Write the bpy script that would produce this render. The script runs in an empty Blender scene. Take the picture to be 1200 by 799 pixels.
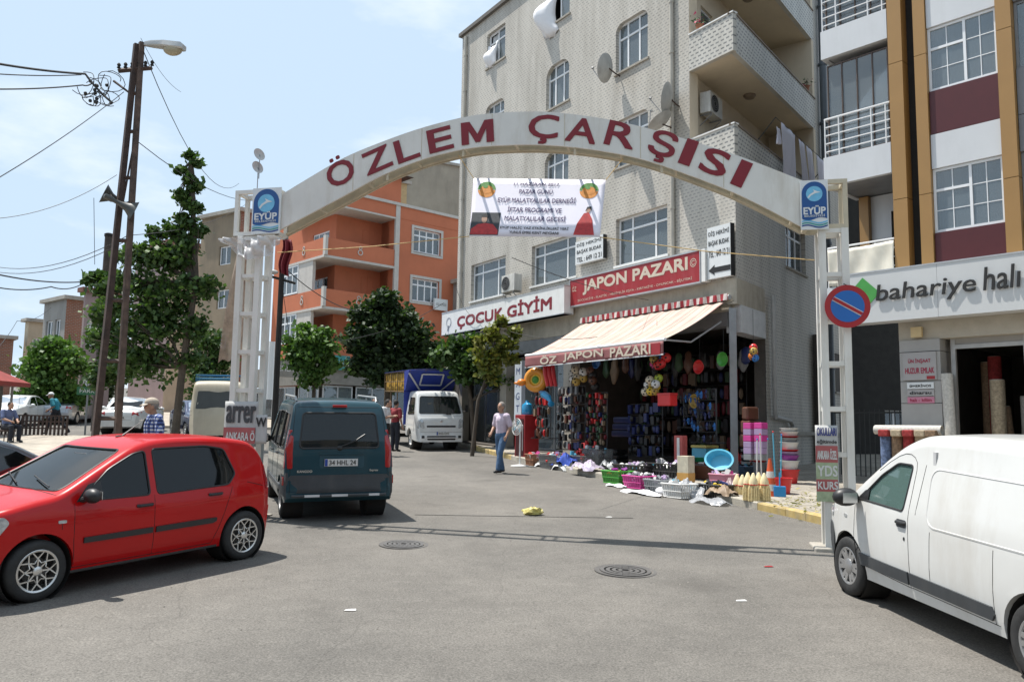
import bpy, bmesh, math, random
import numpy as np
from mathutils import Vector, Matrix, Euler
from mathutils.bvhtree import BVHTree
R = math.radians
random.seed(7)
rng = np.random.default_rng(11)
scene = bpy.context.scene
COL = scene.collection

# ---------------------------------------------------------------- camera
H = 2.0            # eye height above the road under the camera
GY = 0.045         # the street climbs away from the camera
FPX, CX, CY = 960.0, 600.0, 399.5
PITCH, ROLL = R(6.12), R(0.9)
fw = Vector((0, math.cos(PITCH), math.sin(PITCH)))
up0 = Vector((0, -math.sin(PITCH), math.cos(PITCH)))
r0 = Vector((1, 0, 0))
right = r0 * math.cos(ROLL) + up0 * math.sin(ROLL)
upv = up0 * math.cos(ROLL) - r0 * math.sin(ROLL)
cam_data = bpy.data.cameras.new('camera')
cam = bpy.data.objects.new('camera', cam_data)
COL.objects.link(cam)
cam_data.sensor_width = 36; cam_data.sensor_fit = 'HORIZONTAL'
cam_data.lens = 36 * FPX / 1200
cam_data.clip_start = 0.05; cam_data.clip_end = 3000
m = Matrix((right, upv, -fw)).transposed().to_4x4()
m.translation = Vector((0, 0, H))
cam.matrix_world = m
scene.camera = cam

# ---------------------------------------------------------------- daylight
SUN_EL = R(69)
to_sun = Vector((-0.927 * math.cos(SUN_EL), 0.375 * math.cos(SUN_EL), math.sin(SUN_EL))).normalized()
world = bpy.data.worlds.new('World'); scene.world = world; world.use_nodes = True
nt = world.node_tree; nt.nodes.clear()
wo = nt.nodes.new('ShaderNodeOutputWorld'); bg = nt.nodes.new('ShaderNodeBackground')
sky = nt.nodes.new('ShaderNodeTexSky'); sky.sky_type = 'NISHITA'; sky.sun_disc = False
sky.sun_elevation = SUN_EL; sky.sun_rotation = math.atan2(to_sun.x, to_sun.y)
sky.air_density = 1.0; sky.dust_density = 2.2; sky.ozone_density = 1.4; sky.altitude = 50
tc = nt.nodes.new('ShaderNodeTexCoord'); mp = nt.nodes.new('ShaderNodeMapping')
mp.inputs['Scale'].default_value = (1.0, 1.0, 2.6); mp.inputs['Location'].default_value = (0.35, 0.1, 0.55)
nz = nt.nodes.new('ShaderNodeTexNoise'); nz.inputs['Scale'].default_value = 2.1; nz.inputs['Detail'].default_value = 7; nz.inputs['Roughness'].default_value = 0.55
cr = nt.nodes.new('ShaderNodeValToRGB'); cr.color_ramp.elements[0].position = 0.53; cr.color_ramp.elements[0].color = (0.0, 0.0, 0.0, 1)
cr.color_ramp.elements[1].position = 0.72; cr.color_ramp.elements[1].color = (0.8, 0.8, 0.8, 1)
hz = nt.nodes.new('ShaderNodeMix'); hz.data_type = 'RGBA'; hz.inputs[0].default_value = 0.82; hz.inputs[7].default_value = (10.6, 13.4, 16.4, 1)
mx = nt.nodes.new('ShaderNodeMix'); mx.data_type = 'RGBA'; mx.inputs[7].default_value = (18.0, 18.2, 18.6, 1)
L = nt.links.new
L(tc.outputs['Generated'], mp.inputs[0]); L(mp.outputs[0], nz.inputs['Vector']); L(nz.outputs['Fac'], cr.inputs[0])
L(sky.outputs[0], hz.inputs[6]); L(hz.outputs[2], mx.inputs[6]); L(cr.outputs[0], mx.inputs[0]); L(mx.outputs[2], bg.inputs[0])
bg.inputs[1].default_value = 0.05
L(bg.outputs[0], wo.inputs[0])
sun_data = bpy.data.lights.new('sun', 'SUN'); sun_data.energy = 5.0; sun_data.angle = R(0.53); sun_data.color = (1.0, 0.955, 0.89)
sun = bpy.data.objects.new('sun', sun_data); COL.objects.link(sun)
sun.rotation_euler = to_sun.to_track_quat('Z', 'Y').to_euler(); sun.location = (0, 0, 60)
scene.view_settings.view_transform = 'Standard'; scene.view_settings.look = 'None'
scene.view_settings.gamma = 1; scene.view_settings.exposure = 0.5

# ---------------------------------------------------------------- coordinate helpers
def ray(px, py): return fw + right * ((px - CX) / FPX) - upv * ((py - CY) / FPX)
def at(px, py, Y):
    r = ray(px, py); return Vector((0, 0, H)) + r * (Y / r.y)
def gz(x, y): return GY * y
def G(px, py):
    r = ray(px, py); t = H / (GY * r.y - r.z); return Vector((0, 0, H)) + r * t

# ---------------------------------------------------------------- object helpers
def tag(o, label=None, cat=None, group=None, kind=None):
    if label: o['label'] = label
    if cat: o['category'] = cat
    if group: o['group'] = group
    if kind: o['kind'] = kind
    return o
def thing(name, label, cat, loc=(0, 0, 0), rz=0, group=None, parent=None):
    o = bpy.data.objects.new(name, None); COL.objects.link(o)
    o.empty_display_size = 0.3
    o.location = tuple(loc) + (0,) * (3 - len(loc)); o.rotation_euler = (0, 0, rz)
    return tag(o, label, cat, group)
def part(name, me, mat, parent=None, mw=None):
    o = bpy.data.objects.new(name, me); COL.objects.link(o)
    if mat is not None:
        me.materials.clear(); me.materials.append(mat)
    if parent is not None: o.parent = parent
    if mw is not None: o.matrix_local = mw
    return o
def kids(o): return [c for c in COL.objects if c.parent == o]
def copy_tree(o, parent=None, _map=None):
    if _map is None:
        _map = {}
        for c in COL.objects:
            if c.parent: _map.setdefault(c.parent.name, []).append(c)
    c = o.copy(); COL.objects.link(c)
    if parent is not None: c.parent = parent
    for ch in _map.get(o.name, []): copy_tree(ch, c, _map)
    return c

class MB:
    def __init__(s): s.v = []; s.f = []
    def add(s, vs, fs):
        b = len(s.v); s.v.extend([tuple(p) for p in vs]); s.f.extend([tuple(i + b for i in f) for f in fs]); return s
    def box(s, x0, x1, y0, y1, z0, z1, M=None):
        vs = [Vector((x, y, z)) for z in (z0, z1) for y in (y0, y1) for x in (x0, x1)]
        if M is not None: vs = [M @ v for v in vs]
        return s.add(vs, [(0, 2, 3, 1), (4, 5, 7, 6), (0, 1, 5, 4), (2, 6, 7, 3), (0, 4, 6, 2), (1, 3, 7, 5)])
    def quad(s, a, b, c, d): return s.add([a, b, c, d], [(0, 1, 2, 3)])
    def tube(s, pts, r, n=8, caps=True, flat=1.0):
        pts = [Vector(p) for p in pts]; k = len(pts)
        rs = r if isinstance(r, (list, tuple)) else [r] * k
        vs = []; fs = []; ref = None
        for i, p in enumerate(pts):
            d = (pts[min(i + 1, k - 1)] - pts[max(i - 1, 0)]).normalized()
            if ref is None:
                a = Vector((0, 0, 1)) if abs(d.z) < 0.9 else Vector((1, 0, 0))
                ref = (a - d * a.dot(d)).normalized()
            else:
                ref = (ref - d * ref.dot(d)).normalized()
            q = d.cross(ref)
            for j in range(n):
                t = 2 * math.pi * j / n
                vs.append(p + (ref * math.cos(t) * flat + q * math.sin(t)) * rs[i])
        for i in range(k - 1):
            for j in range(n):
                a = i * n + j; b = i * n + (j + 1) % n
                fs.append((a, b, b + n, a + n))
        if caps:
            fs.append(tuple(range(n - 1, -1, -1))); fs.append(tuple((k - 1) * n + j for j in range(n)))
        return s.add(vs, fs)
    def lathe(s, prof, n=16, M=None, close=False, open=False):
        vs = []; fs = []; k = len(prof)
        for (r, z) in prof:
            for j in range(n):
                t = 2 * math.pi * j / n; p = Vector((r * math.cos(t), r * math.sin(t), z))
                vs.append(M @ p if M is not None else p)
        for i in range(k - 1 + (1 if close else 0)):
            i2 = (i + 1) % k
            for j in range(n):
                j2 = (j + 1) % n
                fs.append((i * n + j, i * n + j2, i2 * n + j2, i2 * n + j))
        if not close and not open:
            if prof[0][0] > 1e-5: fs.append(tuple(range(n - 1, -1, -1)))
            if prof[-1][0] > 1e-5: fs.append(tuple((k - 1) * n + j for j in range(n)))
        return s.add(vs, fs)
    def prism(s, poly, vec):
        vec = Vector(vec); n = len(poly); poly = [Vector(p) for p in poly]
        vs = poly + [p + vec for p in poly]
        fs = [tuple(range(n - 1, -1, -1)), tuple(range(n, 2 * n))] + [(i, (i + 1) % n, (i + 1) % n + n, i + n) for i in range(n)]
        return s.add(vs, fs)
    def ball(s, c, r, n=12, m=8, M=None):
        c = Vector(c); rx, ry, rz = r if isinstance(r, (tuple, list)) else (r, r, r)
        vs = [Vector((0, 0, -rz))]; fs = []
        for i in range(1, m):
            a = math.pi * i / m
            for j in range(n):
                t = 2 * math.pi * j / n
                vs.append(Vector((rx * math.sin(a) * math.cos(t), ry * math.sin(a) * math.sin(t), -rz * math.cos(a))))
        vs.append(Vector((0, 0, rz)))
        for j in range(n): fs.append((0, 1 + (j + 1) % n, 1 + j))
        for i in range(m - 2):
            for j in range(n):
                a = 1 + i * n + j; b = 1 + i * n + (j + 1) % n
                fs.append((a, b, b + n, a + n))
        last = len(vs) - 1
        for j in range(n): fs.append((last, 1 + (m - 2) * n + j, 1 + (m - 2) * n + (j + 1) % n))
        vs = [(M @ v if M is not None else v) + c for v in vs]
        return s.add(vs, fs)
    def grid(s, fn, nu, nv):
        vs = [fn(i / nu, j / nv) for i in range(nu + 1) for j in range(nv + 1)]
        w = nv + 1
        return s.add(vs, [(i * w + j, (i + 1) * w + j, (i + 1) * w + j + 1, i * w + j + 1) for i in range(nu) for j in range(nv)])
    def mesh(s, name='m', smooth=None):
        me = bpy.data.meshes.new(name); me.from_pydata(s.v, [], s.f); me.update()
        if smooth is not None:
            me.polygons.foreach_set('use_smooth', [True] * len(me.polygons))
            me.set_sharp_from_angle(angle=R(smooth))
        return me
    def build(s, name, mat, parent=None, smooth=35, bevel=0, solid=0, mw=None):
        o = part(name, s.mesh(name, smooth), mat, parent, mw)
        if solid:
            md = o.modifiers.new('solid', 'SOLIDIFY'); md.thickness = solid; md.offset = -1
        if bevel:
            md = o.modifiers.new('bevel', 'BEVEL'); md.width = bevel; md.segments = 2; md.limit_method = 'ANGLE'; md.angle_limit = R(40)
        return o

def baked(me_list_obj):
    """mesh of an object after its modifiers"""
    dg = bpy.context.evaluated_depsgraph_get(); dg.update()
    ev = me_list_obj.evaluated_get(dg)
    return bpy.data.meshes.new_from_object(ev)
def boolean(a, b, op):
    oa = bpy.data.objects.new('ta', a); ob = bpy.data.objects.new('tb', b)
    COL.objects.link(oa); COL.objects.link(ob)
    md = oa.modifiers.new('b', 'BOOLEAN'); md.object = ob; md.operation = op; md.solver = 'EXACT'
    if hasattr(md, 'use_self'): md.use_self = False
    me = baked(oa)
    bpy.data.objects.remove(oa); bpy.data.objects.remove(ob)
    return me
def smooth_mesh(me, ang=32):
    me.polygons.foreach_set('use_smooth', [True] * len(me.polygons)); me.set_sharp_from_angle(angle=R(ang)); return me

_tcache = {}
def lettering(s, mat, parent, M, w=None, h=None, depth=0.004, bold=0.0, name='lettering', align='CENTER', shear=0.0):
    """flat letters: local x to the right, y up, z toward the reader; scaled to width w and/or height h"""
    cu = bpy.data.curves.new('t', 'FONT'); cu.body = s; cu.align_x = 'LEFT'; cu.size = 1; cu.shear = shear
    cu.extrude = 0; cu.resolution_u = 3
    ob = bpy.data.objects.new('t', cu)
    me = bpy.data.meshes.new_from_object(ob); bpy.data.objects.remove(ob); bpy.data.curves.remove(cu)
    n = len(me.vertices)
    if n == 0: return None
    co = np.zeros(n * 3); me.vertices.foreach_get('co', co); co = co.reshape(-1, 3)
    mn = co.min(0); mxx = co.max(0); cx = (mn[0] + mxx[0]) / 2 if align == 'CENTER' else mn[0]
    sx = sy = None
    if w: sx = w / (mxx[0] - mn[0])
    if h: sy = h / (mxx[1] - mn[1])
    if sx is None: sx = sy
    if sy is None: sy = sx
    co[:, 0] = (co[:, 0] - cx) * sx; co[:, 1] = (co[:, 1] - (mn[1] + mxx[1]) / 2) * sy
    me.vertices.foreach_set('co', co.reshape(-1)); me.update()
    if bold > 0:   # heavier strokes: the outline repeated a hair apart
        fs = [tuple(p.vertices) for p in me.polygons]; d = bold * (sx + sy) * .5; V = []; Fc = []
        for k, (dx, dy) in enumerate(((0, 0), (-1, -1), (1, -1), (-1, 1), (1, 1), (-.5, 0), (.5, 0))):
            b_ = k * n; V += [(x + dx * d, y + dy * d, z + k * .0003) for x, y, z in co]; Fc += [tuple(i + b_ for i in f) for f in fs]
        me = bpy.data.meshes.new('letters'); me.from_pydata(V, [], Fc); me.update()
    o = part(name, me, mat, parent, M)
    if depth > 0.005:
        md = o.modifiers.new('s', 'SOLIDIFY'); md.thickness = depth; md.offset = 1
    return o

# ---------------------------------------------------------------- materials
def lin(r, g=None, b=None):
    if g is None: r, g, b = r
    f = lambda c: (c / 255 / 12.92) if c / 255 <= 0.04045 else ((c / 255 + 0.055) / 1.055) ** 2.4
    return (f(r), f(g), f(b), 1)
MATS = {}
def mat(name, col, rough=0.6, metal=0.0, var=0.12, vs=4.0, bump=0.0, bs=40.0, coat=0.0, spec=0.5, dirt=0.0, dcol=(0.12, 0.1, 0.08), coord='Object', sheen=0, emit=0):
    if name in MATS: return MATS[name]
    mt = bpy.data.materials.new(name); mt.use_nodes = True; n = mt.node_tree; b = n.nodes['Principled BSDF']
    col = tuple(col)[:3] + (1,)
    b.inputs['Roughness'].default_value = rough; b.inputs['Metallic'].default_value = metal
    b.inputs['Coat Weight'].default_value = coat; b.inputs['Coat Roughness'].default_value = 0.04; b.inputs['Specular IOR Level'].default_value = spec
    t = n.nodes.new('ShaderNodeTexCoord')
    if var > 0 or dirt > 0:
        z = n.nodes.new('ShaderNodeTexNoise'); z.inputs['Scale'].default_value = vs; z.inputs['Detail'].default_value = 6; z.inputs['Roughness'].default_value = 0.6
        n.links.new(t.outputs[coord], z.inputs['Vector'])
        mr = n.nodes.new('ShaderNodeMapRange'); mr.inputs[1].default_value = 0.3; mr.inputs[2].default_value = 0.7
        mr.inputs[3].default_value = 1 - var; mr.inputs[4].default_value = 1 + var
        n.links.new(z.outputs['Fac'], mr.inputs[0])
        mm = n.nodes.new('ShaderNodeVectorMath'); mm.operation = 'SCALE'; mm.inputs[0].default_value = col[:3]
        n.links.new(mr.outputs[0], mm.inputs['Scale']); out = mm.outputs[0]
        if dirt > 0:
            z2 = n.nodes.new('ShaderNodeTexNoise'); z2.inputs['Scale'].default_value = vs * 0.6; z2.inputs['Detail'].default_value = 9; z2.inputs['Roughness'].default_value = 0.72
            mp2 = n.nodes.new('ShaderNodeMapping'); mp2.inputs['Scale'].default_value = (2.2, 2.2, 0.5); mp2.inputs['Location'].default_value = (3, 7, 1)
            n.links.new(t.outputs[coord], mp2.inputs[0]); n.links.new(mp2.outputs[0], z2.inputs['Vector'])
            r2 = n.nodes.new('ShaderNodeMapRange'); r2.inputs[1].default_value = 0.48; r2.inputs[2].default_value = 0.75; r2.inputs[3].default_value = 0; r2.inputs[4].default_value = dirt
            n.links.new(z2.outputs['Fac'], r2.inputs[0])
            mi = n.nodes.new('ShaderNodeMix'); mi.data_type = 'RGBA'; mi.inputs[7].default_value = tuple(dcol) + (1,)
            n.links.new(r2.outputs[0], mi.inputs[0]); n.links.new(out, mi.inputs[6]); out = mi.outputs[2]
        n.links.new(out, b.inputs['Base Color'])
    else: b.inputs['Base Color'].default_value = col
    if bump > 0:
        z = n.nodes.new('ShaderNodeTexNoise'); z.inputs['Scale'].default_value = bs; z.inputs['Detail'].default_value = 5
        n.links.new(t.outputs[coord], z.inputs['Vector'])
        bu = n.nodes.new('ShaderNodeBump'); bu.inputs['Strength'].default_value = bump; bu.inputs['Distance'].default_value = 0.02
        n.links.new(z.outputs['Fac'], bu.inputs['Height']); n.links.new(bu.outputs[0], b.inputs['Normal'])
    if emit: b.inputs['Emission Color'].default_value = col; b.inputs['Emission Strength'].default_value = emit
    MATS[name] = mt; return mt
def glass(name, tint, refl=1.0, alpha=0.5, rough=0.02):
    """thin window glass: see-through with a fresnel reflection"""
    if name in MATS: return MATS[name]
    mt = bpy.data.materials.new(name); mt.use_nodes = True; n = mt.node_tree; n.nodes.clear()
    o = n.nodes.new('ShaderNodeOutputMaterial'); tr = n.nodes.new('ShaderNodeBsdfTransparent'); gl = n.nodes.new('ShaderNodeBsdfGlossy')
    df = n.nodes.new('ShaderNodeBsdfDiffuse'); df.inputs[0].default_value = tuple(tint)[:3] + (1,)
    tr.inputs[0].default_value = tuple(0.35 + 0.65 * c for c in tuple(tint)[:3]) + (1,)
    gl.inputs['Roughness'].default_value = rough
    m1 = n.nodes.new('ShaderNodeMixShader'); m1.inputs[0].default_value = alpha
    n.links.new(tr.outputs[0], m1.inputs[1]); n.links.new(df.outputs[0], m1.inputs[2])
    fr = n.nodes.new('ShaderNodeFresnel'); fr.inputs[0].default_value = 1.52 * refl
    m2 = n.nodes.new('ShaderNodeMixShader'); n.links.new(fr.outputs[0], m2.inputs[0])
    n.links.new(m1.outputs[0], m2.inputs[1]); n.links.new(gl.outputs[0], m2.inputs[2]); n.links.new(m2.outputs[0], o.inputs[0])
    MATS[name] = mt; return mt

def node_mat(name): 
    mt = bpy.data.materials.new(name); mt.use_nodes = True; MATS[name] = mt
    return mt, mt.node_tree, mt.node_tree.nodes['Principled BSDF']

def tile_mat(name, base, dark, bw=0.15, rh=0.075, mortar=0.026, axis='xz', off=0.5, stain=0.35, rough=0.55, bumpd=0.2, grime=(0.30, 0.27, 0.22)):
    mt, n, b = node_mat(name); N = n.nodes.new; Lk = n.links.new
    t = N('ShaderNodeTexCoord'); sp = N('ShaderNodeSeparateXYZ'); cb = N('ShaderNodeCombineXYZ'); Lk(t.outputs['Object'], sp.inputs[0])
    ax = {'x': 0, 'y': 1, 'z': 2}
    Lk(sp.outputs[ax[axis[0]]], cb.inputs[0]); Lk(sp.outputs[ax[axis[1]]], cb.inputs[1])
    br = N('ShaderNodeTexBrick'); br.offset = off; br.inputs['Scale'].default_value = 1
    br.inputs['Brick Width'].default_value = bw; br.inputs['Row Height'].default_value = rh; br.inputs['Mortar Size'].default_value = mortar; br.inputs['Mortar Smooth'].default_value = 0.1
    br.inputs['Color1'].default_value = tuple(dark) + (1,); br.inputs['Color2'].default_value = tuple(c * 1.5 for c in dark) + (1,); br.inputs['Mortar'].default_value = tuple(base) + (1,)
    Lk(cb.outputs[0], br.inputs['Vector'])
    z = N('ShaderNodeTexNoise'); z.inputs['Scale'].default_value = 0.9; z.inputs['Detail'].default_value = 8; z.inputs['Roughness'].default_value = 0.65
    mp = N('ShaderNodeMapping'); mp.inputs['Scale'].default_value = (1.8, 1.8, 0.22); Lk(t.outputs['Object'], mp.inputs[0]); Lk(mp.outputs[0], z.inputs['Vector'])
    mr = N('ShaderNodeMapRange'); mr.inputs[1].default_value = 0.42; mr.inputs[2].default_value = 0.72; mr.inputs[3].default_value = 0; mr.inputs[4].default_value = stain
    Lk(z.outputs['Fac'], mr.inputs[0]); mi = N('ShaderNodeMix'); mi.data_type = 'RGBA'; mi.blend_type = 'MULTIPLY'; mi.inputs[7].default_value = tuple(grime) + (1,)
    Lk(mr.outputs[0], mi.inputs[0]); Lk(br.outputs['Color'], mi.inputs[6]); Lk(mi.outputs[2], b.inputs['Base Color'])
    bu = N('ShaderNodeBump'); bu.inputs['Strength'].default_value = bumpd; bu.inputs['Distance'].default_value = 0.005; Lk(br.outputs['Fac'], bu.inputs['Height']); Lk(bu.outputs[0], b.inputs['Normal'])
    b.inputs['Roughness'].default_value = rough
    return mt

def asphalt_mat():
    mt, n, b = node_mat('asphalt'); N = n.nodes.new; Lk = n.links.new
    t = N('ShaderNodeTexCoord')
    fine = N('ShaderNodeTexNoise'); fine.inputs['Scale'].default_value = 62; fine.inputs['Detail'].default_value = 4; fine.inputs['Roughness'].default_value = 0.7
    vor = N('ShaderNodeTexVoronoi'); vor.inputs['Scale'].default_value = 60
    big = N('ShaderNodeTexNoise'); big.inputs['Scale'].default_value = 0.35; big.inputs['Detail'].default_value = 7; big.inputs['Roughness'].default_value = 0.62
    mid = N('ShaderNodeTexNoise'); mid.inputs['Scale'].default_value = 3.2; mid.inputs['Detail'].default_value = 8; mid.inputs['Roughness'].default_value = 0.75
    for q in (fine, vor, big, mid): Lk(t.outputs['Object'], q.inputs['Vector'])
    c1 = N('ShaderNodeValToRGB'); c1.color_ramp.elements[0].position = 0.33; c1.color_ramp.elements[0].color = (0.112, 0.105, 0.095, 1)
    c1.color_ramp.elements[1].position = 0.68; c1.color_ramp.elements[1].color = (0.168, 0.156, 0.139, 1)
    Lk(big.outputs['Fac'], c1.inputs[0])
    c2 = N('ShaderNodeMapRange'); c2.inputs[1].default_value = 0.3; c2.inputs[2].default_value = 0.7; c2.inputs[3].default_value = 0.88; c2.inputs[4].default_value = 1.11
    Lk(mid.outputs['Fac'], c2.inputs[0])
    c3 = N('ShaderNodeMapRange'); c3.inputs[1].default_value = 0.28; c3.inputs[2].default_value = 0.72; c3.inputs[3].default_value = 0.45; c3.inputs[4].default_value = 1.55
    Lk(fine.outputs['Fac'], c3.inputs[0])
    m1 = N('ShaderNodeMath'); m1.operation = 'MULTIPLY'; Lk(c2.outputs[0], m1.inputs[0]); Lk(c3.outputs[0], m1.inputs[1])
    s1 = N('ShaderNodeVectorMath'); s1.operation = 'SCALE'; Lk(c1.outputs[0], s1.inputs[0]); Lk(m1.outputs[0], s1.inputs['Scale'])
    # cracks and oil stains
    ck = N('ShaderNodeTexVoronoi'); ck.feature = 'DISTANCE_TO_EDGE'; ck.inputs['Scale'].default_value = 0.28
    wn = N('ShaderNodeTexNoise'); wn.inputs['Scale'].default_value = 1.7; wn.inputs['Detail'].default_value = 6
    va = N('ShaderNodeMix'); va.data_type = 'RGBA'; va.inputs[0].default_value = 0.22; Lk(t.outputs['Object'], wn.inputs['Vector']); Lk(t.outputs['Object'], va.inputs[6]); Lk(wn.outputs['Color'], va.inputs[7]); Lk(va.outputs[2], ck.inputs['Vector'])
    cm = N('ShaderNodeMapRange'); cm.inputs[1].default_value = 0.0; cm.inputs[2].default_value = 0.0018; cm.inputs[3].default_value = 0.32; cm.inputs[4].default_value = 0.0; Lk(ck.outputs['Distance'], cm.inputs[0])
    st = N('ShaderNodeTexNoise'); st.inputs['Scale'].default_value = 0.9; st.inputs['Detail'].default_value = 3; mp = N('ShaderNodeMapping'); mp.inputs['Location'].default_value = (9, 3, 0); Lk(t.outputs['Object'], mp.inputs[0]); Lk(mp.outputs[0], st.inputs['Vector'])
    sm = N('ShaderNodeMapRange'); sm.inputs[1].default_value = 0.6; sm.inputs[2].default_value = 0.8; sm.inputs[3].default_value = 0; sm.inputs[4].default_value = 0.42; Lk(st.outputs['Fac'], sm.inputs[0])
    mxx = N('ShaderNodeMath'); mxx.operation = 'MAXIMUM'; Lk(cm.outputs[0], mxx.inputs[0]); Lk(sm.outputs[0], mxx.inputs[1])
    mi = N('ShaderNodeMix'); mi.data_type = 'RGBA'; mi.inputs[7].default_value = (0.055, 0.05, 0.045, 1)
    Lk(mxx.outputs[0], mi.inputs[0]); Lk(s1.outputs[0], mi.inputs[6]); Lk(mi.outputs[2], b.inputs['Base Color'])
    bu = N('ShaderNodeBump'); bu.inputs['Strength'].default_value = 0.5; bu.inputs['Distance'].default_value = 0.006; Lk(fine.outputs['Fac'], bu.inputs['Height']); Lk(bu.outputs[0], b.inputs['Normal'])
    b.inputs['Roughness'].default_value = 0.86; b.inputs['Specular IOR Level'].default_value = 0.3
    return mt
def paving_mat(name, c1, c2, w=0.4, h=0.4):
    mt, n, b = node_mat(name); N = n.nodes.new; Lk = n.links.new
    t = N('ShaderNodeTexCoord'); br = N('ShaderNodeTexBrick'); br.inputs['Scale'].default_value = 1; br.inputs['Brick Width'].default_value = w; br.inputs['Row Height'].default_value = h
    br.inputs['Mortar Size'].default_value = 0.008; br.inputs['Color1'].default_value = tuple(c1) + (1,); br.inputs['Color2'].default_value = tuple(c2) + (1,); br.inputs['Mortar'].default_value = (0.12, 0.105, 0.09, 1)
    Lk(t.outputs['Object'], br.inputs['Vector'])
    z = N('ShaderNodeTexNoise'); z.inputs['Scale'].default_value = 1.3; z.inputs['Detail'].default_value = 9; z.inputs['Roughness'].default_value = 0.7; Lk(t.outputs['Object'], z.inputs['Vector'])
    mr = N('ShaderNodeMapRange'); mr.inputs[1].default_value = 0.3; mr.inputs[2].default_value = 0.7; mr.inputs[3].default_value = 0.6; mr.inputs[4].default_value = 1.25; Lk(z.outputs['Fac'], mr.inputs[0])
    s1 = N('ShaderNodeVectorMath'); s1.operation = 'SCALE'; Lk(br.outputs['Color'], s1.inputs[0]); Lk(mr.outputs[0], s1.inputs['Scale']); Lk(s1.outputs[0], b.inputs['Base Color'])
    bu = N('ShaderNodeBump'); bu.inputs['Strength'].default_value = 0.4; bu.inputs['Distance'].default_value = 0.006; Lk(z.outputs['Fac'], bu.inputs['Height']); Lk(bu.outputs[0], b.inputs['Normal'])
    b.inputs['Roughness'].default_value = 0.85
    return mt
def stripe_mat(name, cols, axis='x', period=0.3, rough=0.7, coord='Object', trans=0.0):
    """cols = [(fraction start, colour)]"""
    mt, n, b = node_mat(name); N = n.nodes.new; Lk = n.links.new
    t = N('ShaderNodeTexCoord'); sp = N('ShaderNodeSeparateXYZ'); Lk(t.outputs[coord], sp.inputs[0])
    d = N('ShaderNodeMath'); d.operation = 'DIVIDE'; d.inputs[1].default_value = period; Lk(sp.outputs['xyz'.index(axis)], d.inputs[0])
    f = N('ShaderNodeMath'); f.operation = 'FRACT'; Lk(d.outputs[0], f.inputs[0])
    c = N('ShaderNodeValToRGB'); c.color_ramp.interpolation = 'CONSTANT'
    c.color_ramp.elements[0].position = cols[0][0]; c.color_ramp.elements[0].color = tuple(cols[0][1]) + (1,)
    c.color_ramp.elements[1].position = cols[1][0]; c.color_ramp.elements[1].color = tuple(cols[1][1]) + (1,)
    for p, cc in cols[2:]:
        e = c.color_ramp.elements.new(p); e.color = tuple(cc) + (1,)
    Lk(f.outputs[0], c.inputs[0])
    z = N('ShaderNodeTexNoise'); z.inputs['Scale'].default_value = 2.5; z.inputs['Detail'].default_value = 7; Lk(t.outputs[coord], z.inputs['Vector'])
    mr = N('ShaderNodeMapRange'); mr.inputs[1].default_value = 0.3; mr.inputs[2].default_value = 0.7; mr.inputs[3].default_value = 0.85; mr.inputs[4].default_value = 1.1; Lk(z.outputs['Fac'], mr.inputs[0])
    s1 = N('ShaderNodeVectorMath'); s1.operation = 'SCALE'; Lk(c.outputs[0], s1.inputs[0]); Lk(mr.outputs[0], s1.inputs['Scale']); Lk(s1.outputs[0], b.inputs['Base Color'])
    b.inputs['Roughness'].default_value = rough
    if trans: b.inputs['Transmission Weight'].default_value = 0; 
    return mt

M_white = mat('white_paint', (0.72, 0.72, 0.70), 0.45, var=0.05, dirt=0.25, dcol=(0.35, 0.32, 0.27))
M_pvc = mat('white_window_plastic', (0.76, 0.77, 0.78), 0.4, var=0.03)
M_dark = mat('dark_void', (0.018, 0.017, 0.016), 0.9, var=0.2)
M_black = mat('black_plastic', (0.02, 0.02, 0.021), 0.45, var=0.1)
M_rubber = mat('tyre_rubber', (0.022, 0.022, 0.022), 0.75, var=0.25, vs=14, bump=0.15)
M_chrome = mat('alloy', (0.62, 0.62, 0.61), 0.28, metal=0.9, var=0.1)
M_conc = mat('concrete', (0.36, 0.335, 0.29), 0.85, var=0.18, vs=1.5, bump=0.3, dirt=0.4)
M_cream = mat('cream_plaster', (0.62, 0.53, 0.40), 0.8, var=0.08, vs=1.2, dirt=0.3, dcol=(0.36, 0.29, 0.2))
M_rust = mat('rusty_steel', (0.055, 0.033, 0.026), 0.75, var=0.45, vs=5, bump=0.3, dirt=0.8, dcol=(0.035, 0.025, 0.022))
M_wire = mat('cable_black', (0.02, 0.02, 0.02), 0.6, var=0)
M_grey = mat('grey_metal', (0.24, 0.245, 0.25), 0.5, metal=0.3, var=0.12)
M_red = mat('red_plastic', (0.62, 0.03, 0.03), 0.35, var=0.08)
M_glassw = glass('window_glass', (0.42, 0.50, 0.54), 1.25, 0.25)
M_curtain = stripe_mat('net_curtain', [(0.0, (0.60, 0.62, 0.63)), (0.5, (0.50, 0.53, 0.55)), (0.75, (0.56, 0.58, 0.6))], 'x', 0.13)
M_blind = stripe_mat('zebra_blind', [(0.0, (0.42, 0.43, 0.44)), (0.5, (0.12, 0.13, 0.14))], 'z', 0.17)
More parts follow.
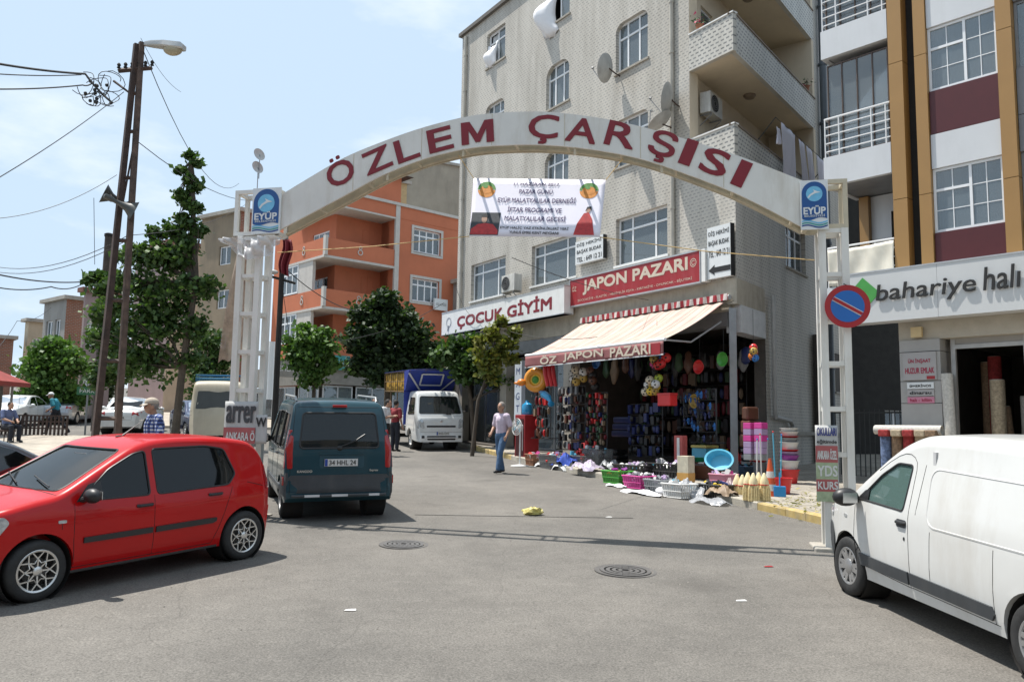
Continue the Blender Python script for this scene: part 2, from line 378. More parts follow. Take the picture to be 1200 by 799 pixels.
# ================================================================ ground
M_asph = asphalt_mat()
M_pave = paving_mat('paving', (0.34, 0.31, 0.26), (0.30, 0.27, 0.225))
M_plaza = paving_mat('plaza_paving', (0.40, 0.355, 0.29), (0.36, 0.315, 0.26), 0.6, 0.6)
def strip_to(o): return o
mb = MB()
xs = [-400, -60, -20, -8, 0, 8, 20, 60, 400]; ys = [-60, -10, 0, 10, 20, 40, 80, 160, 320, 700]
for i in range(len(xs) - 1):
    for j in range(len(ys) - 1):
        mb.quad(*[(x, y, gz(x, y)) for x, y in ((xs[i], ys[j]), (xs[i + 1], ys[j]), (xs[i + 1], ys[j + 1]), (xs[i], ys[j + 1]))])
tag(mb.build('ground', M_asph, smooth=None), kind='structure')
def slab(name, poly, h, m, lift=0.0):
    mb = MB(); top = [(x, y, gz(x, y) + h) for x, y in poly]; n = len(poly)
    mb.add(top + [(x, y, gz(x, y) - 0.3) for x, y in poly], [tuple(range(n))] + [(i, i + n, (i + 1) % n + n, (i + 1) % n) for i in range(n)])
    return tag(mb.build(name, m, smooth=None), kind='structure')
KERB = [(-5.2, 46.0), (-1.75, 29.5), (0.64, 22.7), (2.67, 18.2), (4.10, 15.3), (4.62, 13.9), (5.1, 12.4), (5.46, 11.0), (5.62, 9.0), (5.66, 4.0), (5.66, -4.0)]
slab('right_pavement', [(40, -4), (40, 60), (-5.2, 60)] + KERB, 0.125, M_pave)
PL = [(-5.35, 9.0), (-5.35, 13.4), (-6.2, 16.6), (-8.2, 24.0), (-10.2, 31.2), (-60, 31.2), (-60, 11.5), (-14, 11.0), (-9.0, 9.0)]
slab('plaza_pavement', PL[::-1], 0.10, M_plaza)
slab('far_pavement', [(-17.5, 39.4), (-8.6, 39.4), (-1.6, 50.0), (-10, 75), (-40, 75)], 0.12, M_plaza)
# kerb stones, each one a piece; the corner by the arch is painted yellow
M_kerb = mat('kerb_concrete', (0.40, 0.37, 0.31), 0.85, var=0.15, vs=3, bump=0.3, dirt=0.4)
M_kerby = mat('kerb_yellow_paint', (0.42, 0.31, 0.12), 0.8, var=0.25, vs=6, dirt=1.0, dcol=(0.3, 0.27, 0.22))
kerb = tag(bpy.data.objects.new('kerb', None), kind='structure'); COL.objects.link(kerb)
def kerb_run(pts, root, yellow):
    pts = [Vector((x, y, gz(x, y))) for x, y in pts]; carry = 0; me_w = {}
    for a, b in zip(pts, pts[1:]):
        d = b - a; Ld = d.length; n = max(1, round(Ld / 0.62)); st = Ld / n; t = d.normalized(); side = Vector((t.y, -t.x, 0)).normalized()
        for k in range(n):
            p = a + t * (k * st + 0.006); q = a + t * ((k + 1) * st - 0.006); off = side * -0.0
            w = 0.14; h = 0.135 + random.uniform(-.006, .006)
            s0 = side * (0.012 + random.uniform(-.006, .006)); s1 = side * (-w)
            mbk = MB(); vs = []
            for e in (p, q):
                vs += [e + s0 + Vector((0, 0, -.12)), e + s0 + Vector((0, 0, h - .02)), e + s0 - side * .02 + Vector((0, 0, h)), e + s1 + Vector((0, 0, h)), e + s1 + Vector((0, 0, -.12))]
            mbk.add(vs, [(0, 1, 6, 5), (1, 2, 7, 6), (2, 3, 8, 7), (3, 4, 9, 8), (4, 3, 2, 1, 0), (5, 6, 7, 8, 9)])
            o = mbk.build('kerb_stone', M_kerby if yellow(p) else M_kerb, root, smooth=None)
kerb_run([k for k in KERB if k[1] < 47], kerb, lambda p: (11.6 < p.y < 15.0) or (24.5 < p.y < 28.5))
plaza_kerb = tag(bpy.data.objects.new('plaza_kerb', None), kind='structure'); COL.objects.link(plaza_kerb)
kerb_run([(-10.2, 31.2), (-8.2, 24.0), (-6.2, 16.6), (-5.35, 13.4), (-5.35, 9.0)][::-1], plaza_kerb, lambda p: False)

# ================================================================ facade tools
def root_at(name, label, cat, C, az, z0=0, group=None):
    return thing(name, label, cat, (C[0], C[1], z0), R(90 - az), group)
def local(root, px, py, y=0.0):
    """where the line of sight through a picture point meets a root's own plane y"""
    rz = root.rotation_euler.z; ax = Vector((math.cos(rz), math.sin(rz), 0)); ny = Vector((-math.sin(rz), math.cos(rz), 0))
    r = ray(px, py); O = Vector((0, 0, H)); P0 = Vector(root.location)
    t = ((P0 - O).dot(ny) + y) / r.dot(ny); P = O + r * t
    return (P - P0).dot(ax), P.z - P0.z
def facade(parent, name, m, x0, x1, z0, z1, ops=(), t=0.22, mw=None, arch=None):
    mb = MB(); xs = sorted({x0, x1, *[o[0] for o in ops], *[o[1] for o in ops]}); zs = sorted({z0, z1, *[o[2] for o in ops], *[o[3] for o in ops]})
    for i in range(len(xs) - 1):
        for j in range(len(zs) - 1):
            cx = (xs[i] + xs[i + 1]) / 2; cz = (zs[j] + zs[j + 1]) / 2
            if any(o[0] < cx < o[1] and o[2] < cz < o[3] for o in ops): continue
            mb.quad((xs[i], 0, zs[j]), (xs[i], 0, zs[j + 1]), (xs[i + 1], 0, zs[j + 1]), (xs[i + 1], 0, zs[j]))
    for o in ops:
        a, b, c, d = o[:4]
        mb.quad((a, 0, c), (b, 0, c), (b, -t, c), (a, -t, c)); mb.quad((a, 0, d), (a, -t, d), (b, -t, d), (b, 0, d))
        mb.quad((a, 0, c), (a, -t, c), (a, -t, d), (a, 0, d)); mb.quad((b, 0, c), (b, 0, d), (b, -t, d), (b, -t, c))
        if len(o) > 4 and o[4]:
            r = o[4]
            for sx, xc in ((1, a), (-1, b)):
                pts = [(xc, 0, d)] + [(xc + sx * (r - r * math.cos(q * math.pi / 10)), 0, d - r * 0.8 * (1 - math.sin(q * math.pi / 10))) for q in range(0, 6)]
                if sx > 0: pts = pts[::-1]
                mb.prism(pts, (0, -t * 0.9, 0))
    return mb.build(name, m, parent, smooth=None, mw=mw)
def window(parent, x0, x1, z0, z1, y=-0.12, cols=(), transom=None, fw=0.055, curtain=M_curtain, gl=M_glassw, sill=M_conc, muntin=(), mw=None, frame_m=None, open_dark=None, skip=(), sill_out=0.05, name='window'):
    frame_m = frame_m or M_pvc; d = 0.05; mb = MB()
    g = fw
    mb.box(x0, x1, y - d, y, z0, z0 + g); mb.box(x0, x1, y - d, y, z1 - g, z1); mb.box(x0, x0 + g, y - d, y, z0 + g, z1 - g); mb.box(x1 - g, x1, y - d, y, z0 + g, z1 - g)
    W = x1 - x0; Hh = z1 - z0; cx = [x0 + W * c for c in cols]
    for c in cx: mb.box(c - g / 2, c + g / 2, y - d, y, z0 + g, z1 - g)
    tz = z0 + Hh * transom if transom else None
    ed = [x0 + g / 2] + cx + [x1 - g / 2]; panes = []
    for k in range(len(ed) - 1):
        a = ed[k] + g / 2; b = ed[k + 1] - g / 2
        if tz and k not in skip:
            mb.box(a, b, y - d, y, tz - g / 2, tz + g / 2); panes += [(k, a, b, z0 + g, tz - g / 2), (k, a, b, tz + g / 2, z1 - g)]
        else: panes.append((k, a, b, z0 + g, z1 - g))
    for (k, fx, fz) in muntin:   # muntins: column index, [x fractions], [z fractions]
        a = ed[k] + g / 2; b = ed[k + 1] - g / 2
        for f in fx: mb.box(a + (b - a) * f - .008, a + (b - a) * f + .008, y - .035, y - .012, z0 + g, z1 - g)
        for f in fz: mb.box(a, b, y - .036, y - .014, z0 + g + (Hh - 2 * g) * f - .008, z0 + g + (Hh - 2 * g) * f + .008)
    w = mb.build(name, frame_m, parent, smooth=None, mw=mw)
    for (k, a, b, c, e) in panes:
        if open_dark is not None and k in open_dark: continue
        q = MB().box(a, b, y - .03, y - .022, c, e); q.build('pane', gl, w, smooth=None)
    # curtain behind the glass, then a near-black box painted for the unlit room
    if curtain is not None:
        n = max(8, int(W / 0.06)); cm = MB()
        def fn(u, v): return (x0 + g + (W - 2 * g) * u, y - .10 + (0.018 * math.sin(u * n * 2.2) if curtain is not M_blind else 0), z0 + g + (Hh - 2 * g) * v)
        cm.grid(fn, n, 1); cm.build('curtain', curtain, w)
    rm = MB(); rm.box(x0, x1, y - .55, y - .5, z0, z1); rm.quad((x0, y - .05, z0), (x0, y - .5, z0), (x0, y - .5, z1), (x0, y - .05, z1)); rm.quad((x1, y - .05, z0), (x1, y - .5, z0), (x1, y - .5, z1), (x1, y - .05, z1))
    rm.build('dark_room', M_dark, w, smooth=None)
    if sill: MB().box(x0 - .06, x1 + .06, y, sill_out, z0 - .06, z0 - .002).build('sill', sill, w, smooth=None)
    return w
def wbox(parent, name, m, x0, x1, y0, y1, z0, z1, bevel=0, mw=None): return MB().box(x0, x1, y0, y1, z0, z1).build(name, m, parent, smooth=None, bevel=bevel, mw=mw)
FRONT = Matrix(((-1, 0, 0, 0), (0, 0, 1, 0), (0, 1, 0, 0), (0, 0, 0, 1)))  # text frame: reads right way from outside (+y) : x-> -x, y-> z, z-> +y
def sign_M(x, y, z, rot=0, shear=0): return Matrix.Translation((x, y, z)) @ FRONT @ Matrix.Rotation(rot, 4, 'Z')

# ================================================================ tall tiled building
C_T = (5.258, 19.0)
tall = root_at('apartment_building', 'tall grey tiled apartment block with shops below and wrapped balconies on its corner', 'building', C_T, -33)
M_tile = tile_mat('mosaic_tiles', (0.50, 0.47, 0.415), (0.26, 0.25, 0.23), 0.14, 0.085, 0.029, stain=0.5)
M_tile2 = tile_mat('balcony_tiles', (0.53, 0.51, 0.46), (0.17, 0.17, 0.165), 0.17, 0.105, 0.034, stain=0.35)
LT = 13.5
OPS = [(2.30, 4.35, 6.58, 7.92), (6.20, 8.55, 6.58, 7.90), (10.13, 12.45, 6.56, 7.90),
       (3.03, 4.42, 9.40, 10.78, .22), (6.62, 7.88, 9.40, 10.80, .45), (10.40, 11.65, 9.40, 10.72, .45),
       (3.03, 4.38, 12.20, 13.66, .3), (6.62, 7.85, 12.22, 13.66, .45), (10.40, 11.65, 12.20, 13.62, .3),
       (3.03, 4.38, 15.05, 16.40, .3), (6.62, 7.85, 15.05, 16.40, .3), (10.40, 11.65, 15.07, 16.36, .1)]
NX = 1.47
facade(tall, 'front_wall', M_tile, NX, LT, 5.62, 17.05, OPS)
facade(tall, 'corner_wall', M_tile, 0, NX, 5.62, 8.42)
for k, o in enumerate(OPS):
    if k < 3: window(tall, *o[:4], cols=(0.27, 0.72) if k != 1 else (0.24, 0.76), transom=0.73, curtain=M_blind, sill=M_white)
    elif k == 11: window(tall, *o[:4], cols=(0.5,), transom=0.7, open_dark=(1,))
    elif k == 10: window(tall, *o[:4], cols=(0.5,), transom=None, open_dark=(1,), curtain=None)
    else: window(tall, *o[:4], cols=(0.34, 0.70), transom=0.70)
# curtains blown out of the two open windows at the top
M_cloth = mat('white_cloth', (0.78, 0.78, 0.80), 0.8, var=0.04)
def blown(x0, x1, z0, z1, dep, drift):
    mb = MB()
    def fn(u, v):
        bul = math.sin(math.pi * min(1, v * 1.15)) * math.sin(math.pi * u) * dep
        return (x0 + (x1 - x0) * u + drift * (1 - v) * v * 2.2, 0.02 - .1 * v + bul + 0.03 * math.sin(u * 14), z0 + (z1 - z0) * v - 0.12 * math.sin(math.pi * u))
    mb.grid(fn, 14, 12); return mb.build('blowing_curtain', M_cloth, tall, smooth=60, solid=.004)
blown(7.15, 7.92, 14.72, 16.35, .55, .5); blown(10.98, 11.62, 15.1, 15.95, .30, .1)
# roof, plain hidden walls
mb = MB(); fp = [(0, 0), (LT, 0), (LT, -9), (3.28, -9)]
mb.prism([(LT + .12, .12, 17.05), (LT + .12, -9.1, 17.05), (3.2, -9.1, 17.05), (1.9, -5.2, 17.05), (0.0, .12, 17.05)], (0, 0, .14)); mb.build('roof', mat('roof_edge', (0.12, 0.11, 0.10), 0.8), tall, smooth=None)
mb = MB(); mb.quad((LT, 0, 0.5), (LT, -9, 0.5), (LT, -9, 17.05), (LT, 0, 17.05)); mb.quad((LT, -9, .5), (3.28, -9, .5), (3.28, -9, 17.05), (LT, -9, 17.05)); mb.build('back_wall', M_conc, tall, smooth=None)
# rainwater pipes on the front
for x in (2.04, 13.12):
    mb = MB(); mb.tube([(x, .07, 5.7), (x, .07, 16.9)], .055, 10)
    for z in np.arange(6.3, 16.9, 1.4): mb.tube([(x, .07, z), (x, .07, z + .05)], .07, 10)
    mb.build('rainwater_pipe', mat('pipe_beige', (0.45, 0.42, 0.36), .5, dirt=.4), tall)
# side wall (own frame turned through the acute corner)
SIDE = Matrix(((-.342, -.940, 0, 0), (.940, -.342, 0, 0), (0, 0, 1, 0), (0, 0, 0, 1)))
sops = [(-5.25, -3.55, 6.5, 7.75), (-9.3, -8.3, 6.5, 7.75), (-8.9, -7.9, 3.3, 4.5)]
facade(tall, 'side_wall', M_tile, -9.6, -1.85, 0.75, 5.62, [sops[2]], mw=SIDE)
facade(tall, 'side_wall', M_tile, -9.6, 0, 5.62, 8.42, sops[:2], mw=SIDE)
facade(tall, 'side_wall', M_tile, -9.6, -6.5, 8.42, 17.05, mw=SIDE)
for o in sops: window(tall, *o, cols=(0.33, 0.66), transom=0.75, mw=SIDE, sill=M_conc)
# recessed balcony wall, slabs, parapets
REC = Matrix.Translation((NX, 0, 0)) @ SIDE
rops = [(-1.55, -0.75, 11.35, 13.35), (-1.55, -0.75, 14.2, 16.2), (-4.2, -2.6, 12.2, 13.4), (-4.2, -2.6, 9.3, 10.6), (-4.2, -2.6, 15.0, 16.2)]
facade(tall, 'balcony_wall', M_cream, -6.5, 0, 8.42, 17.05, rops, t=.15, mw=REC)
for o in rops: window(tall, *o, cols=(0.5,) if o[0] < -2 else (), mw=REC, y=-.08, sill=None)
MB().quad((NX, 0, 8.42), (NX, -.3, 8.42), (NX, -.3, 17.05), (NX, 0, 17.05)).build('return_wall', M_cream, tall, smooth=None)
def sk(x, s, z, extra=0): return (x + .342 * s, extra - .940 * s, z)
M_sof = mat('balcony_soffit', (0.58, 0.49, 0.36), 0.85, var=0.06, vs=0.8, dirt=.25, dcol=(.3, .24, .17))
M_coping = mat('brown_coping', (0.19, 0.14, 0.10), 0.6)
def xside(x, s0, s1, t, z0, z1, name, m):
    "a slab standing along the side direction at front position x"
    mb = MB(); n = Vector((.94, .342, 0)) * -1  # inward normal points to the building
    a = Vector((x + .342 * s0, -.94 * s0, 0)); b = Vector((x + .342 * s1, -.94 * s1, 0)); nn = Vector((.940, .342, 0)) * t
    vs = [a, b, b + nn, a + nn]
    mb.prism([(p.x, p.y, z0) for p in vs], (0, 0, z1 - z0)); return mb
for zf, par in ((8.42, 9.37), (11.22, 12.18), (14.05, 15.02)):
    mb = MB(); mb.prism([sk(0.004, .004, zf), sk(NX, 0.004, zf), sk(NX, 6.5, zf), sk(0.004, 6.5, zf)], (0, 0, .17)); mb.build('balcony_slab', M_sof, tall, smooth=None)
    p = MB().box(0, NX - .003, -.12, .004, zf - .002, par).build('balcony_parapet', M_tile2, tall, smooth=None)
    MB().box(-.02, NX, -.14, .03, par, par + .035).build('coping', M_white, p, smooth=None)
    q = MB().box(-6.5, -.13, -.12, .004, zf - .002, par).build('balcony_parapet', M_tile2, tall, smooth=None, mw=SIDE)
    MB().box(-6.5, .0, -.14, .03, par, par + .035).build('coping', M_coping, q, smooth=None)
    MB().lathe([(0.0, 0), (.17, 0.0), (.17, -.03), (.12, -.09), (0, -.11)], 20, Matrix.Translation(sk(.72, 2.6, zf))).build('ceiling_lamp', mat('lamp_brown', (.2, .15, .1), .5), tall)
mb = xside(0.0, 6.3, 6.5, 1.38, 8.42, 17.05, '', None); mb.build('balcony_end_wall', M_cream, tall, smooth=None)
# dark drain pipe at the far end of the side wall
mb = MB(); mb.tube([(-6.95, .14, .9), (-6.95, .14, 17)], .11, 12)
for z in np.arange(2, 17, 1.9): mb.tube([(-6.95, .14, z), (-6.95, .14, z + .08)], .135, 12)
mb.build('drain_pipe', mat('pipe_dark', (.10, .115, .13), .45, dirt=.3), tall, mw=SIDE)
mb = MB(); mb.tube([(-2.2, .1, 5.5), (-2.2, .1, 2.55), (-2.25, .1, 2.4), (-3.35, .1, 2.32), (-3.5, .1, 2.2), (-3.4, .1, 1.9), (-3.1, .1, 1.55), (-3.1, .1, .95)], .055, 10)
mb.build('waste_pipe', mat('pipe_grey', (.42, .42, .41), .45), tall, mw=SIDE)
MB().box(-9.6, -3.2, -.02, .1, 1.95, 2.05).build('ledge', M_conc, tall, smooth=None, mw=SIDE)
# ground floor
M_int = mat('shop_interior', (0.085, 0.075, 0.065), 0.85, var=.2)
M_band = mat('shop_band', (0.40, 0.36, 0.29), 0.8, var=.12, dirt=.4)
wbox(tall, 'fascia_band', M_band, 0.2, LT, -.3, 0.002, 4.85, 5.618)
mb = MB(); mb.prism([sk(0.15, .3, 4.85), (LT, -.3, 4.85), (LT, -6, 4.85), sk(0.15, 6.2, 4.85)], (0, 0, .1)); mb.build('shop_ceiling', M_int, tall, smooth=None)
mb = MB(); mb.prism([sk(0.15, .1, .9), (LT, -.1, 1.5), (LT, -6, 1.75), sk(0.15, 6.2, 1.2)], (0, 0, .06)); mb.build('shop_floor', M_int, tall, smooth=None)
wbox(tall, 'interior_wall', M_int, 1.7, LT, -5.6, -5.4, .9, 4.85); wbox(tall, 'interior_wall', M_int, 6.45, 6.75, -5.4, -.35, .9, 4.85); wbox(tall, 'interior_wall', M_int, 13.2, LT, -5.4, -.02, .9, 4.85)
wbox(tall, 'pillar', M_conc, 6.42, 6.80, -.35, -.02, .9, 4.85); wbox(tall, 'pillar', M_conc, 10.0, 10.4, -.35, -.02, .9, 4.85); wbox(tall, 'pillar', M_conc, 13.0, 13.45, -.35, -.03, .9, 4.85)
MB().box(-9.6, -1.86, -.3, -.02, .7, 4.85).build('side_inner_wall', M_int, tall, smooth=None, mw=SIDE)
MB().tube([(.12, .02, .8), (.12, .02, 4.9)], .115, 4).build('steel_column', mat('steel_grey', (.27, .28, .29), .5, metal=.2), tall, smooth=None)
# rolled shutter boxes over the openings
mb = MB(); mb.box(.3, 6.4, -.34, -.02, 4.5, 4.85); mb.build('shutter_box', M_grey, tall, smooth=None)
mb = MB(); mb.box(6.85, 9.95, -.34, -.02, 4.45, 4.85); mb.box(10.45, 12.95, -.34, -.02, 4.45, 4.85); mb.build('shutter_box', M_grey, tall, smooth=None)
mb = MB(); mb.box(-1.84, -.2, -.34, .02, 4.35, 5.0); mb.build('corner_box', mat('metal_white', (.5, .5, .5), .5), tall, smooth=None, mw=SIDE)
MB().box(-1.86, -.003, -.25, .0, 5.0, 5.618).build('fascia_band', M_band, tall, smooth=None, mw=SIDE)
# glazed shop fronts of the childrens clothes shop
for x0, x1 in ((6.9, 9.95), (10.45, 12.95)):
    window(tall, x0, x1, 1.35, 4.4, y=-.5, cols=(.33, .66), curtain=None, sill=None, frame_m=M_grey)
wbox(tall, 'signboard_post', mat('blue_white_post', (.55, .6, .66), .5), 8.75, 9.15, .05, .2, 2.2, 4.2)
lettering('M', mat('navy_ink', lin(38, 60, 120), .6), tall, sign_M(8.95, .204, 3.85), h=.22); lettering('A', MATS['navy_ink'], tall, sign_M(8.95, .204, 3.45), h=.22); lettering('G', MATS['navy_ink'], tall, sign_M(8.95, .204, 3.05), h=.22); lettering('T', MATS['navy_ink'], tall, sign_M(8.95, .204, 2.65), h=.22)

# ================================================================ carpet shop building on the right
C_B = tuple(at(965, 300, 17.3).xy)
bah = root_at('apartment_building', 'brown, white and maroon panelled apartment block above the carpet shop', 'building', C_B, -42)
M_bp = mat('brown_panel', (0.33, 0.185, 0.06), 0.42, var=.05, vs=1.5); M_wp = mat('white_panel', (0.60, 0.61, 0.62), 0.4, var=.04, vs=1, dirt=.12); M_mp = mat('maroon_panel', (0.075, 0.010, 0.012), 0.4, var=.06)
M_gp = mat('grey_panel', (0.20, 0.20, 0.21), .45, var=.06)
ZB = 0.72; TOPB = 14.2
floors = [5.33, 8.19, 11.05]      # maroon/white panel courses
# structural body (dark joints show between the panels)
mb = MB(); mb.box(-7.5, -1.52, -8, -.26, 5.0, TOPB); mb.box(-1.52, -.1, -8, -1.5, 5.0, TOPB); mb.build('wall', M_dark, bah, smooth=None)
def panel(m, x0, x1, z0, z1, y0=-.03, y1=.0): return MB().box(x0 + .006, x1 - .006, y0, y1, z0 + .006, z1 - .006).build('panel', m, bah, smooth=None)
zj = [5.31, 6.72, 9.58, 12.44, TOPB]
for (a, b) in ((-1.79, -1.50), (-2.25, -2.01), (-3.77, -3.50), (-6.9, -6.62)):
    for z0, z1 in zip(zj, zj[1:]):
        panel(M_bp, a, b, z0, z1, -.30, .0)
for k, (mar0, mar1, w1, wh1) in enumerate(((5.33, 5.93, 7.20, 7.90), (7.90, 8.79, 10.10, 10.76), (10.76, 11.65, 12.96, 13.62))):
    for (a, b) in ((-3.50, -2.25), (-6.62, -3.77)):
        if a > -4:
            panel(M_mp, a, b, mar0, mar1, -.2, -.06); panel(M_wp, a, b, w1, wh1, -.2, -.05)
            window(bah, a, b, mar1, w1, y=-.10, cols=(0.46,), transom=0.66, fw=.05, skip=(0,), curtain=M_curtain, sill=None, muntin=((0, (.5,), (.333, .667)), (1, (.5,), (.33,))))
        else:
            panel(M_gp, a, a + 1.4, mar0, mar1, -.25, -.12); panel(M_gp, a + 1.4, b, mar0, mar1, -.25, -.12); panel(M_gp, a, b, w1, wh1, -.25, -.12)
            window(bah, a, b, mar1, w1, y=-.18, cols=(.33, .66), fw=.05, sill=None, frame_m=M_grey)
# balcony bay at the left end
M_wr = mat('white_rail', (.75, .75, .75), .35, var=.03)
for k, (zb, zt) in enumerate(((4.44, 5.09), (7.30, 7.95), (10.16, 10.81), (13.02, 13.67))):
    panel(M_wp, -1.50, -.05, zb, zt, -.12, 0.0); MB().box(-.17, -.055, -1.5, -.125, zb, zt).build('panel', M_wp, bah, smooth=None)
    wbox(bah, 'balcony_floor', M_grey if k < 2 else M_wp, -1.5, -.18, -1.5, -.125, zb + .02, zb + .2)
    if k < 3:
        mb = MB(); z1 = zt + .85
        for z in np.linspace(zt + .12, z1, 5): mb.tube([(-1.49, -.03, z), (-.09, -.03, z), (-.09, -1.45, z)], .014 if z < z1 - .01 else .022, 6)
        for x in (-1.40, -1.1, -.4, -.09): mb.tube([(x, -.031, zt - .01), (x, -.031, z1)], .016, 6)
        for y in (-.75, -1.4): mb.tube([(-.09, y, zt - .01), (-.09, y, z1)], .016, 6)
        mb.build('balcony_railing', M_wr, bah)
# glazed-in middle balcony and its curtain
for zt, zc in ((7.95, 10.16), (10.81, 13.02)):
    window(bah, -1.46, -.14, zt + .02, zc - .14, y=-.09, cols=(.25, .5, .75), fw=.022, frame_m=mat('brown_frame', (.08, .05, .035), .4), curtain=M_curtain, sill=None)
# open lower balcony: door, white panel, brown pier
facade(bah, 'balcony_back_wall', M_wp, -1.5, -.2, 4.6, 7.3, [(-1.42, -.85, 4.7, 6.9)], mw=Matrix.Translation((0, -1.45, 0)))
window(bah, -1.42, -.85, 4.7, 6.9, y=-1.55, transom=.8, sill=None)
panel(M_bp, -.42, -.2, 4.6, 7.3, -1.44, -1.3)
mb = MB(); mb.grid(lambda u, v: (-1.49 + 1.38 * u, .012 + .018 * math.sin(u * 17 + v * 4) * (1 - v * .6) + .01 * math.sin(u * 41 - v * 9), 5.12 + .78 * v - .03 * math.sin(u * 3.1)), 40, 10)
mb.build('tarpaulin', mat('white_tarp', (.66, .62, .52), .6, var=.08, vs=5), bah, smooth=80, solid=.003)
# ground floor: pillar with notices, beam, frames, interior
M_cl = mat('cladding_grey', (.34, .33, .315), .5, var=.06)
wbox(bah, 'lintel', mat('lintel_beige', (.42, .38, .31), .7, var=.1), -7.5, -1.5, -.55, -.06, 3.86, 5.0)
for z0, z1 in ((.8, 2.05), (2.05, 2.62), (2.62, 3.05), (3.05, 3.62), (3.62, 3.86)): MB().box(-2.28, -1.52, -.62, -.02, z0 + .006, z1 - .006).build('cladding_panel', M_cl, bah, smooth=None)
wbox(bah, 'interior_wall', M_int, -7.5, -1.6, -6.2, -6.0, .7, 4.9); wbox(bah, 'interior_wall', M_int, -1.72, -1.6, -6.0, -.62, .7, 4.9); wbox(bah, 'interior_wall', M_int, -7.5, -7.3, -6, -.1, .7, 4.9)
mb = MB(); mb.box(-7.5, -1.6, -6.0, -.1, 3.95, 4.1); mb.box(-7.5, -1.5, -6, .2, .6, .86); mb.build('shop_floor', mat('shop_tiles', (.28, .25, .21), .4), bah, smooth=None)
mb = MB()
for x in (-2.42, -3.66, -5.2, -6.6): mb.box(x - .04, x + .04, -.36, -.28, .86, 3.86)
mb.box(-6.6, -2.42, -.36, -.281, 3.66, 3.74); mb.build('shop_frame', mat('alu_frame', (.42, .41, .39), .4, metal=.4), bah, smooth=None)
MB().box(-6.56, -3.70, -.33, -.32, .9, 3.66).build('shop_glass', glass('shop_glass', (.3, .33, .33), 1.2, .12), bah, smooth=None)
MB().box(-6.6, -2.4, -.50, -.30, 3.745, 3.858).build('shutter_box', M_cl, bah, smooth=None)
wbox(bah, 'wall_lamp', mat('lamp_cream', (.55, .42, .22), .5), -1.98, -1.78, -.02, .06, 3.9, 4.1)
# dark passage fence left of the shop
mb = MB()
for x in np.arange(-1.5, 1.3, .12): mb.box(x, x + .02, -2.9, -2.88, .7, 2.6)
mb.box(-1.5, 1.3, -2.91, -2.87, 2.5, 2.54); mb.box(-1.5, 1.3, -2.91, -2.87, .95, .99)
f = thing('metal_fence', 'dark metal railing closing the passage between the two blocks', 'fence', C_B, R(90 + 42))
mb.build('railing_bars', mat('dark_iron', (.03, .032, .03), .6), f, smooth=None)['kind'] = 'stuff'

# unseen terrace added behind the camera for the car windows and paint to reflect
opp = thing('added_terrace', 'plain unseen terrace added behind the viewpoint for car reflections', 'building', (0, -17, -.8))
M_opp = mat('added_terrace_plaster', (.34, .30, .25), .85, var=.15, vs=.4, dirt=.3); mb = MB()
for k, (x0, x1, h) in enumerate(((-34, -20, 11), (-19.6, -9, 14), (-8.6, 3, 12), (3.4, 15, 15), (15.4, 32, 12))): MB().box(x0, x1, -10, 0, -.5, h).build('wall', M_opp, opp, smooth=None); mb.box(x0 + .5, x1 - .5, .003, .1, 1.0, 3.6)
for x in np.arange(-33, 31, 2.6):
    for z in (4.6, 7.5, 10.2): mb.box(x, x + 1.2, .003, .05, z, z + 1.3)
mb.build('windows', mat('added_terrace_glass', (.04, .045, .05), .3), opp, smooth=None)['kind'] = 'stuff'
# ================================================================ vehicles
def interp(tbl, x):
    if x <= tbl[0][0]: return tbl[0][1]
    for (a, va), (b, vb) in zip(tbl, tbl[1:]):
        if x <= b:
            t = (x - a) / (b - a) if b > a else 1; return va + (vb - va) * t
    return tbl[-1][1]
def smooth_tbl(tbl, n=8):
    "Catmull-Rom refinement of an (x, z) table given as a path (x may stand still)"
    P = [Vector((a, b)) for a, b in tbl]; out = []
    for i in range(len(P) - 1):
        p0 = P[max(i - 1, 0)]; p1 = P[i]; p2 = P[i + 1]; p3 = P[min(i + 2, len(P) - 1)]
        for k in range(n):
            t = k / n
            m1 = (p2 - p0) * .42; m2 = (p3 - p1) * .42
            lim = (p2 - p1).length * 1.0
            if m1.length > lim: m1 *= lim / m1.length
            if m2.length > lim: m2 *= lim / m2.length
            q = p1 * (2 * t**3 - 3 * t**2 + 1) + m1 * (t**3 - 2 * t**2 + t) + p2 * (-2 * t**3 + 3 * t**2) + m2 * (t**3 - t**2)
            out.append((q.x, q.y))
    out.append(tuple(P[-1])); return out
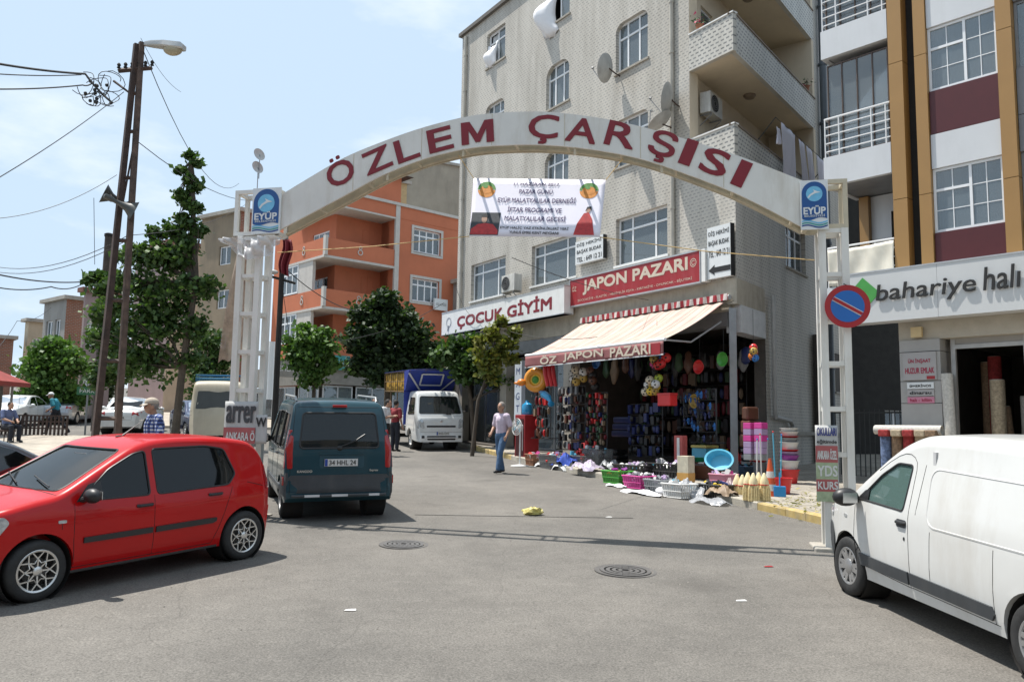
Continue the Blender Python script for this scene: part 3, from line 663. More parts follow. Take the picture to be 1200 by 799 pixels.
class Shell:
    """solid whose side outline is top(x); half width W(x) * p(z)"""
    def __init__(s, top, wid, zb, prof, rr=0.09, belt=0.9, tum=0.35, crown=0.02, n=8, sm=True):
        s.top = smooth_tbl(top, n) if sm else top; s.wid = wid; s.zb = zb; s.prof = prof; s.rr = rr; s.belt = belt; s.tum = tum; s.crown = crown
    def halfw(s, x, z):
        w = interp(s.wid, x) * interp(s.prof, z)
        if z > s.belt: w -= (z - s.belt) * s.tum
        return w
    def mesh(s, inset=0.0, x0=-99, x1=99, floor=None, zmin=0):
        rings = []; xs = []; last = None
        pts = [p for p in s.top if x0 <= p[0] <= x1]
        if x0 > -90: pts = [(x0, interp(s.top, x0))] + pts
        if x1 < 90: pts = pts + [(x1, interp(s.top, x1))]
        for (x, zt) in pts:
            if last is not None and x - last < 0.004: 
                if zt > rings[-1][0]: pass
                x = last + 0.004
            last = x
            zt = zt - inset; zb = (interp(s.zb, x) + inset) if floor is None else floor
            rr = min(s.rr, max(0.02, (zt - zb) * .3)); ring = []
            NS = 12
            for k in range(NS + 1):
                z = zb + (zt - rr - zb) * k / NS
                ring.append((max(.05, s.halfw(x, z) - inset), z))
            we = max(.05, s.halfw(x, zt - rr * .3) - inset); w0 = ring[-1][0]
            for k in range(1, 5):
                a = math.pi / 2 * k / 5
                ring.append((w0 - rr * (1 - math.cos(a)) * 1.1, zt - rr + rr * math.sin(a)))
            wt = w0 - rr * 1.1
            for f in (1.0, .7, .35): ring.append((wt * f, zt + s.crown * (1 - f * f)))
            full = [(x, y, z) for y, z in ring] + [(x, 0, zt + s.crown)] + [(x, -y, z) for y, z in ring[::-1]] + [(x, -ring[0][0] * .5, zb), (x, 0, zb), (x, ring[0][0] * .5, zb)]
            rings.append((zt, full))
        n = len(rings[0][1]); vs = []; fs = []
        for _, r in rings: vs += r
        for i in range(len(rings) - 1):
            for j in range(n):
                j2 = (j + 1) % n
                fs.append((i * n + j, (i + 1) * n + j, (i + 1) * n + j2, i * n + j2))
        # end caps, fanned from a middle point
        for i, flip in ((0, False), (len(rings) - 1, True)):
            r = rings[i][1]; zc = sum(p[2] for p in r) / n; c = len(vs); vs.append((r[0][0], 0, zc))
            for j in range(n):
                a, b = i * n + j, i * n + (j + 1) % n
                fs.append((c, a, b) if not flip else (c, b, a))
        me = bpy.data.meshes.new('shell'); me.from_pydata(vs, [], fs)
        bm = bmesh.new(); bm.from_mesh(me); bmesh.ops.recalc_face_normals(bm, faces=bm.faces); bm.to_mesh(me); bm.free(); me.update()
        return me
def bvh_of(me): return BVHTree.FromPolygons([v.co.copy() for v in me.vertices], [tuple(p.vertices) for p in me.polygons])
def rounded(poly, r=0.05, n=4):
    out = []; k = len(poly)
    for i in range(k):
        a = Vector(poly[i - 1]); b = Vector(poly[i]); c = Vector(poly[(i + 1) % k])
        u = (a - b); v = (c - b); rr = min(r, u.length * .45, v.length * .45); u.normalize(); v.normalize()
        p = b + u * rr; q = b + v * rr
        for j in range(n + 1):
            t = j / n; out.append(tuple((p * (1 - t) + b * t) * (1 - t) + (b * (1 - t) + q * t) * t))
    return out
def prism_me(poly, axis, a, b):
    mb = MB()
    if axis == 'y': mb.prism([(x, a, z) for x, z in poly], (0, b - a, 0))
    if axis == 'x': mb.prism([(a, y, z) for y, z in poly], (b - a, 0, 0))
    me = mb.mesh(); bm = bmesh.new(); bm.from_mesh(me); bmesh.ops.recalc_face_normals(bm, faces=bm.faces); bm.to_mesh(me); bm.free(); return me
def project(bv, p2, side, off=0.0):
    """p2=(u,v) ; side 'L','R' -> (x,z) from y=+-2 ; 'F','B' -> (y,z) from x=+-4 ; 'T' -> (x,y)"""
    if side in 'LR':
        sgn = 1 if side == 'L' else -1; o = Vector((p2[0], 2.5 * sgn, p2[1])); d = Vector((0, -sgn, 0))
    elif side in 'FB':
        sgn = 1 if side == 'F' else -1; o = Vector((4.5 * sgn, p2[0], p2[1])); d = Vector((-sgn, 0, 0))
    else: o = Vector((p2[0], p2[1], 5)); d = Vector((0, 0, -1))
    h, nn, _, _ = bv.ray_cast(o, d)
    if h is None: return None
    if nn.dot(d) > 0: nn = -nn
    return h + nn * off
def patch(bv, poly, side, off=0.006, thick=0.02, rings=4):
    "a skin laid on the body over a star-shaped outline, with its own thickness"
    cx = sum(p[0] for p in poly) / len(poly); cy = sum(p[1] for p in poly) / len(poly); n = len(poly)
    P = []; mb = MB(); lastgood = None
    for k in range(rings + 1):
        f = k / rings
        for p in poly:
            q = project(bv, (cx + (p[0] - cx) * f, cy + (p[1] - cy) * f), side, off)
            if q is None: q = lastgood
            lastgood = q; P.append(q)
            if k == 0: P += [q] * (n - 1); break
    if any(q is None for q in P): return MB()
    dirv = {'L': (0, -1, 0), 'R': (0, 1, 0), 'F': (-1, 0, 0), 'B': (1, 0, 0), 'T': (0, 0, -1)}[side]; dv = Vector(dirv) * thick
    vs = [tuple(q) for q in P] + [tuple(q + dv) for q in P[-n:]]; fs = []
    for k in range(rings):
        for j in range(n):
            a = k * n + j; b = k * n + (j + 1) % n
            fs.append((a, b, b + n, a + n) if k else (a, b + n, a + n))
    o = rings * n; w = (rings + 1) * n
    for j in range(n): fs.append((o + j, o + (j + 1) % n, w + (j + 1) % n, w + j))
    mb.add(vs, fs); return mb
def trim(bv, poly, side, r=0.01, closed=True, off=0.0, n=6, step=0.08):
    pts = list(poly) + ([poly[0]] if closed else []); out = []
    for a, b in zip(pts, pts[1:]):
        k = max(1, int(math.hypot(b[0] - a[0], b[1] - a[1]) / step))
        for i in range(k): out.append((a[0] + (b[0] - a[0]) * i / k, a[1] + (b[1] - a[1]) * i / k))
    out.append(pts[-1]); P = [project(bv, p, side, off) for p in out]; P = [p for p in P if p is not None]
    return MB().tube(P, r, n)

M_seam = mat('panel_gap', (0.01, 0.01, 0.01), 0.8, var=0)
M_carglass = glass('car_glass', (0.05, 0.06, 0.06), 1.0, 0.25)
M_tint = glass('car_glass_tinted', (0.006, 0.007, 0.007), 1.0, 0.78)
M_teal_gl = glass('car_glass_green', (0.22, 0.36, 0.33), 1.2, 0.38)
M_seat = mat('seat_cloth', (0.05, 0.05, 0.055), .85, var=.15)
M_cabin = mat('cabin_plastic', (0.06, 0.06, 0.062), .7)
M_lampred = mat('lamp_red', (0.35, 0.012, 0.012), .12, coat=.6, var=.15)
M_lampclr = mat('lamp_clear', (0.45, 0.47, 0.48), .1, coat=1, metal=.3, var=.3, vs=20)
M_plate = mat('plate_white', (.62, .62, .60), .4, var=.03, dirt=.2)
M_ink = mat('black_ink', (.015, .015, .015), .6, var=0)
def wheel(parent, x, y, r, w, rimr, style, rim_m, sgn, steer=0):
    M = Matrix.Translation((x, y, r)) @ Matrix.Rotation(steer, 4, 'Z') @ Matrix.Rotation(-math.pi / 2 * sgn, 4, 'X')
    wh = bpy.data.objects.new('wheel', None); COL.objects.link(wh); wh.parent = parent; wh.matrix_local = M; wh.empty_display_size = .2
    h = w / 2; prof = [(rimr - .01, -h * .9), (rimr + .02, -h), (r - .035, -h * .98), (r - .012, -h * .8), (r, -h * .55), (r, h * .55), (r - .012, h * .8), (r - .035, h * .98), (rimr + .02, h), (rimr - .01, h * .9)]
    MB().lathe(prof, 40, close=True).build('tyre', M_rubber, wh, smooth=40)
    MB().lathe([(rimr + .004, h * .9), (rimr - .006, h * .95), (rimr - .022, h * .9), (rimr - .03, h * .45), (rimr - .03, -h * .1)], 40, open=True).build('rim', rim_m, wh, smooth=40)
    mb = MB().lathe([(rimr - .004, -h * .1), (.0, -h * .12)], 32, open=True); mb.build('gap_shade_disc', M_dark, wh)  # dark disc stands in for the shade between the spokes
    MB().lathe([(.0, h * .05), (rimr * .6, h * .05), (rimr * .6, -h * .05)], 28, open=True).build('brake_disc', mat('disc_iron', (.09, .085, .08), .5, metal=.6), wh)
    z1 = h * .82; sp = MB()
    def bar(a0, r0_, a1, r1_, wd, z, th=.02):
        p = Vector((r0_ * math.cos(a0), r0_ * math.sin(a0), z)); q = Vector((r1_ * math.cos(a1), r1_ * math.sin(a1), z + .008)); d = (q - p).normalized(); s_ = d.cross(Vector((0, 0, 1))) * wd / 2; u = Vector((0, 0, th))
        sp.add([p + s_ - u, p - s_ - u, q - s_ * .8 - u, q + s_ * .8 - u, p + s_, p - s_, q - s_ * .8, q + s_ * .8], [(3, 2, 1, 0), (4, 5, 6, 7), (0, 1, 5, 4), (1, 2, 6, 5), (2, 3, 7, 6), (3, 0, 4, 7)])
    if style == 'mesh':
        for k in range(8):
            a = k * math.pi / 4; rm = rimr * .58
            bar(a, .03, a, rm, .016, z1); bar(a, rm, a + .30, rimr - .015, .013, z1); bar(a, rm, a - .30, rimr - .015, .013, z1)
            bar(a, rm, a + .39, rimr * .40, .011, z1 - .002); bar(a, rm, a - .39, rimr * .40, .011, z1 - .002)
        sp.lathe([(.048, z1 - .02), (.045, z1 + .008), (.03, z1 + .014), (0.0, z1 + .014)], 20)
    elif style == 'cap6':
        for k in range(6):
            a = k * math.pi / 3
            for s2 in (-1, 1):
                bar(a + s2 * .22, .06, a + s2 * .20, rimr - .012, .05, z1); 
            bar(a, .05, a, rimr - .05, .06, z1 - .004)
        sp.lathe([(.085, z1 - .02), (.08, z1 + .004), (.04, z1 + .02), (0, z1 + .02)], 24); sp.lathe([(rimr, z1 - .015), (rimr - .005, z1 + .005), (rimr - .03, z1)], 40, open=True)
    else:
        sp.lathe([(rimr - .02, z1 - .02), (rimr * .75, z1 - .005), (rimr * .6, z1 - .04), (rimr * .35, z1 - .02), (.03, z1), (0, z1)], 32)
        for k in range(8): sp.ball((rimr * .62 * math.cos(k * .785), rimr * .62 * math.sin(k * .785), z1 - .02), .016, 8, 4)
    sp.build('spokes' if style != 'steel' else 'hub_cap', rim_m, wh, smooth=30)
    return wh
def place_vehicle(o, centre, fwd):
    """put the car on the sloping street"""
    f = Vector((fwd[0], fwd[1], 0)).normalized(); f.z = GY * f.y; f.normalize()
    n = Vector((0, -GY, 1)).normalized(); l = n.cross(f).normalized()
    M = Matrix((f, l, n)).transposed().to_4x4(); M.translation = Vector((centre[0], centre[1], gz(*centre))); o.matrix_world = M
def plate(parent, M, s, w=.52, h=.11, name='number_plate'):
    p = MB().box(-w / 2, w / 2, -h / 2, h / 2, -.008, 0).build(name, M_plate, parent, smooth=None, mw=M)
    MB().box(-w / 2 + .004, -w / 2 + .045, -h / 2 + .004, h / 2 - .004, 0, .002).build('blue_band', mat('eu_blue', (.02, .06, .3), .5, var=0), p, smooth=None)
    lettering(s, M_ink, p, Matrix.Translation((.02, 0, .003)), w=w * .80, h=h * .66, bold=.01)
BACKM = Matrix(((0, 0, -1, 0), (-1, 0, 0, 0), (0, 1, 0, 0), (0, 0, 0, 1)))  # reads from behind the car
FRONTM = Matrix(((0, 0, 1, 0), (1, 0, 0, 0), (0, 1, 0, 0), (0, 0, 0, 1)))
def seats(parent, spots, zf):
    for (x, y, w) in spots:
        mb = MB(); mb.box(x - .22, x + .24, y - w / 2, y + w / 2, zf + .12, zf + .32)
        Mx = Matrix.Translation((x - .24, y, zf + .3)) @ Matrix.Rotation(-.22, 4, 'Y'); mb.box(-.06, .06, -w / 2 + .01, w / 2 - .01, 0, .52, Mx)
        n = 1 if w < .8 else 3
        for k in range(n):
            yy = (k - (n - 1) / 2) * .42; mb.box(-.04, .04, yy - .12, yy + .12, .54, .72, Mx)
        mb.build('seat', M_seat, parent, smooth=None, bevel=.03)
def car(name, label, cat, sh, paint, wheels, wr, ww, rimr, rstyle, rim_m, track, windows=(), wshield=None, wrear=None, gl=None, glw=None, cab=None, seams=(), mould=(), group=None, seatspots=(), arch=.05, detail=True, lower=None, floor=.42):
    t = thing(name, label, cat, group=group)
    M0 = sh.mesh(); bv = bvh_of(M0); body = M0
    cuts = []
    for wx in wheels:
        for sgn in (1, -1):
            mb = MB(); mb.lathe([(0, 0), (wr + arch, 0), (wr + arch, .45), (0, .45)], 40, Matrix.Translation((wx, sgn * 1.0, wr + .01)) @ Matrix.Rotation(math.pi / 2 * sgn, 4, 'X'))
            me = mb.mesh(); bm = bmesh.new(); bm.from_mesh(me); bmesh.ops.remove_doubles(bm, verts=bm.verts, dist=1e-5); bmesh.ops.recalc_face_normals(bm, faces=bm.faces); bm.to_mesh(me); bm.free()
            body = boolean(body, me, 'DIFFERENCE')
    glassy = []
    if detail and cab:
        inner = sh.mesh(inset=.05, x0=cab[0], x1=cab[1], floor=floor); body = boolean(body, inner, 'DIFFERENCE')
        Wn = []
        for poly in windows: Wn.append((prism_me(rounded(poly, .045), 'y', -1.3, 1.3), 'side', poly))
        if wshield: Wn.append((prism_me(rounded(wshield[0], .06), 'x', wshield[1], wshield[2]), 'front', wshield[0]))
        if wrear: Wn.append((prism_me(rounded(wrear[0], .06), 'x', wrear[1], wrear[2]), 'rear', wrear[0]))
        for w, kind, poly in Wn:
            body = boolean(body, w, 'DIFFERENCE')
            ws = [w] if kind != 'side' else [prism_me(rounded(poly, .045), 'y', 0, 1.3), prism_me(rounded(poly, .045), 'y', -1.3, 0)]
            for w2 in ws:
                g = boolean(w2, sh.mesh(inset=.010), 'INTERSECT'); g = boolean(g, sh.mesh(inset=.015), 'DIFFERENCE')
                glassy.append((g, kind))
    b = part('body', smooth_mesh(body, 28), paint, t)
    for g, kind in glassy: part({'side': 'side_window', 'front': 'windscreen', 'rear': 'rear_window'}[kind], smooth_mesh(g, 30), (glw if kind != 'side' and glw else gl), t)
    if not (detail and cab):
        for poly in windows:
            for s_ in 'LR': patch(bv, rounded(poly, .04), s_, .004, .01, 3).build('side_window', gl, t)
        if wshield: patch(bv, rounded(wshield[0], .05), 'F', .004, .01, 4).build('windscreen', gl, t)
        if wrear: patch(bv, rounded(wrear[0], .05), 'B', .004, .01, 4).build('rear_window', gl, t)
    for poly in windows:
        for s_ in ('LR' if detail else ''): trim(bv, rounded(poly, .045), s_, .011, off=-.002).build('window_seal', M_black, t)
    if detail:
        if wshield: trim(bv, rounded(wshield[0], .06), 'F', .012, off=-.002).build('window_seal', M_black, t)
        if wrear: trim(bv, rounded(wrear[0], .06), 'B', .014, off=-.002).build('window_seal', M_black, t)
    for poly, side in seams: 
        trim(bv, poly, side, .0045, closed=False, off=-.001, n=4, step=.06).build('panel_seam', M_seam, t)
    for poly, side, m_, th in mould: patch(bv, poly, side, th, th + .02, 3).build('moulding', m_, t)
    for wx in wheels:
        for sgn in (1, -1): 
            wheel(t, wx, sgn * track, wr, ww, rimr, rstyle, rim_m, sgn)
            mb = MB(); mb.lathe([(wr + arch - .004, 0), (wr + arch - .004, .30), (0.001, .30)], 28, Matrix.Translation((wx, sgn * (track + .06), wr + .01)) @ Matrix.Rotation(math.pi / 2 * sgn, 4, 'X')); mb.f = [f for f in mb.f if len(f) == 4]; mb.build('wheel_arch_liner', M_dark, t)
    seats(t, seatspots, floor)
    return t, bv
def mirror(parent, x, y, z, m, sgn, s=1.0):
    mb = MB(); mb.ball((x - .02, y + sgn * .11 * s, z), (.075 * s, .11 * s, .075 * s), 14, 8); mb.tube([(x + .03, y - sgn * .03, z - .05), (x, y + sgn * .06, z - .03)], .03, 8); o = mb.build('mirror', m, parent)
    MB().box(x - .092 * s, x - .085 * s, y + sgn * .11 * s - .06 * s, y + sgn * .11 * s + .06 * s, z - .04 * s, z + .04 * s).build('mirror_glass', M_chrome, o, smooth=None)
def handle(parent, bv, x, z, side, m, L_=.17):
    p = project(bv, (x, z), side, .018)
    if p is None: return
    mb = MB(); sgn = 1 if side == 'L' else -1
    mb.tube([p + Vector((-L_ / 2, -.02 * sgn, 0)), p + Vector((-L_ / 2 + .02, 0, 0)), p + Vector((L_ / 2 - .02, 0, 0)), p + Vector((L_ / 2, -.02 * sgn, 0))], .017, 8); mb.build('door_handle', m, parent)

# ---------------------------------------------------------------- red hatchback
PROF = [(0, .86), (.22, .93), (.34, .975), (.6, 1.0), (.8, .995), (.92, .975), (2.2, .965)]
sh = Shell([(-1.73, .62), (-1.725, .80), (-1.71, .95), (-1.64, 1.12), (-1.50, 1.33), (-1.36, 1.415), (-1.0, 1.465), (-.4, 1.49), (-.05, 1.472), (.22, 1.40), (.62, 1.20), (1.02, 1.00), (1.30, .945), (1.65, .87), (1.88, .76), (1.98, .64), (2.01, .52)],
           [(-1.73, .58), (-1.68, .69), (-1.55, .77), (-1.1, .82), (.9, .83), (1.5, .80), (1.8, .70), (1.95, .56), (2.01, .46)], [(-1.8, .30), (-1.6, .24), (-.9, .21), (1.0, .21), (1.7, .22), (2.01, .28)], PROF, rr=.085, belt=.90, tum=.30)
M_redp = mat('red_car_paint', (0.44, 0.002, 0.003), .3, coat=.4, var=.04, vs=2, spec=.2)
W1 = [(.86, .915), (.06, .905), (.06, 1.37), (.20, 1.345), (.50, 1.205)]; W2 = [(-.03, .905), (-.98, .925), (-1.10, 1.04), (-.98, 1.34), (-.72, 1.385), (-.03, 1.385)]
getz, bv = car('hatchback', 'bright red five-door hatchback parked at the left in front of the arch', 'car', sh, M_redp, (1.2275, -1.2275), .292, .185, .205, 'mesh', M_chrome, .722,
    windows=[W1, W2], wshield=([(-.66, 1.015), (.66, 1.015), (.54, 1.385), (-.54, 1.385)], .13, 1.3), wrear=([(-.56, .98), (.56, .98), (.5, 1.32), (-.5, 1.32)], -2, -1.25), gl=M_tint, glw=M_carglass, cab=(-1.48, .98),
    seams=[([(.88, .30), (.90, .55), (.90, .90)], 'L'), ([(.01, .27), (.01, .90)], 'L'), ([(.90, .27), (.01, .265), (-.76, .27)], 'L'), ([(-.76, .27), (-.85, .45), (-.93, .65), (-1.03, .90)], 'L'), ([(.88, .30), (.90, .55), (.90, .90)], 'R'), ([(.01, .27), (.01, .90)], 'R'),
           ([(1.02, .72), (1.02, .66)], 'L'), ([(-.62, 1.0), (-.62, .55)], 'B'), ([(.62, 1.0), (.62, .55)], 'B'), ([(-1.27, .93), (-1.78, .80)], 'L'), ([(1.05, .74), (1.0, -.74)], 'T')],
    mould=[([(.80, .50), (.80, .555), (.4, .558), (0.03, .56), (.03, .50)], 'L', M_black, .016), ([(-.01, .50), (-.01, .56), (-.45, .565), (-.80, .565), (-.80, .525), (-.75, .505)], 'L', M_black, .016),
           ([(-.70, .42), (.70, .42), (.68, .60), (-.68, .60)], 'B', M_redp, .012)],
    seatspots=[(.25, .36, .48), (.25, -.36, .48), (-.72, 0, 1.2)])
for s_, sg in (('L', 1), ('R', -1)):
    patch(bv, rounded([(-1.72, .80), (-1.71, 1.0), (-1.62, 1.12), (-1.57, 1.02), (-1.58, .82)], .03), s_, .004, .01).build('tail_lamp', M_lampred, getz)
    patch(bv, rounded([(1.97, .60), (1.90, .72), (1.55, .84), (1.5, .78), (1.6, .64)], .03), s_, .005, .01).build('headlight', M_lampclr, getz)
    patch(bv, rounded([(1.06, .72), (1.06, .75), (.98, .75), (.98, .72)], .012), s_, .006, .01).build('side_indicator', M_lampclr, getz)
    handle(getz, bv, .13, .80, s_, M_black, .18); handle(getz, bv, -.78, .83, s_, M_black, .18)
    mirror(getz, .80, sg * .80, .97, M_black, sg)
    patch(bv, [(.88, .91), (.60, .915), (.60, 1.10), (.74, 1.07)], s_, .005, .012).build('mirror_corner', M_black, getz)
MB().tube([(-.1, 0, 1.50), (-.34, 0, 1.66)], [.012, .003], 6).build('roof_aerial', M_black, getz); MB().ball((-.06, 0, 1.495), (.05, .02, .012), 8, 5).build('aerial_base', M_black, getz)
for y in (.48, -.1): trim(bv, [(y, 1.03), (y - .5, 1.10)], 'F', .008, closed=False, off=.02).build('wiper', M_black, getz)
MB().box(.72, 1.05, -.68, .68, .70, .93).build('dashboard', M_cabin, getz, smooth=None, bevel=.03)
MB().lathe([(.17, -.012), (.185, 0), (.17, .012), (.158, 0)], 24, Matrix.Translation((.62, .36, .93)) @ Matrix.Rotation(R(62), 4, 'Y'), close=True).build('steering_wheel', M_black, getz)
MB().box(.36, .40, -.12, .12, 1.27, 1.33).build('rear_view_mirror', M_black, getz, smooth=None, bevel=.01)
trim(bv, [(1.0, .70), (.2, .735), (-.8, .76), (-1.6, .78)], 'L', .007, closed=False, off=-.004).build('body_crease', M_redp, getz); trim(bv, [(.9, .225), (-.85, .225)], 'L', .02, closed=False, off=-.008).build('sill', M_black, getz)
a, b_ = G(44, 706).xy, G(287, 656).xy; f_ = (a - b_).normalized(); mid = (a + b_) / 2; lft = Vector((-f_.y, f_.x))
place_vehicle(getz, mid - lft * .80 , f_); getz.scale = ((a - b_).length / 2.455,) * 3

# ---------------------------------------------------------------- grey saloon behind it, at the left edge
M_greyp = mat('grey_car_paint', (.11, .115, .125), .25, metal=.5, coat=1, var=.04)
shs = Shell([(-2.15, .62), (-2.13, .85), (-2.0, .98), (-1.55, 1.03), (-1.2, 1.10), (-.75, 1.33), (-.35, 1.44), (.2, 1.455), (.5, 1.40), (.95, 1.18), (1.3, 1.0), (1.75, .93), (2.05, .84), (2.2, .70), (2.23, .55)],
            [(-2.15, .66), (-2.0, .78), (-1.3, .85), (1.2, .86), (1.8, .80), (2.1, .68), (2.23, .5)], [(-2.15, .33), (-1.8, .24), (1.8, .22), (2.23, .3)], PROF, rr=.085, belt=.93, tum=.33)
SW = [[(.88, .97), (.02, .96), (.02, 1.38), (.3, 1.37), (.55, 1.29)], [(-.05, .96), (-.98, .99), (-1.08, 1.06), (-.74, 1.26), (-.4, 1.37), (-.05, 1.385)]]
def saloon(label, paint, gl=M_tint, **kw):
    t, bv = car('saloon_car', label, 'car', shs, paint, (1.33, -1.30), .30, .19, .20, 'cap6', M_chrome, .745, windows=SW, wshield=([(-.68, 1.04), (.68, 1.04), (.57, 1.38), (-.57, 1.38)], 0, 1), wrear=([(-.64, 1.10), (.64, 1.10), (.55, 1.36), (-.55, 1.36)], 0, 1), gl=gl, detail=False,
        seams=[([(.9, .3), (.92, .95)], 'L'), ([(.0, .28), (.0, .95)], 'L'), ([(.9, .3), (.92, .95)], 'R'), ([(.0, .28), (.0, .95)], 'R'), ([(-.55, 1.02), (-.5, .62), (.5, .62), (.55, 1.02)], 'B')], **kw)
    for s_, sg in (('L', 1), ('R', -1)):
        handle(t, bv, .15, .88, s_, paint); handle(t, bv, -.85, .90, s_, paint); mirror(t, .84, sg * .83, 1.0, paint, sg)
    for sg in (1, -1):
        patch(bv, rounded([(sg * .50, .80), (sg * .76, .78), (sg * .80, .93), (sg * .52, .94)], .03), 'B', .006, .012, 3).build('tail_lamp', M_lampred, t)
        patch(bv, rounded([(sg * .40, .66), (sg * .62, .64), (sg * .70, .80), (sg * .42, .74)], .03), 'F', .006, .012, 3).build('headlight', M_lampclr, t)
    patch(bv, rounded([(-.36, .56), (.36, .56), (.38, .70), (-.38, .70)], .03), 'F', .006, .012, 3).build('grille', M_black, t)
    plate(t, Matrix.Translation((-2.175, 0, .70)) @ BACKM, '34 TK 618'); plate(t, Matrix.Translation((2.25, 0, .45)) @ FRONTM, '34 TK 618')
    return t
M_whitep = mat('white_car_paint', (.66, .67, .66), .25, coat=1, var=.03, dirt=.08, dcol=(.45, .42, .37))
M_silverp = mat('silver_car_paint', (.38, .40, .42), .28, metal=.6, coat=1, var=.04)
M_bluep = mat('blue_car_paint', (.010, .02, .07), .25, metal=.2, coat=1, var=.04)
g1 = saloon('dark grey saloon car beyond the red hatchback at the left edge', M_greyp); place_vehicle(g1, (-6.55, 9.0), (-.45, -.9))
s1 = saloon('white saloon car seen from behind, parked left of the rusty power pole', M_whitep); place_vehicle(s1, (-16.3, 35.6), (-.16, .98))

# ---------------------------------------------------------------- teal small van, seen from behind
shk = Shell([(-1.97, .50), (-1.955, 1.02), (-1.90, 1.25), (-1.80, 1.62), (-1.70, 1.775), (-1.5, 1.81), (-.5, 1.83), (.35, 1.80), (.62, 1.70), (.95, 1.42), (1.28, 1.12), (1.55, 1.04), (1.85, .93), (2.0, .78), (2.05, .55)],
            [(-1.97, .775), (-1.93, .815), (-1.8, .828), (1.2, .83), (1.7, .78), (1.95, .66), (2.05, .5)], [(-1.97, .36), (-1.9, .30), (-1.6, .26), (1.6, .25), (2.05, .3)],
            [(0, .90), (.25, .95), (.4, 1.0), (.7, 1.0), (1.0, .985), (2.2, .96)], rr=.10, belt=1.02, tum=.17)
M_teal = mat('teal_car_paint', (0.008, 0.045, 0.062), .35, metal=.1, coat=.5, var=.05, vs=2, dirt=.15, dcol=(.07, .08, .08), spec=.3)
M_bump = mat('dark_bumper', (0.045, 0.05, 0.055), .6, var=.1, dirt=.2, dcol=(.16, .15, .13))
KW = [[(1.05, 1.06), (.15, 1.04), (.15, 1.62), (.42, 1.61)], [(.05, 1.04), (-.80, 1.04), (-.80, 1.63), (.05, 1.63)], [(-.90, 1.05), (-1.58, 1.07), (-1.52, 1.60), (-.90, 1.62)]]
kang, bv = car('small_van', 'dark teal small passenger van with roof rails seen from behind', 'van', shk, M_teal, (1.30, -1.30), .30, .18, .19, 'steel', mat('steel_wheel', (.30, .30, .30), .5, metal=.5), .725,
    windows=KW, wshield=([(-.68, 1.15), (.68, 1.15), (.58, 1.66), (-.58, 1.66)], .5, 1.5), wrear=([(-.60, 1.10), (.60, 1.10), (.55, 1.63), (-.55, 1.63)], -2.1, -1.6), gl=M_carglass, glw=M_carglass, cab=(-1.80, 1.1), floor=.5,
    seams=[([(-.735, .42), (-.73, 1.0), (-.66, 1.70)], 'B'), ([(.735, .42), (.73, 1.0), (.66, 1.70)], 'B'), ([(-.66, 1.715), (.66, 1.715)], 'B'), ([(.1, .3), (.1, 1.66)], 'L'), ([(-.85, .3), (-.85, 1.66)], 'L'), ([(-.85, 1.0), (-1.75, .99)], 'L'), ([(.1, .3), (.1, 1.66)], 'R')],
    mould=[([(-.80, .40), (.80, .40), (.81, .50), (.80, .62), (.72, .70), (-.72, .70), (-.80, .62), (-.81, .50)], 'B', M_bump, .012), ([(1.2, .42), (-1.95, .42), (-1.95, .52), (1.2, .52)], 'L', M_bump, .012), ([(-1.62, .36), (-1.95, .36), (-1.95, .74), (-1.62, .70)], 'L', M_bump, .014), ([(-1.62, .36), (-1.95, .36), (-1.95, .74), (-1.62, .70)], 'R', M_bump, .014)],
    seatspots=[(.35, .38, .5), (.35, -.38, .5), (-.6, 0, 1.25)])
for s_, sg in (('L', 1), ('R', -1)):
    patch(bv, rounded([(sg * .775, .80), (sg * .70, .80), (sg * .69, 1.28), (sg * .735, 1.30), (sg * .79, 1.1)], .02), 'B', .010, .03, 3).build('tail_lamp', M_lampred, kang)
    patch(bv, rounded([(-1.93, .80), (-1.84, .80), (-1.80, 1.36), (-1.86, 1.38)], .02), s_, .008, .03, 3).build('tail_lamp', M_lampred, kang)
    patch(bv, rounded([(-1.92, .55), (-1.86, .55), (-1.86, .68), (-1.92, .68)], .02), s_, .02, .02, 3).build('reflector', M_lampred, kang)
    mb = MB(); mb.tube([(-1.5, sg * .62, 1.80), (-1.42, sg * .63, 1.865), (.2, sg * .63, 1.885), (.3, sg * .62, 1.82)], .017, 8); mb.tube([(-.6, sg * .63, 1.80), (-.6, sg * .63, 1.88)], .014, 6); mb.build('roof_rail', mat('rail_grey', (.35, .36, .36), .4, metal=.4), kang)
    handle(kang, bv, .25, .95, s_, M_black); handle(kang, bv, -.72, .96, s_, M_black); mirror(kang, .98, sg * .80, 1.10, M_black, sg, 1.25)
MB().box(-1.83, -1.78, -.11, .11, 1.715, 1.755).build('brake_lamp', M_lampred, kang, smooth=None, bevel=.008)
mb = MB(); mb.tube([(-2.005, -.70, .40), (-2.03, -.66, .40), (-2.03, .66, .40), (-2.005, .70, .40)], .022, 8)
bar = mb.build('bumper_bar', M_bump, kang)
for y0, y1 in ((-.60, -.44), (-.12, .12), (.30, .52)): MB().box(-2.052, -2.03, y0, y1, .385, .418).build('reflective_strip', mat('strip_white', (.6, .6, .6), .4), bar, smooth=None)
patch(bv, rounded([(-.37, .80), (.30, .80), (.30, 1.0), (-.37, 1.0)], .04), 'B', .002, .02, 3).build('plate_recess', mat('teal_recess', (.010, .05, .07), .5), kang)  # recess has its own flat teal, close to the body paint
plate(kang, Matrix.Translation((-1.978, -.02, .885)) @ Matrix.Rotation(R(-3), 4, 'Y') @ BACKM, '34 HHL 24', w=.50)
patch(bv, rounded([(-.36, 1.0), (.30, 1.0), (.30, 1.035), (-.36, 1.035)], .012), 'B', .02, .03, 3).build('plate_lamp_bar', M_teal, kang)
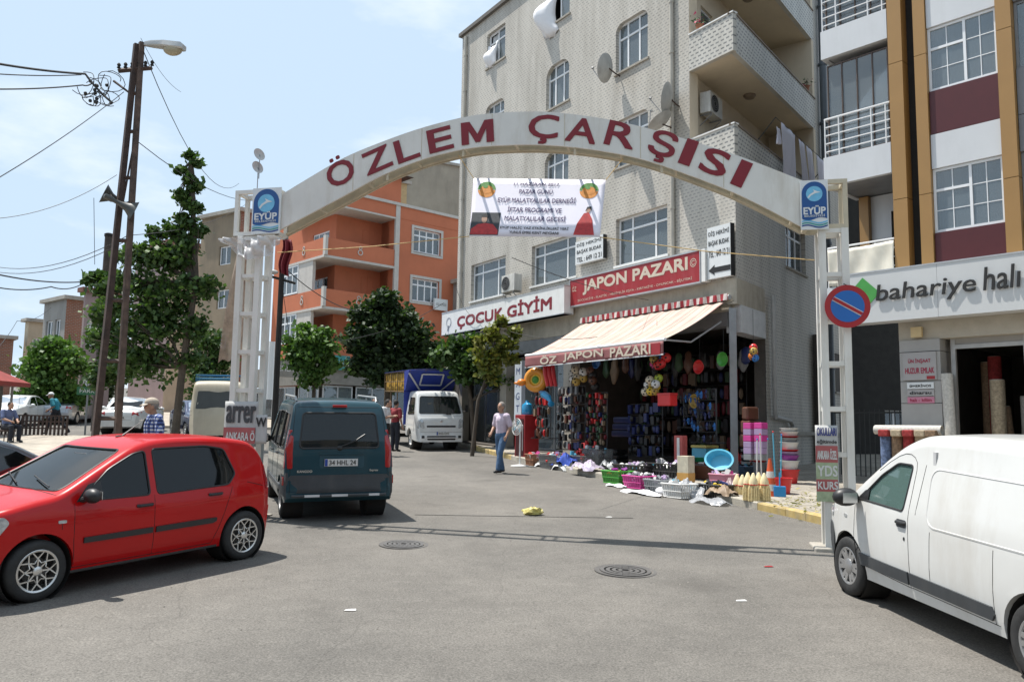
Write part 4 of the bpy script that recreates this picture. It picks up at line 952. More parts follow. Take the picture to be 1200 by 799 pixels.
lettering('KANGOO', M_chrome, kang, Matrix.Translation((-1.975, .52, .76)) @ BACKM, h=.035, bold=.02); lettering('Express', M_chrome, kang, Matrix.Translation((-1.975, -.52, .76)) @ BACKM, h=.038, bold=.02)
trim(bv, [(0.0, 1.12), (-.22, 1.20), (-.38, 1.30)], 'B', .010, closed=False, off=.022).build('wiper', M_black, kang); MB().ball((-1.93, 0, 1.10), (.03, .05, .04), 10, 6).build('wiper_motor', M_black, kang)
MB().box(.95, 1.25, -.68, .68, .75, 1.04).build('dashboard', M_cabin, kang, smooth=None, bevel=.03)
MB().box(-1.72, -.95, -.6, .6, 1.02, 1.05).build('parcel_shelf', M_cabin, kang, smooth=None); MB().box(-1.6, -1.35, .1, .42, 1.052, 1.10).build('papers', mat('paper', (.6, .58, .5), .7), kang, smooth=None)
ax_ = Vector((-2.82, 13.25)); f_ = Vector((-.35, .937)).normalized(); place_vehicle(kang, ax_ + f_ * 1.30, f_)

# ---------------------------------------------------------------- white panel van at the right
shd = Shell([(-2.14, .50), (-2.13, 1.3), (-2.06, 1.65), (-1.95, 1.77), (-1.6, 1.80), (-.5, 1.815), (.2, 1.79), (.50, 1.70), (.78, 1.54), (1.06, 1.34), (1.34, 1.14), (1.50, 1.075), (1.80, 1.00), (2.05, .90), (2.17, .74), (2.20, .50)],
            [(-2.14, .80), (-2.05, .85), (-1.7, .873), (1.2, .873), (1.6, .85), (1.9, .78), (2.1, .66), (2.2, .52)], [(-2.14, .36), (-1.8, .26), (1.6, .25), (2.2, .32)],
            [(0, .90), (.25, .945), (.42, .985), (.62, 1.0), (.9, .993), (1.05, .978), (2.2, .955)], rr=.12, belt=1.05, tum=.20)
M_vanp = mat('white_van_paint', (.62, .62, .60), .32, coat=.6, var=.03, vs=1.5, dirt=.45, dcol=(.40, .36, .30))
DW = [(1.14, 1.075), (.34, 1.055), (.30, 1.50), (.55, 1.50), (.80, 1.36)]
dok, bv = car('panel_van', 'white panel van with black door mouldings at the right edge, nose to the arch', 'van', shd, M_vanp, (1.405, -1.405), .316, .19, .20, 'cap6', mat('wheel_silver', (.42, .42, .42), .35, metal=.7, var=.1), .765,
    windows=[DW], wshield=([(-.70, 1.17), (.70, 1.17), (.60, 1.60), (-.60, 1.60)], .5, 1.7), gl=M_teal_gl, glw=M_teal_gl, cab=(-.05, 1.32), floor=.5,
    seams=[([(1.20, .40), (1.24, .7), (1.22, 1.05), (1.12, 1.10)], 'L'), ([(.22, .36), (.22, .6), (.25, 1.0), (.235, 1.46), (.25, 1.53), (.30, 1.575), (.37, 1.60), (.46, 1.60), (.56, 1.57), (.70, 1.50), (.86, 1.40)], 'L'), ([(1.20, .40), (.22, .355)], 'L'), ([(.14, 1.05), (.10, 1.52)], 'L'), ([(-.95, .34), (-.95, .93)], 'L'), ([(.22, .36), (-1.0, .34)], 'L')],
    mould=[([(1.10, .40), (1.14, .52), (.65, .505), (.24, .50), (.235, .385)], 'L', M_bump, .02), ([(.205, .385), (.21, .50), (-.45, .49), (-.93, .48), (-.96, .42), (-.93, .37)], 'L', M_bump, .02)],
    seatspots=[(.40, .38, .5), (.40, -.38, .5)])
patch(bv, rounded([(1.80, .33), (1.75, .60), (1.84, .74), (2.10, .72), (2.18, .45)], .05), 'L', .014, .03).build('front_bumper', M_bump, dok)
patch(bv, rounded([(-.62, .36), (.62, .36), (.66, .70), (-.66, .70)], .05), 'F', .014, .03).build('front_bumper', M_bump, dok)
patch(bv, rounded([(1.82, .80), (1.80, .93), (2.02, .90), (2.12, .78)], .03), 'L', .008, .02).build('headlight', M_lampclr, dok)
patch(bv, rounded([(1.47, .845), (1.47, .875), (1.40, .875), (1.40, .845)], .012), 'L', .006, .01).build('side_indicator', M_lampclr, dok)
p_ = rounded([(.44, .90), (.44, .975), (.27, .975), (.27, .90)], .03); patch(bv, p_, 'L', .003, .01).build('handle_recess', M_bump, dok); handle(dok, bv, .355, .945, 'L', M_black, .15)
MB().ball(project(bv, (.30, .80), 'L', 0), (.016, .008, .02), 10, 6).build('door_lock', M_black, dok)
MB().ball(project(bv, (.05, .62), 'L', 0), (.008, .004, .012), 8, 4)
trim(bv, rounded([(-.04, .97), (.0, 1.50), (-1.72, 1.48), (-1.76, .97)], .14, 8), 'L', .014, off=-.008).build('pressed_panel', M_vanp, dok); trim(bv, [(-.10, 1.235 - .8), (-.10, .93)], 'L', .003, closed=False).build('panel_seam', M_seam, dok)
mirror(dok, 1.17, .86, 1.09, M_black, 1, 1.3); mirror(dok, 1.17, -.86, 1.09, M_black, -1, 1.3)
patch(bv, [(1.20, 1.06), (.98, 1.065), (.98, 1.20), (1.06, 1.17)], 'L', .006, .012).build('mirror_corner', M_black, dok)
MB().box(1.05, 1.36, -.7, .7, .75, 1.08).build('dashboard', M_cabin, dok, smooth=None, bevel=.03); MB().box(-.04, 0, -.75, .75, .5, 1.65).build('bulkhead', mat('bulkhead', (.5, .5, .5), .6), dok, smooth=None)
mb = MB(); mb.lathe([(.18, -.012), (.195, 0), (.18, .012), (.168, 0)], 24, Matrix.Translation((.84, .40, 1.03)) @ Matrix.Rotation(R(58), 4, 'Y'), close=True); mb.build('steering_wheel', M_black, dok)
c_ = G(996, 697).xy; f_ = Vector((-.098, .995)).normalized(); lft = Vector((-f_.y, f_.x)); place_vehicle(dok, c_ - (lft * .83 + f_ * 1.405) * .93, f_); dok.scale = (.93,) * 3

# ---------------------------------------------------------------- white truck with a blue tarpaulin box
sht = Shell([(-.05, .55), (-.04, 1.6), (0.0, 1.90), (.12, 1.965), (.9, 1.97), (1.12, 1.90), (1.30, 1.58), (1.50, 1.20), (1.60, 1.02), (1.64, .6), (1.64, .45)],
            [(-.05, .80), (0.1, .84), (1.2, .85), (1.45, .83), (1.58, .78), (1.64, .72)], [(-.05, .50), (.4, .42), (1.64, .30)], [(0, .96), (.5, 1.0), (1.1, .99), (2.2, .97)], rr=.09, belt=1.15, tum=.14)
M_trp = mat('white_truck_paint', (.64, .65, .64), .3, coat=.7, var=.04, dirt=.2, dcol=(.4, .38, .33))
truck, bv = car('pickup_truck', 'white cab truck with a blue tarpaulin load cover facing the camera', 'truck', sht, M_trp, (.62,), .33, .19, .20, 'steel', M_chrome, .70,
    windows=[[(1.22, 1.20), (.35, 1.17), (.35, 1.75), (1.0, 1.75)]], wshield=([(-.73, 1.23), (.73, 1.23), (.64, 1.80), (-.64, 1.80)], .9, 1.6), gl=M_carglass, glw=M_carglass, cab=(.1, 1.45), floor=.75,
    seams=[([(.28, .5), (.25, 1.80)], 'R'), ([(1.2, .62), (1.32, 1.15), (1.02, 1.80)], 'R'), ([(-.78, .62), (.78, .62)], 'F'), ([(-.72, 1.16), (.72, 1.16)], 'F')], seatspots=[(.5, .4, .5), (.5, -.4, .5)])
for sg in (1, -1):
    patch(bv, rounded([(sg * .80, .74), (sg * .58, .74), (sg * .60, .98), (sg * .66, 1.07), (sg * .79, 1.0)], .03), 'F', .008, .02, 3).build('headlight', M_lampclr, truck)
    patch(bv, rounded([(sg * .68, .42), (sg * .58, .42), (sg * .58, .51), (sg * .68, .51)], .02), 'F', .008, .02, 3).build('fog_lamp', M_black, truck)
    mb = MB(); mb.tube([(1.18, sg * .82, 1.28), (1.28, sg * 1.0, 1.32), (1.28, sg * 1.02, 1.45)], .012, 6); mb.box(1.25, 1.30, sg * .94 - .09 * (sg < 0) , sg * .94 + .09 * (sg > 0) + .0, 1.28, 1.52); mb.build('mirror', M_black, truck)
    trim(bv, [(sg * .05 + .1, 1.25), (sg * .05 + .32, 1.19)], 'F', .01, closed=False, off=.02).build('wiper', M_black, truck)
patch(bv, rounded([(-.50, .78), (.50, .78), (.50, .84), (-.50, .84)], .02), 'F', .006, .02, 3).build('grille', M_black, truck)
patch(bv, rounded([(-.48, .36), (.48, .36), (.50, .50), (-.50, .50)], .03), 'F', .006, .02, 3).build('lower_grille', M_black, truck)
patch(bv, rounded([(-.55, .42), (.55, .42), (.55, .45), (-.55, .45)], .01), 'F', .012, .02, 3).build('grille_bar', M_trp, truck)
mb = MB(); mb.lathe([(.05, 0), (.055, .01), (.04, .015)], 20, Matrix.Translation((1.60, 0, .97)) @ Matrix.Rotation(R(90), 4, 'Y')); mb.build('badge', M_chrome, truck)
plate(truck, Matrix.Translation((1.665, .05, .58)) @ FRONTM, '34 ES 7215', w=.44, h=.12)
for sg in (1, -1): wheel(truck, -1.98, sg * .68, .31, .2, .19, 'steel', M_chrome, sg)
mb = MB(); mb.box(-3.2, .0, -.32, -.22, .48, .62); mb.box(-3.2, .0, .22, .32, .48, .62); mb.box(-2.0, -1.9, -.6, .6, .28, .40); mb.build('chassis', M_black, truck, smooth=None)
mb = MB(); mb.box(-3.35, -.12, -.84, .84, .70, .76); mb.build('load_bed', mat('bed_grey', (.3, .31, .32), .6), truck, smooth=None)
for y in (-.86, .86):
    for k in range(3):
        MB().box(-3.35 + k * 1.08, -3.35 + k * 1.08 + 1.05, y - .02, y + .02, .74, 1.12).build('side_board', mat('board_white', (.55, .55, .53), .5, dirt=.4), truck, smooth=None, bevel=.01)
MB().box(-3.38, -3.35, -.84, .84, .74, 1.12).build('tailgate', MATS['board_white'], truck, smooth=None)
M_tarp = mat('blue_tarpaulin', (.022, .045, .30), .45, var=.12, vs=3); ZR = 2.62
mb = MB()
for x in (-3.3, -2.25, -1.2, -.12):
    for y in (-.85, .85): mb.tube([(x, y, .76), (x, y, ZR)], .02, 6)
for y in (-.85, -.3, .3, .85): mb.tube([(-3.3, y, ZR), (.65, y, ZR + .05)], .018, 6)
for z in (1.95, 2.3): mb.tube([(-3.3, -.85, z), (-.12, -.85, z)], .014, 6)
for x in np.arange(-3.3, -.1, .35): mb.tube([(x, -.85, 1.9), (x, -.85, ZR)], .010, 5)
mb.build('canopy_frame', mat('frame_brown', (.15, .10, .05), .6), truck)
mb = MB(); mb.grid(lambda u, v: (-3.32 + 3.97 * u, -.88 + 1.76 * v, ZR + .03 + .05 * u + .02 * math.sin(u * 9) * math.sin(v * math.pi) + .04 * math.sin(v * math.pi)), 16, 6); mb.build('canopy_roof', M_tarp, truck, smooth=60, solid=.01)
mb = MB(); mb.grid(lambda u, v: (-3.32 + 3.2 * u, .88 + .01 * math.sin(u * 20), .80 + (ZR - .78) * v), 12, 4); mb.build('canopy_side', M_tarp, truck, smooth=60, solid=.01)
mb = MB(); mb.grid(lambda u, v: (-3.30 + 3.15 * u, -.80 + .02 * math.sin(u * 20), 1.92 + (ZR - 1.94) * v), 12, 4); mb.build('canopy_lining', mat('orange_lining', (.45, .26, .03), .7, var=.3, vs=5), truck, smooth=60, solid=.01)
mb = MB(); mb.add([(-.10, -.88, .8), (-.10, .88, .8), (-.10, .88, 2.02), (-.10, -.88, 2.02), (.66, .90, ZR + .07), (.66, -.90, ZR + .07), (-.1, .88, ZR + .03), (-.1, -.88, ZR + .03), (-.02, -.86, 1.98), (-.02, .86, 1.98)], [(0, 1, 2, 3), (8, 9, 4, 5), (9, 2, 6, 4), (8, 5, 7, 3), (3, 2, 9, 8)])
fp_ = mb.build('canopy_front', M_tarp, truck, smooth=None, solid=.01)
def fc(y, t): return Vector((-.02 + .68 * t + .012, y, 1.98 + (ZR + .07 - 1.98) * t)) + Vector((.02, 0, -.014))
M_wl = mat('white_stripe', (.62, .62, .62), .5, var=.06)
def fstrip(a, b, w):
    A = fc(*a); B = fc(*b); d = (B - A).normalized(); nrm = Vector((.66, 0, -.68)).normalized(); s2 = d.cross(nrm) * w / 2
    MB().add([A + s2, B + s2, B - s2, A - s2, A + s2 - nrm * .004, B + s2 - nrm * .004, B - s2 - nrm * .004, A - s2 - nrm * .004], [(0, 1, 2, 3), (7, 6, 5, 4), (0, 4, 5, 1), (1, 5, 6, 2), (2, 6, 7, 3), (3, 7, 4, 0)]).build('white_band', M_wl, fp_, smooth=None)
for a, b in (((-.88, .86), (-.35, .05)), ((.86, .70), (.42, .05)), ((-.40, .82), (.36, .82)), ((-.40, .30), (.36, .30)), ((-.40, .82), (-.40, .30)), ((.36, .82), (.36, .30))): fstrip(a, b, .06)
a = G(481, 526).xy; f_ = Vector((.36, -.93)).normalized(); rt = Vector((f_.y, -f_.x)); place_vehicle(truck, a - rt * .78 - f_ * .62, f_)
# ================================================================ the arch over the street
arch_ = root_at('street_arch', 'white steel arch over the street reading ÖZLEM ÇARŞISI in dark red letters', 'arch', (4.15, 10.9), -77.4)
M_aw = mat('arch_white_paint', (.68, .665, .62), .5, var=.06, vs=1.6, dirt=.6, dcol=(.40, .34, .25)); M_ac = mat('arch_cream', (.52, .46, .34), .6, var=.08, dirt=.3)
M_dred = mat('dark_red_letters', (.20, .006, .014), .45, var=.06)
TOP = smooth_tbl([(.20, 5.43), (1.11, 5.86), (2.29, 6.31), (3.1, 6.54), (3.9, 6.675), (4.84, 6.69), (5.64, 6.56), (6.33, 6.37), (7.03, 6.12), (8.06, 5.58)], 6)
BOT = smooth_tbl([(.20, 4.77), (1.11, 5.31), (2.29, 5.83), (3.1, 6.05), (3.9, 6.17), (4.84, 6.19), (5.64, 6.06), (6.33, 5.83), (7.03, 5.50), (8.06, 5.02)], 6)
us = np.linspace(.20, 8.06, 60)
def sheet(y0, y1, name, m):
    mb = MB(); vs = []
    for u in us:
        a, b = interp(TOP, u), interp(BOT, u); vs += [(u, y0, b), (u, y0, a), (u, y1, a), (u, y1, b)]
    fs = []
    for i in range(len(us) - 1):
        for j in range(4):
            fs.append((i * 4 + j, i * 4 + (j + 1) % 4, (i + 1) * 4 + (j + 1) % 4, (i + 1) * 4 + j))
    fs += [(3, 2, 1, 0), tuple((len(us) - 1) * 4 + j for j in range(4))]
    mb.add(vs, fs); return mb.build(name, m, arch_, smooth=None)
sheet(.02, .05, 'front_sheet', M_aw); sheet(-.33, -.30, 'back_sheet', M_ac)
for y in (.0, -.28):
    MB().tube([(u, y, interp(BOT, u) + .03) for u in us], .024, 6).build('chord', M_ac, arch_); MB().tube([(u, y, interp(TOP, u) - .03) for u in us], .024, 6).build('chord', M_ac, arch_)
mb = MB(); 
for u in np.arange(.35, 8.0, .78): mb.tube([(u, -.28, interp(BOT, u) + .03), (u, 0, interp(BOT, u) + .03)], .022, 6); mb.tube([(u, -.28, interp(TOP, u) - .03), (u, 0, interp(TOP, u) - .03)], .018, 6)
mb.build('rungs', M_ac, arch_)['kind'] = 'stuff'
for u in (2.1, 3.35, 5.05, 6.25): MB().tube([(u, .01, interp(BOT, u) + .03), (u, .01, interp(BOT, u) - .10)], .02, 6).build('lamp_stub', M_ac, arch_)
for ch, px, py, w in (('Ö', 397.4, 202, 33), ('Z', 441.5, 187.5, 33), ('L', 476.6, 175, 27), ('E', 515.6, 163.5, 29), ('M', 559.4, 155, 38), ('Ç', 636.6, 150, 36), ('A', 682, 153, 37), ('R', 728, 158, 36), ('Ş', 776, 169.5, 33), ('I', 806.7, 178.5, 13), ('S', 838, 190, 33), ('I', 868.9, 203.5, 13)):
    x, z = local(arch_, px, py, .06); sl = math.atan2(interp(TOP, x + .3) + interp(BOT, x + .3) - interp(TOP, x - .3) - interp(BOT, x - .3), 1.2)
    x2, _ = local(arch_, px + w / 2, py, .06); x1, _ = local(arch_, px - w / 2, py, .06)
    hh = {'Ö': .46, 'Ç': .43, 'Ş': .45}.get(ch, .35)
    dz = {'Ö': .03, 'Ç': -.02, 'Ş': -.03}.get(ch, 0)
    if ch == 'M':
        q = MB(); pl = [(0, 0), (0, 1), (.27, 1), (.5, .42), (.73, 1), (1, 1), (1, 0), (.77, 0), (.77, .62), (.57, .06), (.43, .06), (.23, .62), (.23, 0)]
        q.prism([((a_ - .5) * abs(x1 - x2), (b_ - .5) * hh, 0) for a_, b_ in pl][::-1], (0, 0, .003)); q.build('lettering', M_dred, arch_, smooth=None, mw=sign_M(x, .058, z + dz, -sl))
    else: lettering(ch, M_dred, arch_, sign_M(x, .058, z + dz, -sl), w=abs(x1 - x2) * .95, h=hh, bold=.014, depth=.004)
def leg(x, y, zt, m=M_aw): MB().box(x - .046, x + .046, y - .046, y + .046, gz(0, 10.9) - .2, zt).build('leg', m, arch_, smooth=None)
for (xa, xb, boxa, boxb, sg) in ((local(arch_, 966, 400)[0], local(arch_, 993, 400)[0], -.36, .20, 1), (local(arch_, 273, 479)[0], local(arch_, 295, 479)[0], 8.06, 8.80, -1)):
    lo, hi = min(xa, xb), max(xa, xb)
    for x in (lo, hi):
        for y in (0, -.30): leg(x, y, 4.76 if sg > 0 else 4.98)
    mb = MB(); zt = 4.7 if sg > 0 else 4.9
    for z in np.arange(1.1 if sg > 0 else 1.3, zt + .1, .60):
        for y in (0, -.30): mb.box(lo + .047, hi - .047, y - .03, y + .03, z, z + .06)
        for x in (lo, hi): mb.box(x - .028, x + .028, -.253, -.047, z + .002, z + .058)
    mb.build('rungs', M_aw, arch_, smooth=None)['kind'] = 'stuff'
    zb, zt = (4.76, 5.44) if sg > 0 else (4.98, 5.72)
    mb = MB(); b0, b1 = (-.37, .21) if sg > 0 else (8.05, 8.82)
    for y in (0.0, -.30):
        for x in (b0 + .03, b1 - .03): mb.box(x - .03, x + .03, y - .03, y + .03, zb, zt)
        for z in (zb, zt - .06): mb.box(b0, b1, y - .031, y + .031, z, z + .06)
    for x in (b0 + .03, b1 - .03):
        for z in (zb, zt - .06): mb.box(x - .0311, x + .0311, -.28, -.02, z + .001, z + .059)
    mb.build('head_frame', M_ac if sg > 0 else M_aw, arch_, smooth=None)
    g0 = gz(0, 10.9 if sg > 0 else 12.6)
    MB().box(lo - .2, hi + .2, -.45, .16, g0 - .1, g0 + .05).build('footing', M_conc, arch_, smooth=None, bevel=.02)
for u in (1.25, 2.4, 3.5, 4.6, 5.7, 6.8):
    MB().box(u - .004, u + .004, .0505, .053, interp(BOT, u) + .01, interp(TOP, u) - .01).build('sheet_seam', M_ac, arch_, smooth=None)
# municipal emblems at both ends
M_navy = mat('emblem_navy', lin(28, 78, 138), .35, var=.04); M_sky = mat('emblem_sky', lin(112, 182, 216), .35, var=.12, vs=9); M_sgn = mat('emblem_white', (.68, .70, .70), .35, var=.03); M_teal2 = mat('emblem_teal', lin(60, 150, 150), .4, var=.03)
def emblem(parent, cx, cz, w, h, y):
    e = MB().box(cx - w / 2, cx + w / 2, y, y + .025, cz - h / 2, cz + h / 2).build('municipal_sign', M_sgn, parent, smooth=None)
    a = w * .45; zt = cz + h / 2 - .02 - a; yy = y + .027
    pts = [(cx - a * math.cos(t), yy, zt + a * math.sin(t)) for t in np.linspace(0, math.pi, 17)] + [(cx + a, yy, cz - h * .28)]
    pts += [(cx + a - 2 * a * t, yy, cz - h * .29 - .02 * math.sin(t * math.pi * 2)) for t in np.linspace(0.05, 1, 10)]
    MB().prism(pts, (0, .004, 0)).build('emblem_field', M_navy, e, smooth=None)
    c = MB(); c.prism([(cx + a * .66 * math.cos(t), yy + .005, zt - .01 + a * .66 * math.sin(t)) for t in np.linspace(0, 2 * math.pi, 24, endpoint=False)], (0, .003, 0)); c.build('emblem_disc', M_sky, e, smooth=None)
    s_ = MB(); s_.prism([(cx + x * a, yy + .009, zt + z * a) for x, z in ((.45, -.45), (.25, -.2), (-.1, -.02), (-.5, .05), (-.2, .15), (.1, .3), (.0, .12), (.35, -.1), (.55, -.35))], (0, .002, 0)); s_.build('emblem_wing', M_sgn, e, smooth=None)
    lettering('EYÜP', M_sgn, e, sign_M(cx, yy + .006, cz - h * .11), w=w * .78, h=h * .17, bold=.03)
    lettering('BELEDİYESİ', M_sgn, e, sign_M(cx, yy + .006, cz - h * .225), w=w * .74, h=h * .05, bold=.01)
    for k, m_ in enumerate((M_sky, M_teal2, M_navy)):
        z0 = cz - h * (.335 + .045 * k); q = MB()
        top = [(cx + w * .46 - w * .92 * t, yy, z0 + .018 * math.sin(t * math.pi * 2 + .4)) for t in np.linspace(0, 1, 16)]
        q.prism(top + [(x, y_, z - h * .028) for x, y_, z in top[::-1]], (0, .003, 0)); q.build('wave', m_, e, smooth=None)
x1, z1 = local(arch_, 937.5, 212, .10); x2, z2 = local(arch_, 971.5, 268, .10); emblem(arch_, (x1 + x2) / 2, (z1 + z2) / 2, abs(x1 - x2), z1 - z2, .07)
x1, z1 = local(arch_, 296.5, 221, .10); x2, z2 = local(arch_, 327, 273, .10); emblem(arch_, (x1 + x2) / 2, (z1 + z2) / 2, abs(x1 - x2), z1 - z2, .07)

def frame_of(root): return Matrix.Translation(root.location) @ Matrix.Rotation(root.rotation_euler.z, 4, 'Z')
# printed banner hung under the arch
ban = thing('banner', 'white printed event banner hanging on cords under the arch', 'banner', arch_.location, arch_.rotation_euler.z)
def bp(px, py, y=-.12): x, z = local(arch_, px, py, y); return Vector((x, y, z))
B00, B10, B01, B11 = bp(555, 209, -.20), bp(710, 211, -.20), bp(550, 277, .12), bp(703, 278, .12)
TLT = math.atan2(.32, (B00 - B01).z); BNR = Vector((0, math.cos(TLT), math.sin(TLT)))
mb = MB()
def bfn(u, v):
    p = (B00 * (1 - u) + B10 * u) * (1 - v) + (B01 * (1 - u) + B11 * u) * v; return p + BNR * (.0 * u)
mb.grid(bfn, 30, 10); M_bn = mat('banner_vinyl', (.78, .75, .82), .5, var=.03); mb.build('banner_sheet', M_bn, ban, smooth=60, solid=.003)
M_ptxt = mat('purple_ink', lin(52, 36, 92), .6, var=0); bw = (B10 - B00).length; bh = (B00 - B01).length
def btxt(s, u, v, w, h, m_=None):
    p = bfn(u, v); sl = math.atan2((B10 - B00).z, -(B10 - B00).x); p = p + BNR * .012; lettering(s, m_ or M_ptxt, ban, sign_M(p.x, p.y, p.z, sl) @ Matrix.Rotation(-TLT, 4, 'X'), w=w * bw, h=h * bh, bold=.010)
btxt('11 HAZİRAN 2017', .49, .09, .34, .07); btxt('PAZAR GÜNÜ', .49, .225, .25, .085); btxt('EYÜP MALATYALILAR DERNEĞİ', .50, .375, .58, .10); btxt('İFTAR PROGRAMI VE', .49, .54, .40, .10); btxt('MALATYALILAR GECESİ', .50, .69, .45, .10)
btxt('EYÜP HALİÇ YAZ ETKİNLİKLERİ YERİ', .50, .86, .50, .06, M_ink); btxt('YUNUS EMRE KENT MEYDANI', .50, .94, .36, .045, M_ink)
M_org = mat('print_orange', (.62, .24, .04), .6, var=.2, vs=30); M_grn = mat('print_green', (.10, .26, .06), .6, var=.3, vs=40); M_pred = mat('print_red', (.42, .03, .03), .6, var=.25, vs=25)
def bpoly(pts, m_, dy=.030):
    P = []
    for u, v in pts: p = bfn(u, v); P.append(tuple(p + BNR * (dy - .024)))
    MB().prism(P, (0, .001, 0)).build('print', m_, ban, smooth=None)
for cu in (.11, .885):
    bpoly([(cu + .07 * math.cos(t), .20 + .14 * math.sin(t)) for t in np.linspace(math.pi, 2 * math.pi, 12)], M_grn)
    bpoly([(cu + .068 * math.cos(t), .21 + .13 * math.sin(t)) for t in np.linspace(0, math.pi, 12)], M_org)
    bpoly([(cu + .05 * math.cos(t), .20 + .07 * math.sin(t)) for t in np.linspace(0, 2 * math.pi, 14, endpoint=False)], M_org, .032)
    bpoly([(cu + .02 * math.cos(t) - .01, .15 + .03 * math.sin(t)) for t in np.linspace(0, 2 * math.pi, 8, endpoint=False)], M_grn, .034)
bpoly([(.01, .60), (.235, .60), (.225, .98), (-.0, .98)], mat('print_dark', (.03, .035, .04), .6, var=.4, vs=30)); bpoly([(.005, .97), (.01, .88), (.06, .80), (.12, .78), (.18, .80), (.22, .90), (.22, .97)], M_pred, .033)
M_skinp = mat('print_skin', (.40, .24, .17), .6, var=.1); bpoly([(.11 + .022 * math.cos(t), .71 + .07 * math.sin(t)) for t in np.linspace(0, 2 * math.pi, 12, endpoint=False)], M_skinp, .034)
bpoly([(.085, .66), (.115, .62), (.14, .66), (.135, .68), (.09, .68)], M_ink, .036)
bpoly([(.80, .97), (.82, .78), (.865, .60), (.90, .58), (.93, .70), (.955, .97)], M_pred, .033); bpoly([(.895 + .016 * math.cos(t), .545 + .045 * math.sin(t)) for t in np.linspace(0, 2 * math.pi, 12, endpoint=False)], M_skinp, .034); bpoly([(.872, .58), (.885, .49), (.915, .48), (.922, .56), (.91, .52), (.89, .52)], M_ink, .036)
M_cord = mat('orange_cord', (.55, .38, .16), .7, var=0)
mb = MB(); Lf = bp(325, 296); Rt = bp(955, 305)
mb.tube([Lf, Lf * .5 + B01 * .5 + Vector((0, 0, -.03)), B01], .007, 5); mb.build('cord', M_cord, ban); mb = MB(); mb.tube([B11, B11 * .5 + Rt * .5 + Vector((0, 0, -.04)), Rt], .007, 5)
mb.build('cord', M_cord, ban)
for b_, dx in ((B00, .25), (B10, -.25)): MB().tube([b_, (b_.x + dx, b_.y, interp(BOT, b_.x + dx) + .02)], .006, 5).build('cord', M_cord, ban)
# no-parking sign on the right pylon
x_, z_ = local(arch_, 993, 359, .14); P_ = frame_of(arch_) @ Vector((x_, .14, z_))
nop = thing('traffic_sign', 'round blue and red no-parking sign wired to the right arch post', 'sign', P_, arch_.rotation_euler.z)
rr = .285; Mx = Matrix.Rotation(-math.pi / 2, 4, 'X')
MB().lathe([(0, 0), (rr, 0), (rr, -.012), (0, -.012)], 40, Mx @ Matrix.Scale(-1, 4, (0, 0, 1))).build('sign_plate', mat('sign_red', (.36, .02, .025), .4, var=.05, dirt=.15), nop, smooth=30)
mb = MB(); mb.prism([(rr * .74 * math.cos(t), .014, rr * .74 * math.sin(t)) for t in np.linspace(0, 2 * math.pi, 40, endpoint=False)], (0, .003, 0)); mb.build('blue_field', mat('sign_blue', (.02, .13, .42), .4, var=.04, dirt=.12), nop, smooth=None)
for w, m_, y in ((.062, mat('sign_white', (.6, .6, .6), .4), .018), (.042, MATS['sign_red'], .022)):
    d = Vector((-math.cos(R(-31)), 0, math.sin(R(-31)))); s2 = Vector((d.z, 0, -d.x)) * w / 2; a = d * rr * .72
    MB().prism([tuple(p + Vector((0, y, 0))) for p in (a + s2, -a + s2, -a - s2, a - s2)], (0, .003, 0)).build('diagonal_bar', m_, nop, smooth=None)
MB().tube([(0, -.01, rr), (.03, -.14, rr + .05)], .006, 5).build('wire_tie', M_wire, nop)
# posters wrapped round the posts
def poster(px0, py0, px1, py1, rows, label, root=arch_, y=.055, side=None):
    xa, za = local(root, px0, py0, y); xb, zb = local(root, px1, py1, y); P = frame_of(root) @ Vector(((xa + xb) / 2, y, (za + zb) / 2))
    t = thing('poster', label, 'poster', P, root.rotation_euler.z); w = abs(xa - xb); h = za - zb; cum = 0
    MB().grid(lambda u, v: (w / 2 - w * u, .004 * math.sin(u * 9 + v * 5), -h / 2 + h * v), 8, 8).build('paper_sheet', mat('poster_paper', (.42, .42, .41), .6, var=.06, vs=8), t, smooth=60, solid=.002)
    for (fr, bgm, txt, tm) in rows:
        z1 = h / 2 - h * cum; cum += fr; z0 = h / 2 - h * cum
        if bgm: MB().box(-w / 2 * (1 - cum * .12), w / 2, .006, .008, z0, z1).build('print_band', bgm, t, smooth=None)
        if txt: lettering(txt, tm, t, sign_M(0, .012, (z0 + z1) / 2), w=w * .86, h=(z1 - z0) * .62, bold=.02)
    return t
M_pg = mat('poster_green', (.32, .38, .24), .6, var=.2, vs=14); M_pr = mat('poster_red', (.36, .09, .09), .6, var=.1); M_pb = mat('ink_blue', (.03, .04, .2), .6, var=0); M_pw = mat('ink_white', (.6, .6, .58), .6, var=0)
poster(955, 498, 984, 588, [(.17, None, 'OKULLARI', M_pb), (.10, None, 'eğitimde', M_ink), (.22, M_pr, 'ANKARA ÖZEL', M_pw), (.22, M_pg, 'YDS', M_pw), (.16, M_pr, 'KURS', M_pw), (.13, M_pg, '', M_pw)], 'torn school poster wrapped round the right arch post')
poster(264, 470, 301, 520, [(.62, None, 'arrer', mat('ink_grey', (.05, .05, .055), .6)), (.38, M_pr, 'ANKARA Ö', M_pw)], 'torn paper poster round the left arch post above the red car')
poster(300, 486, 312, 520, [(.5, None, 'W', M_ink)], 'small white notice beside the left arch post')
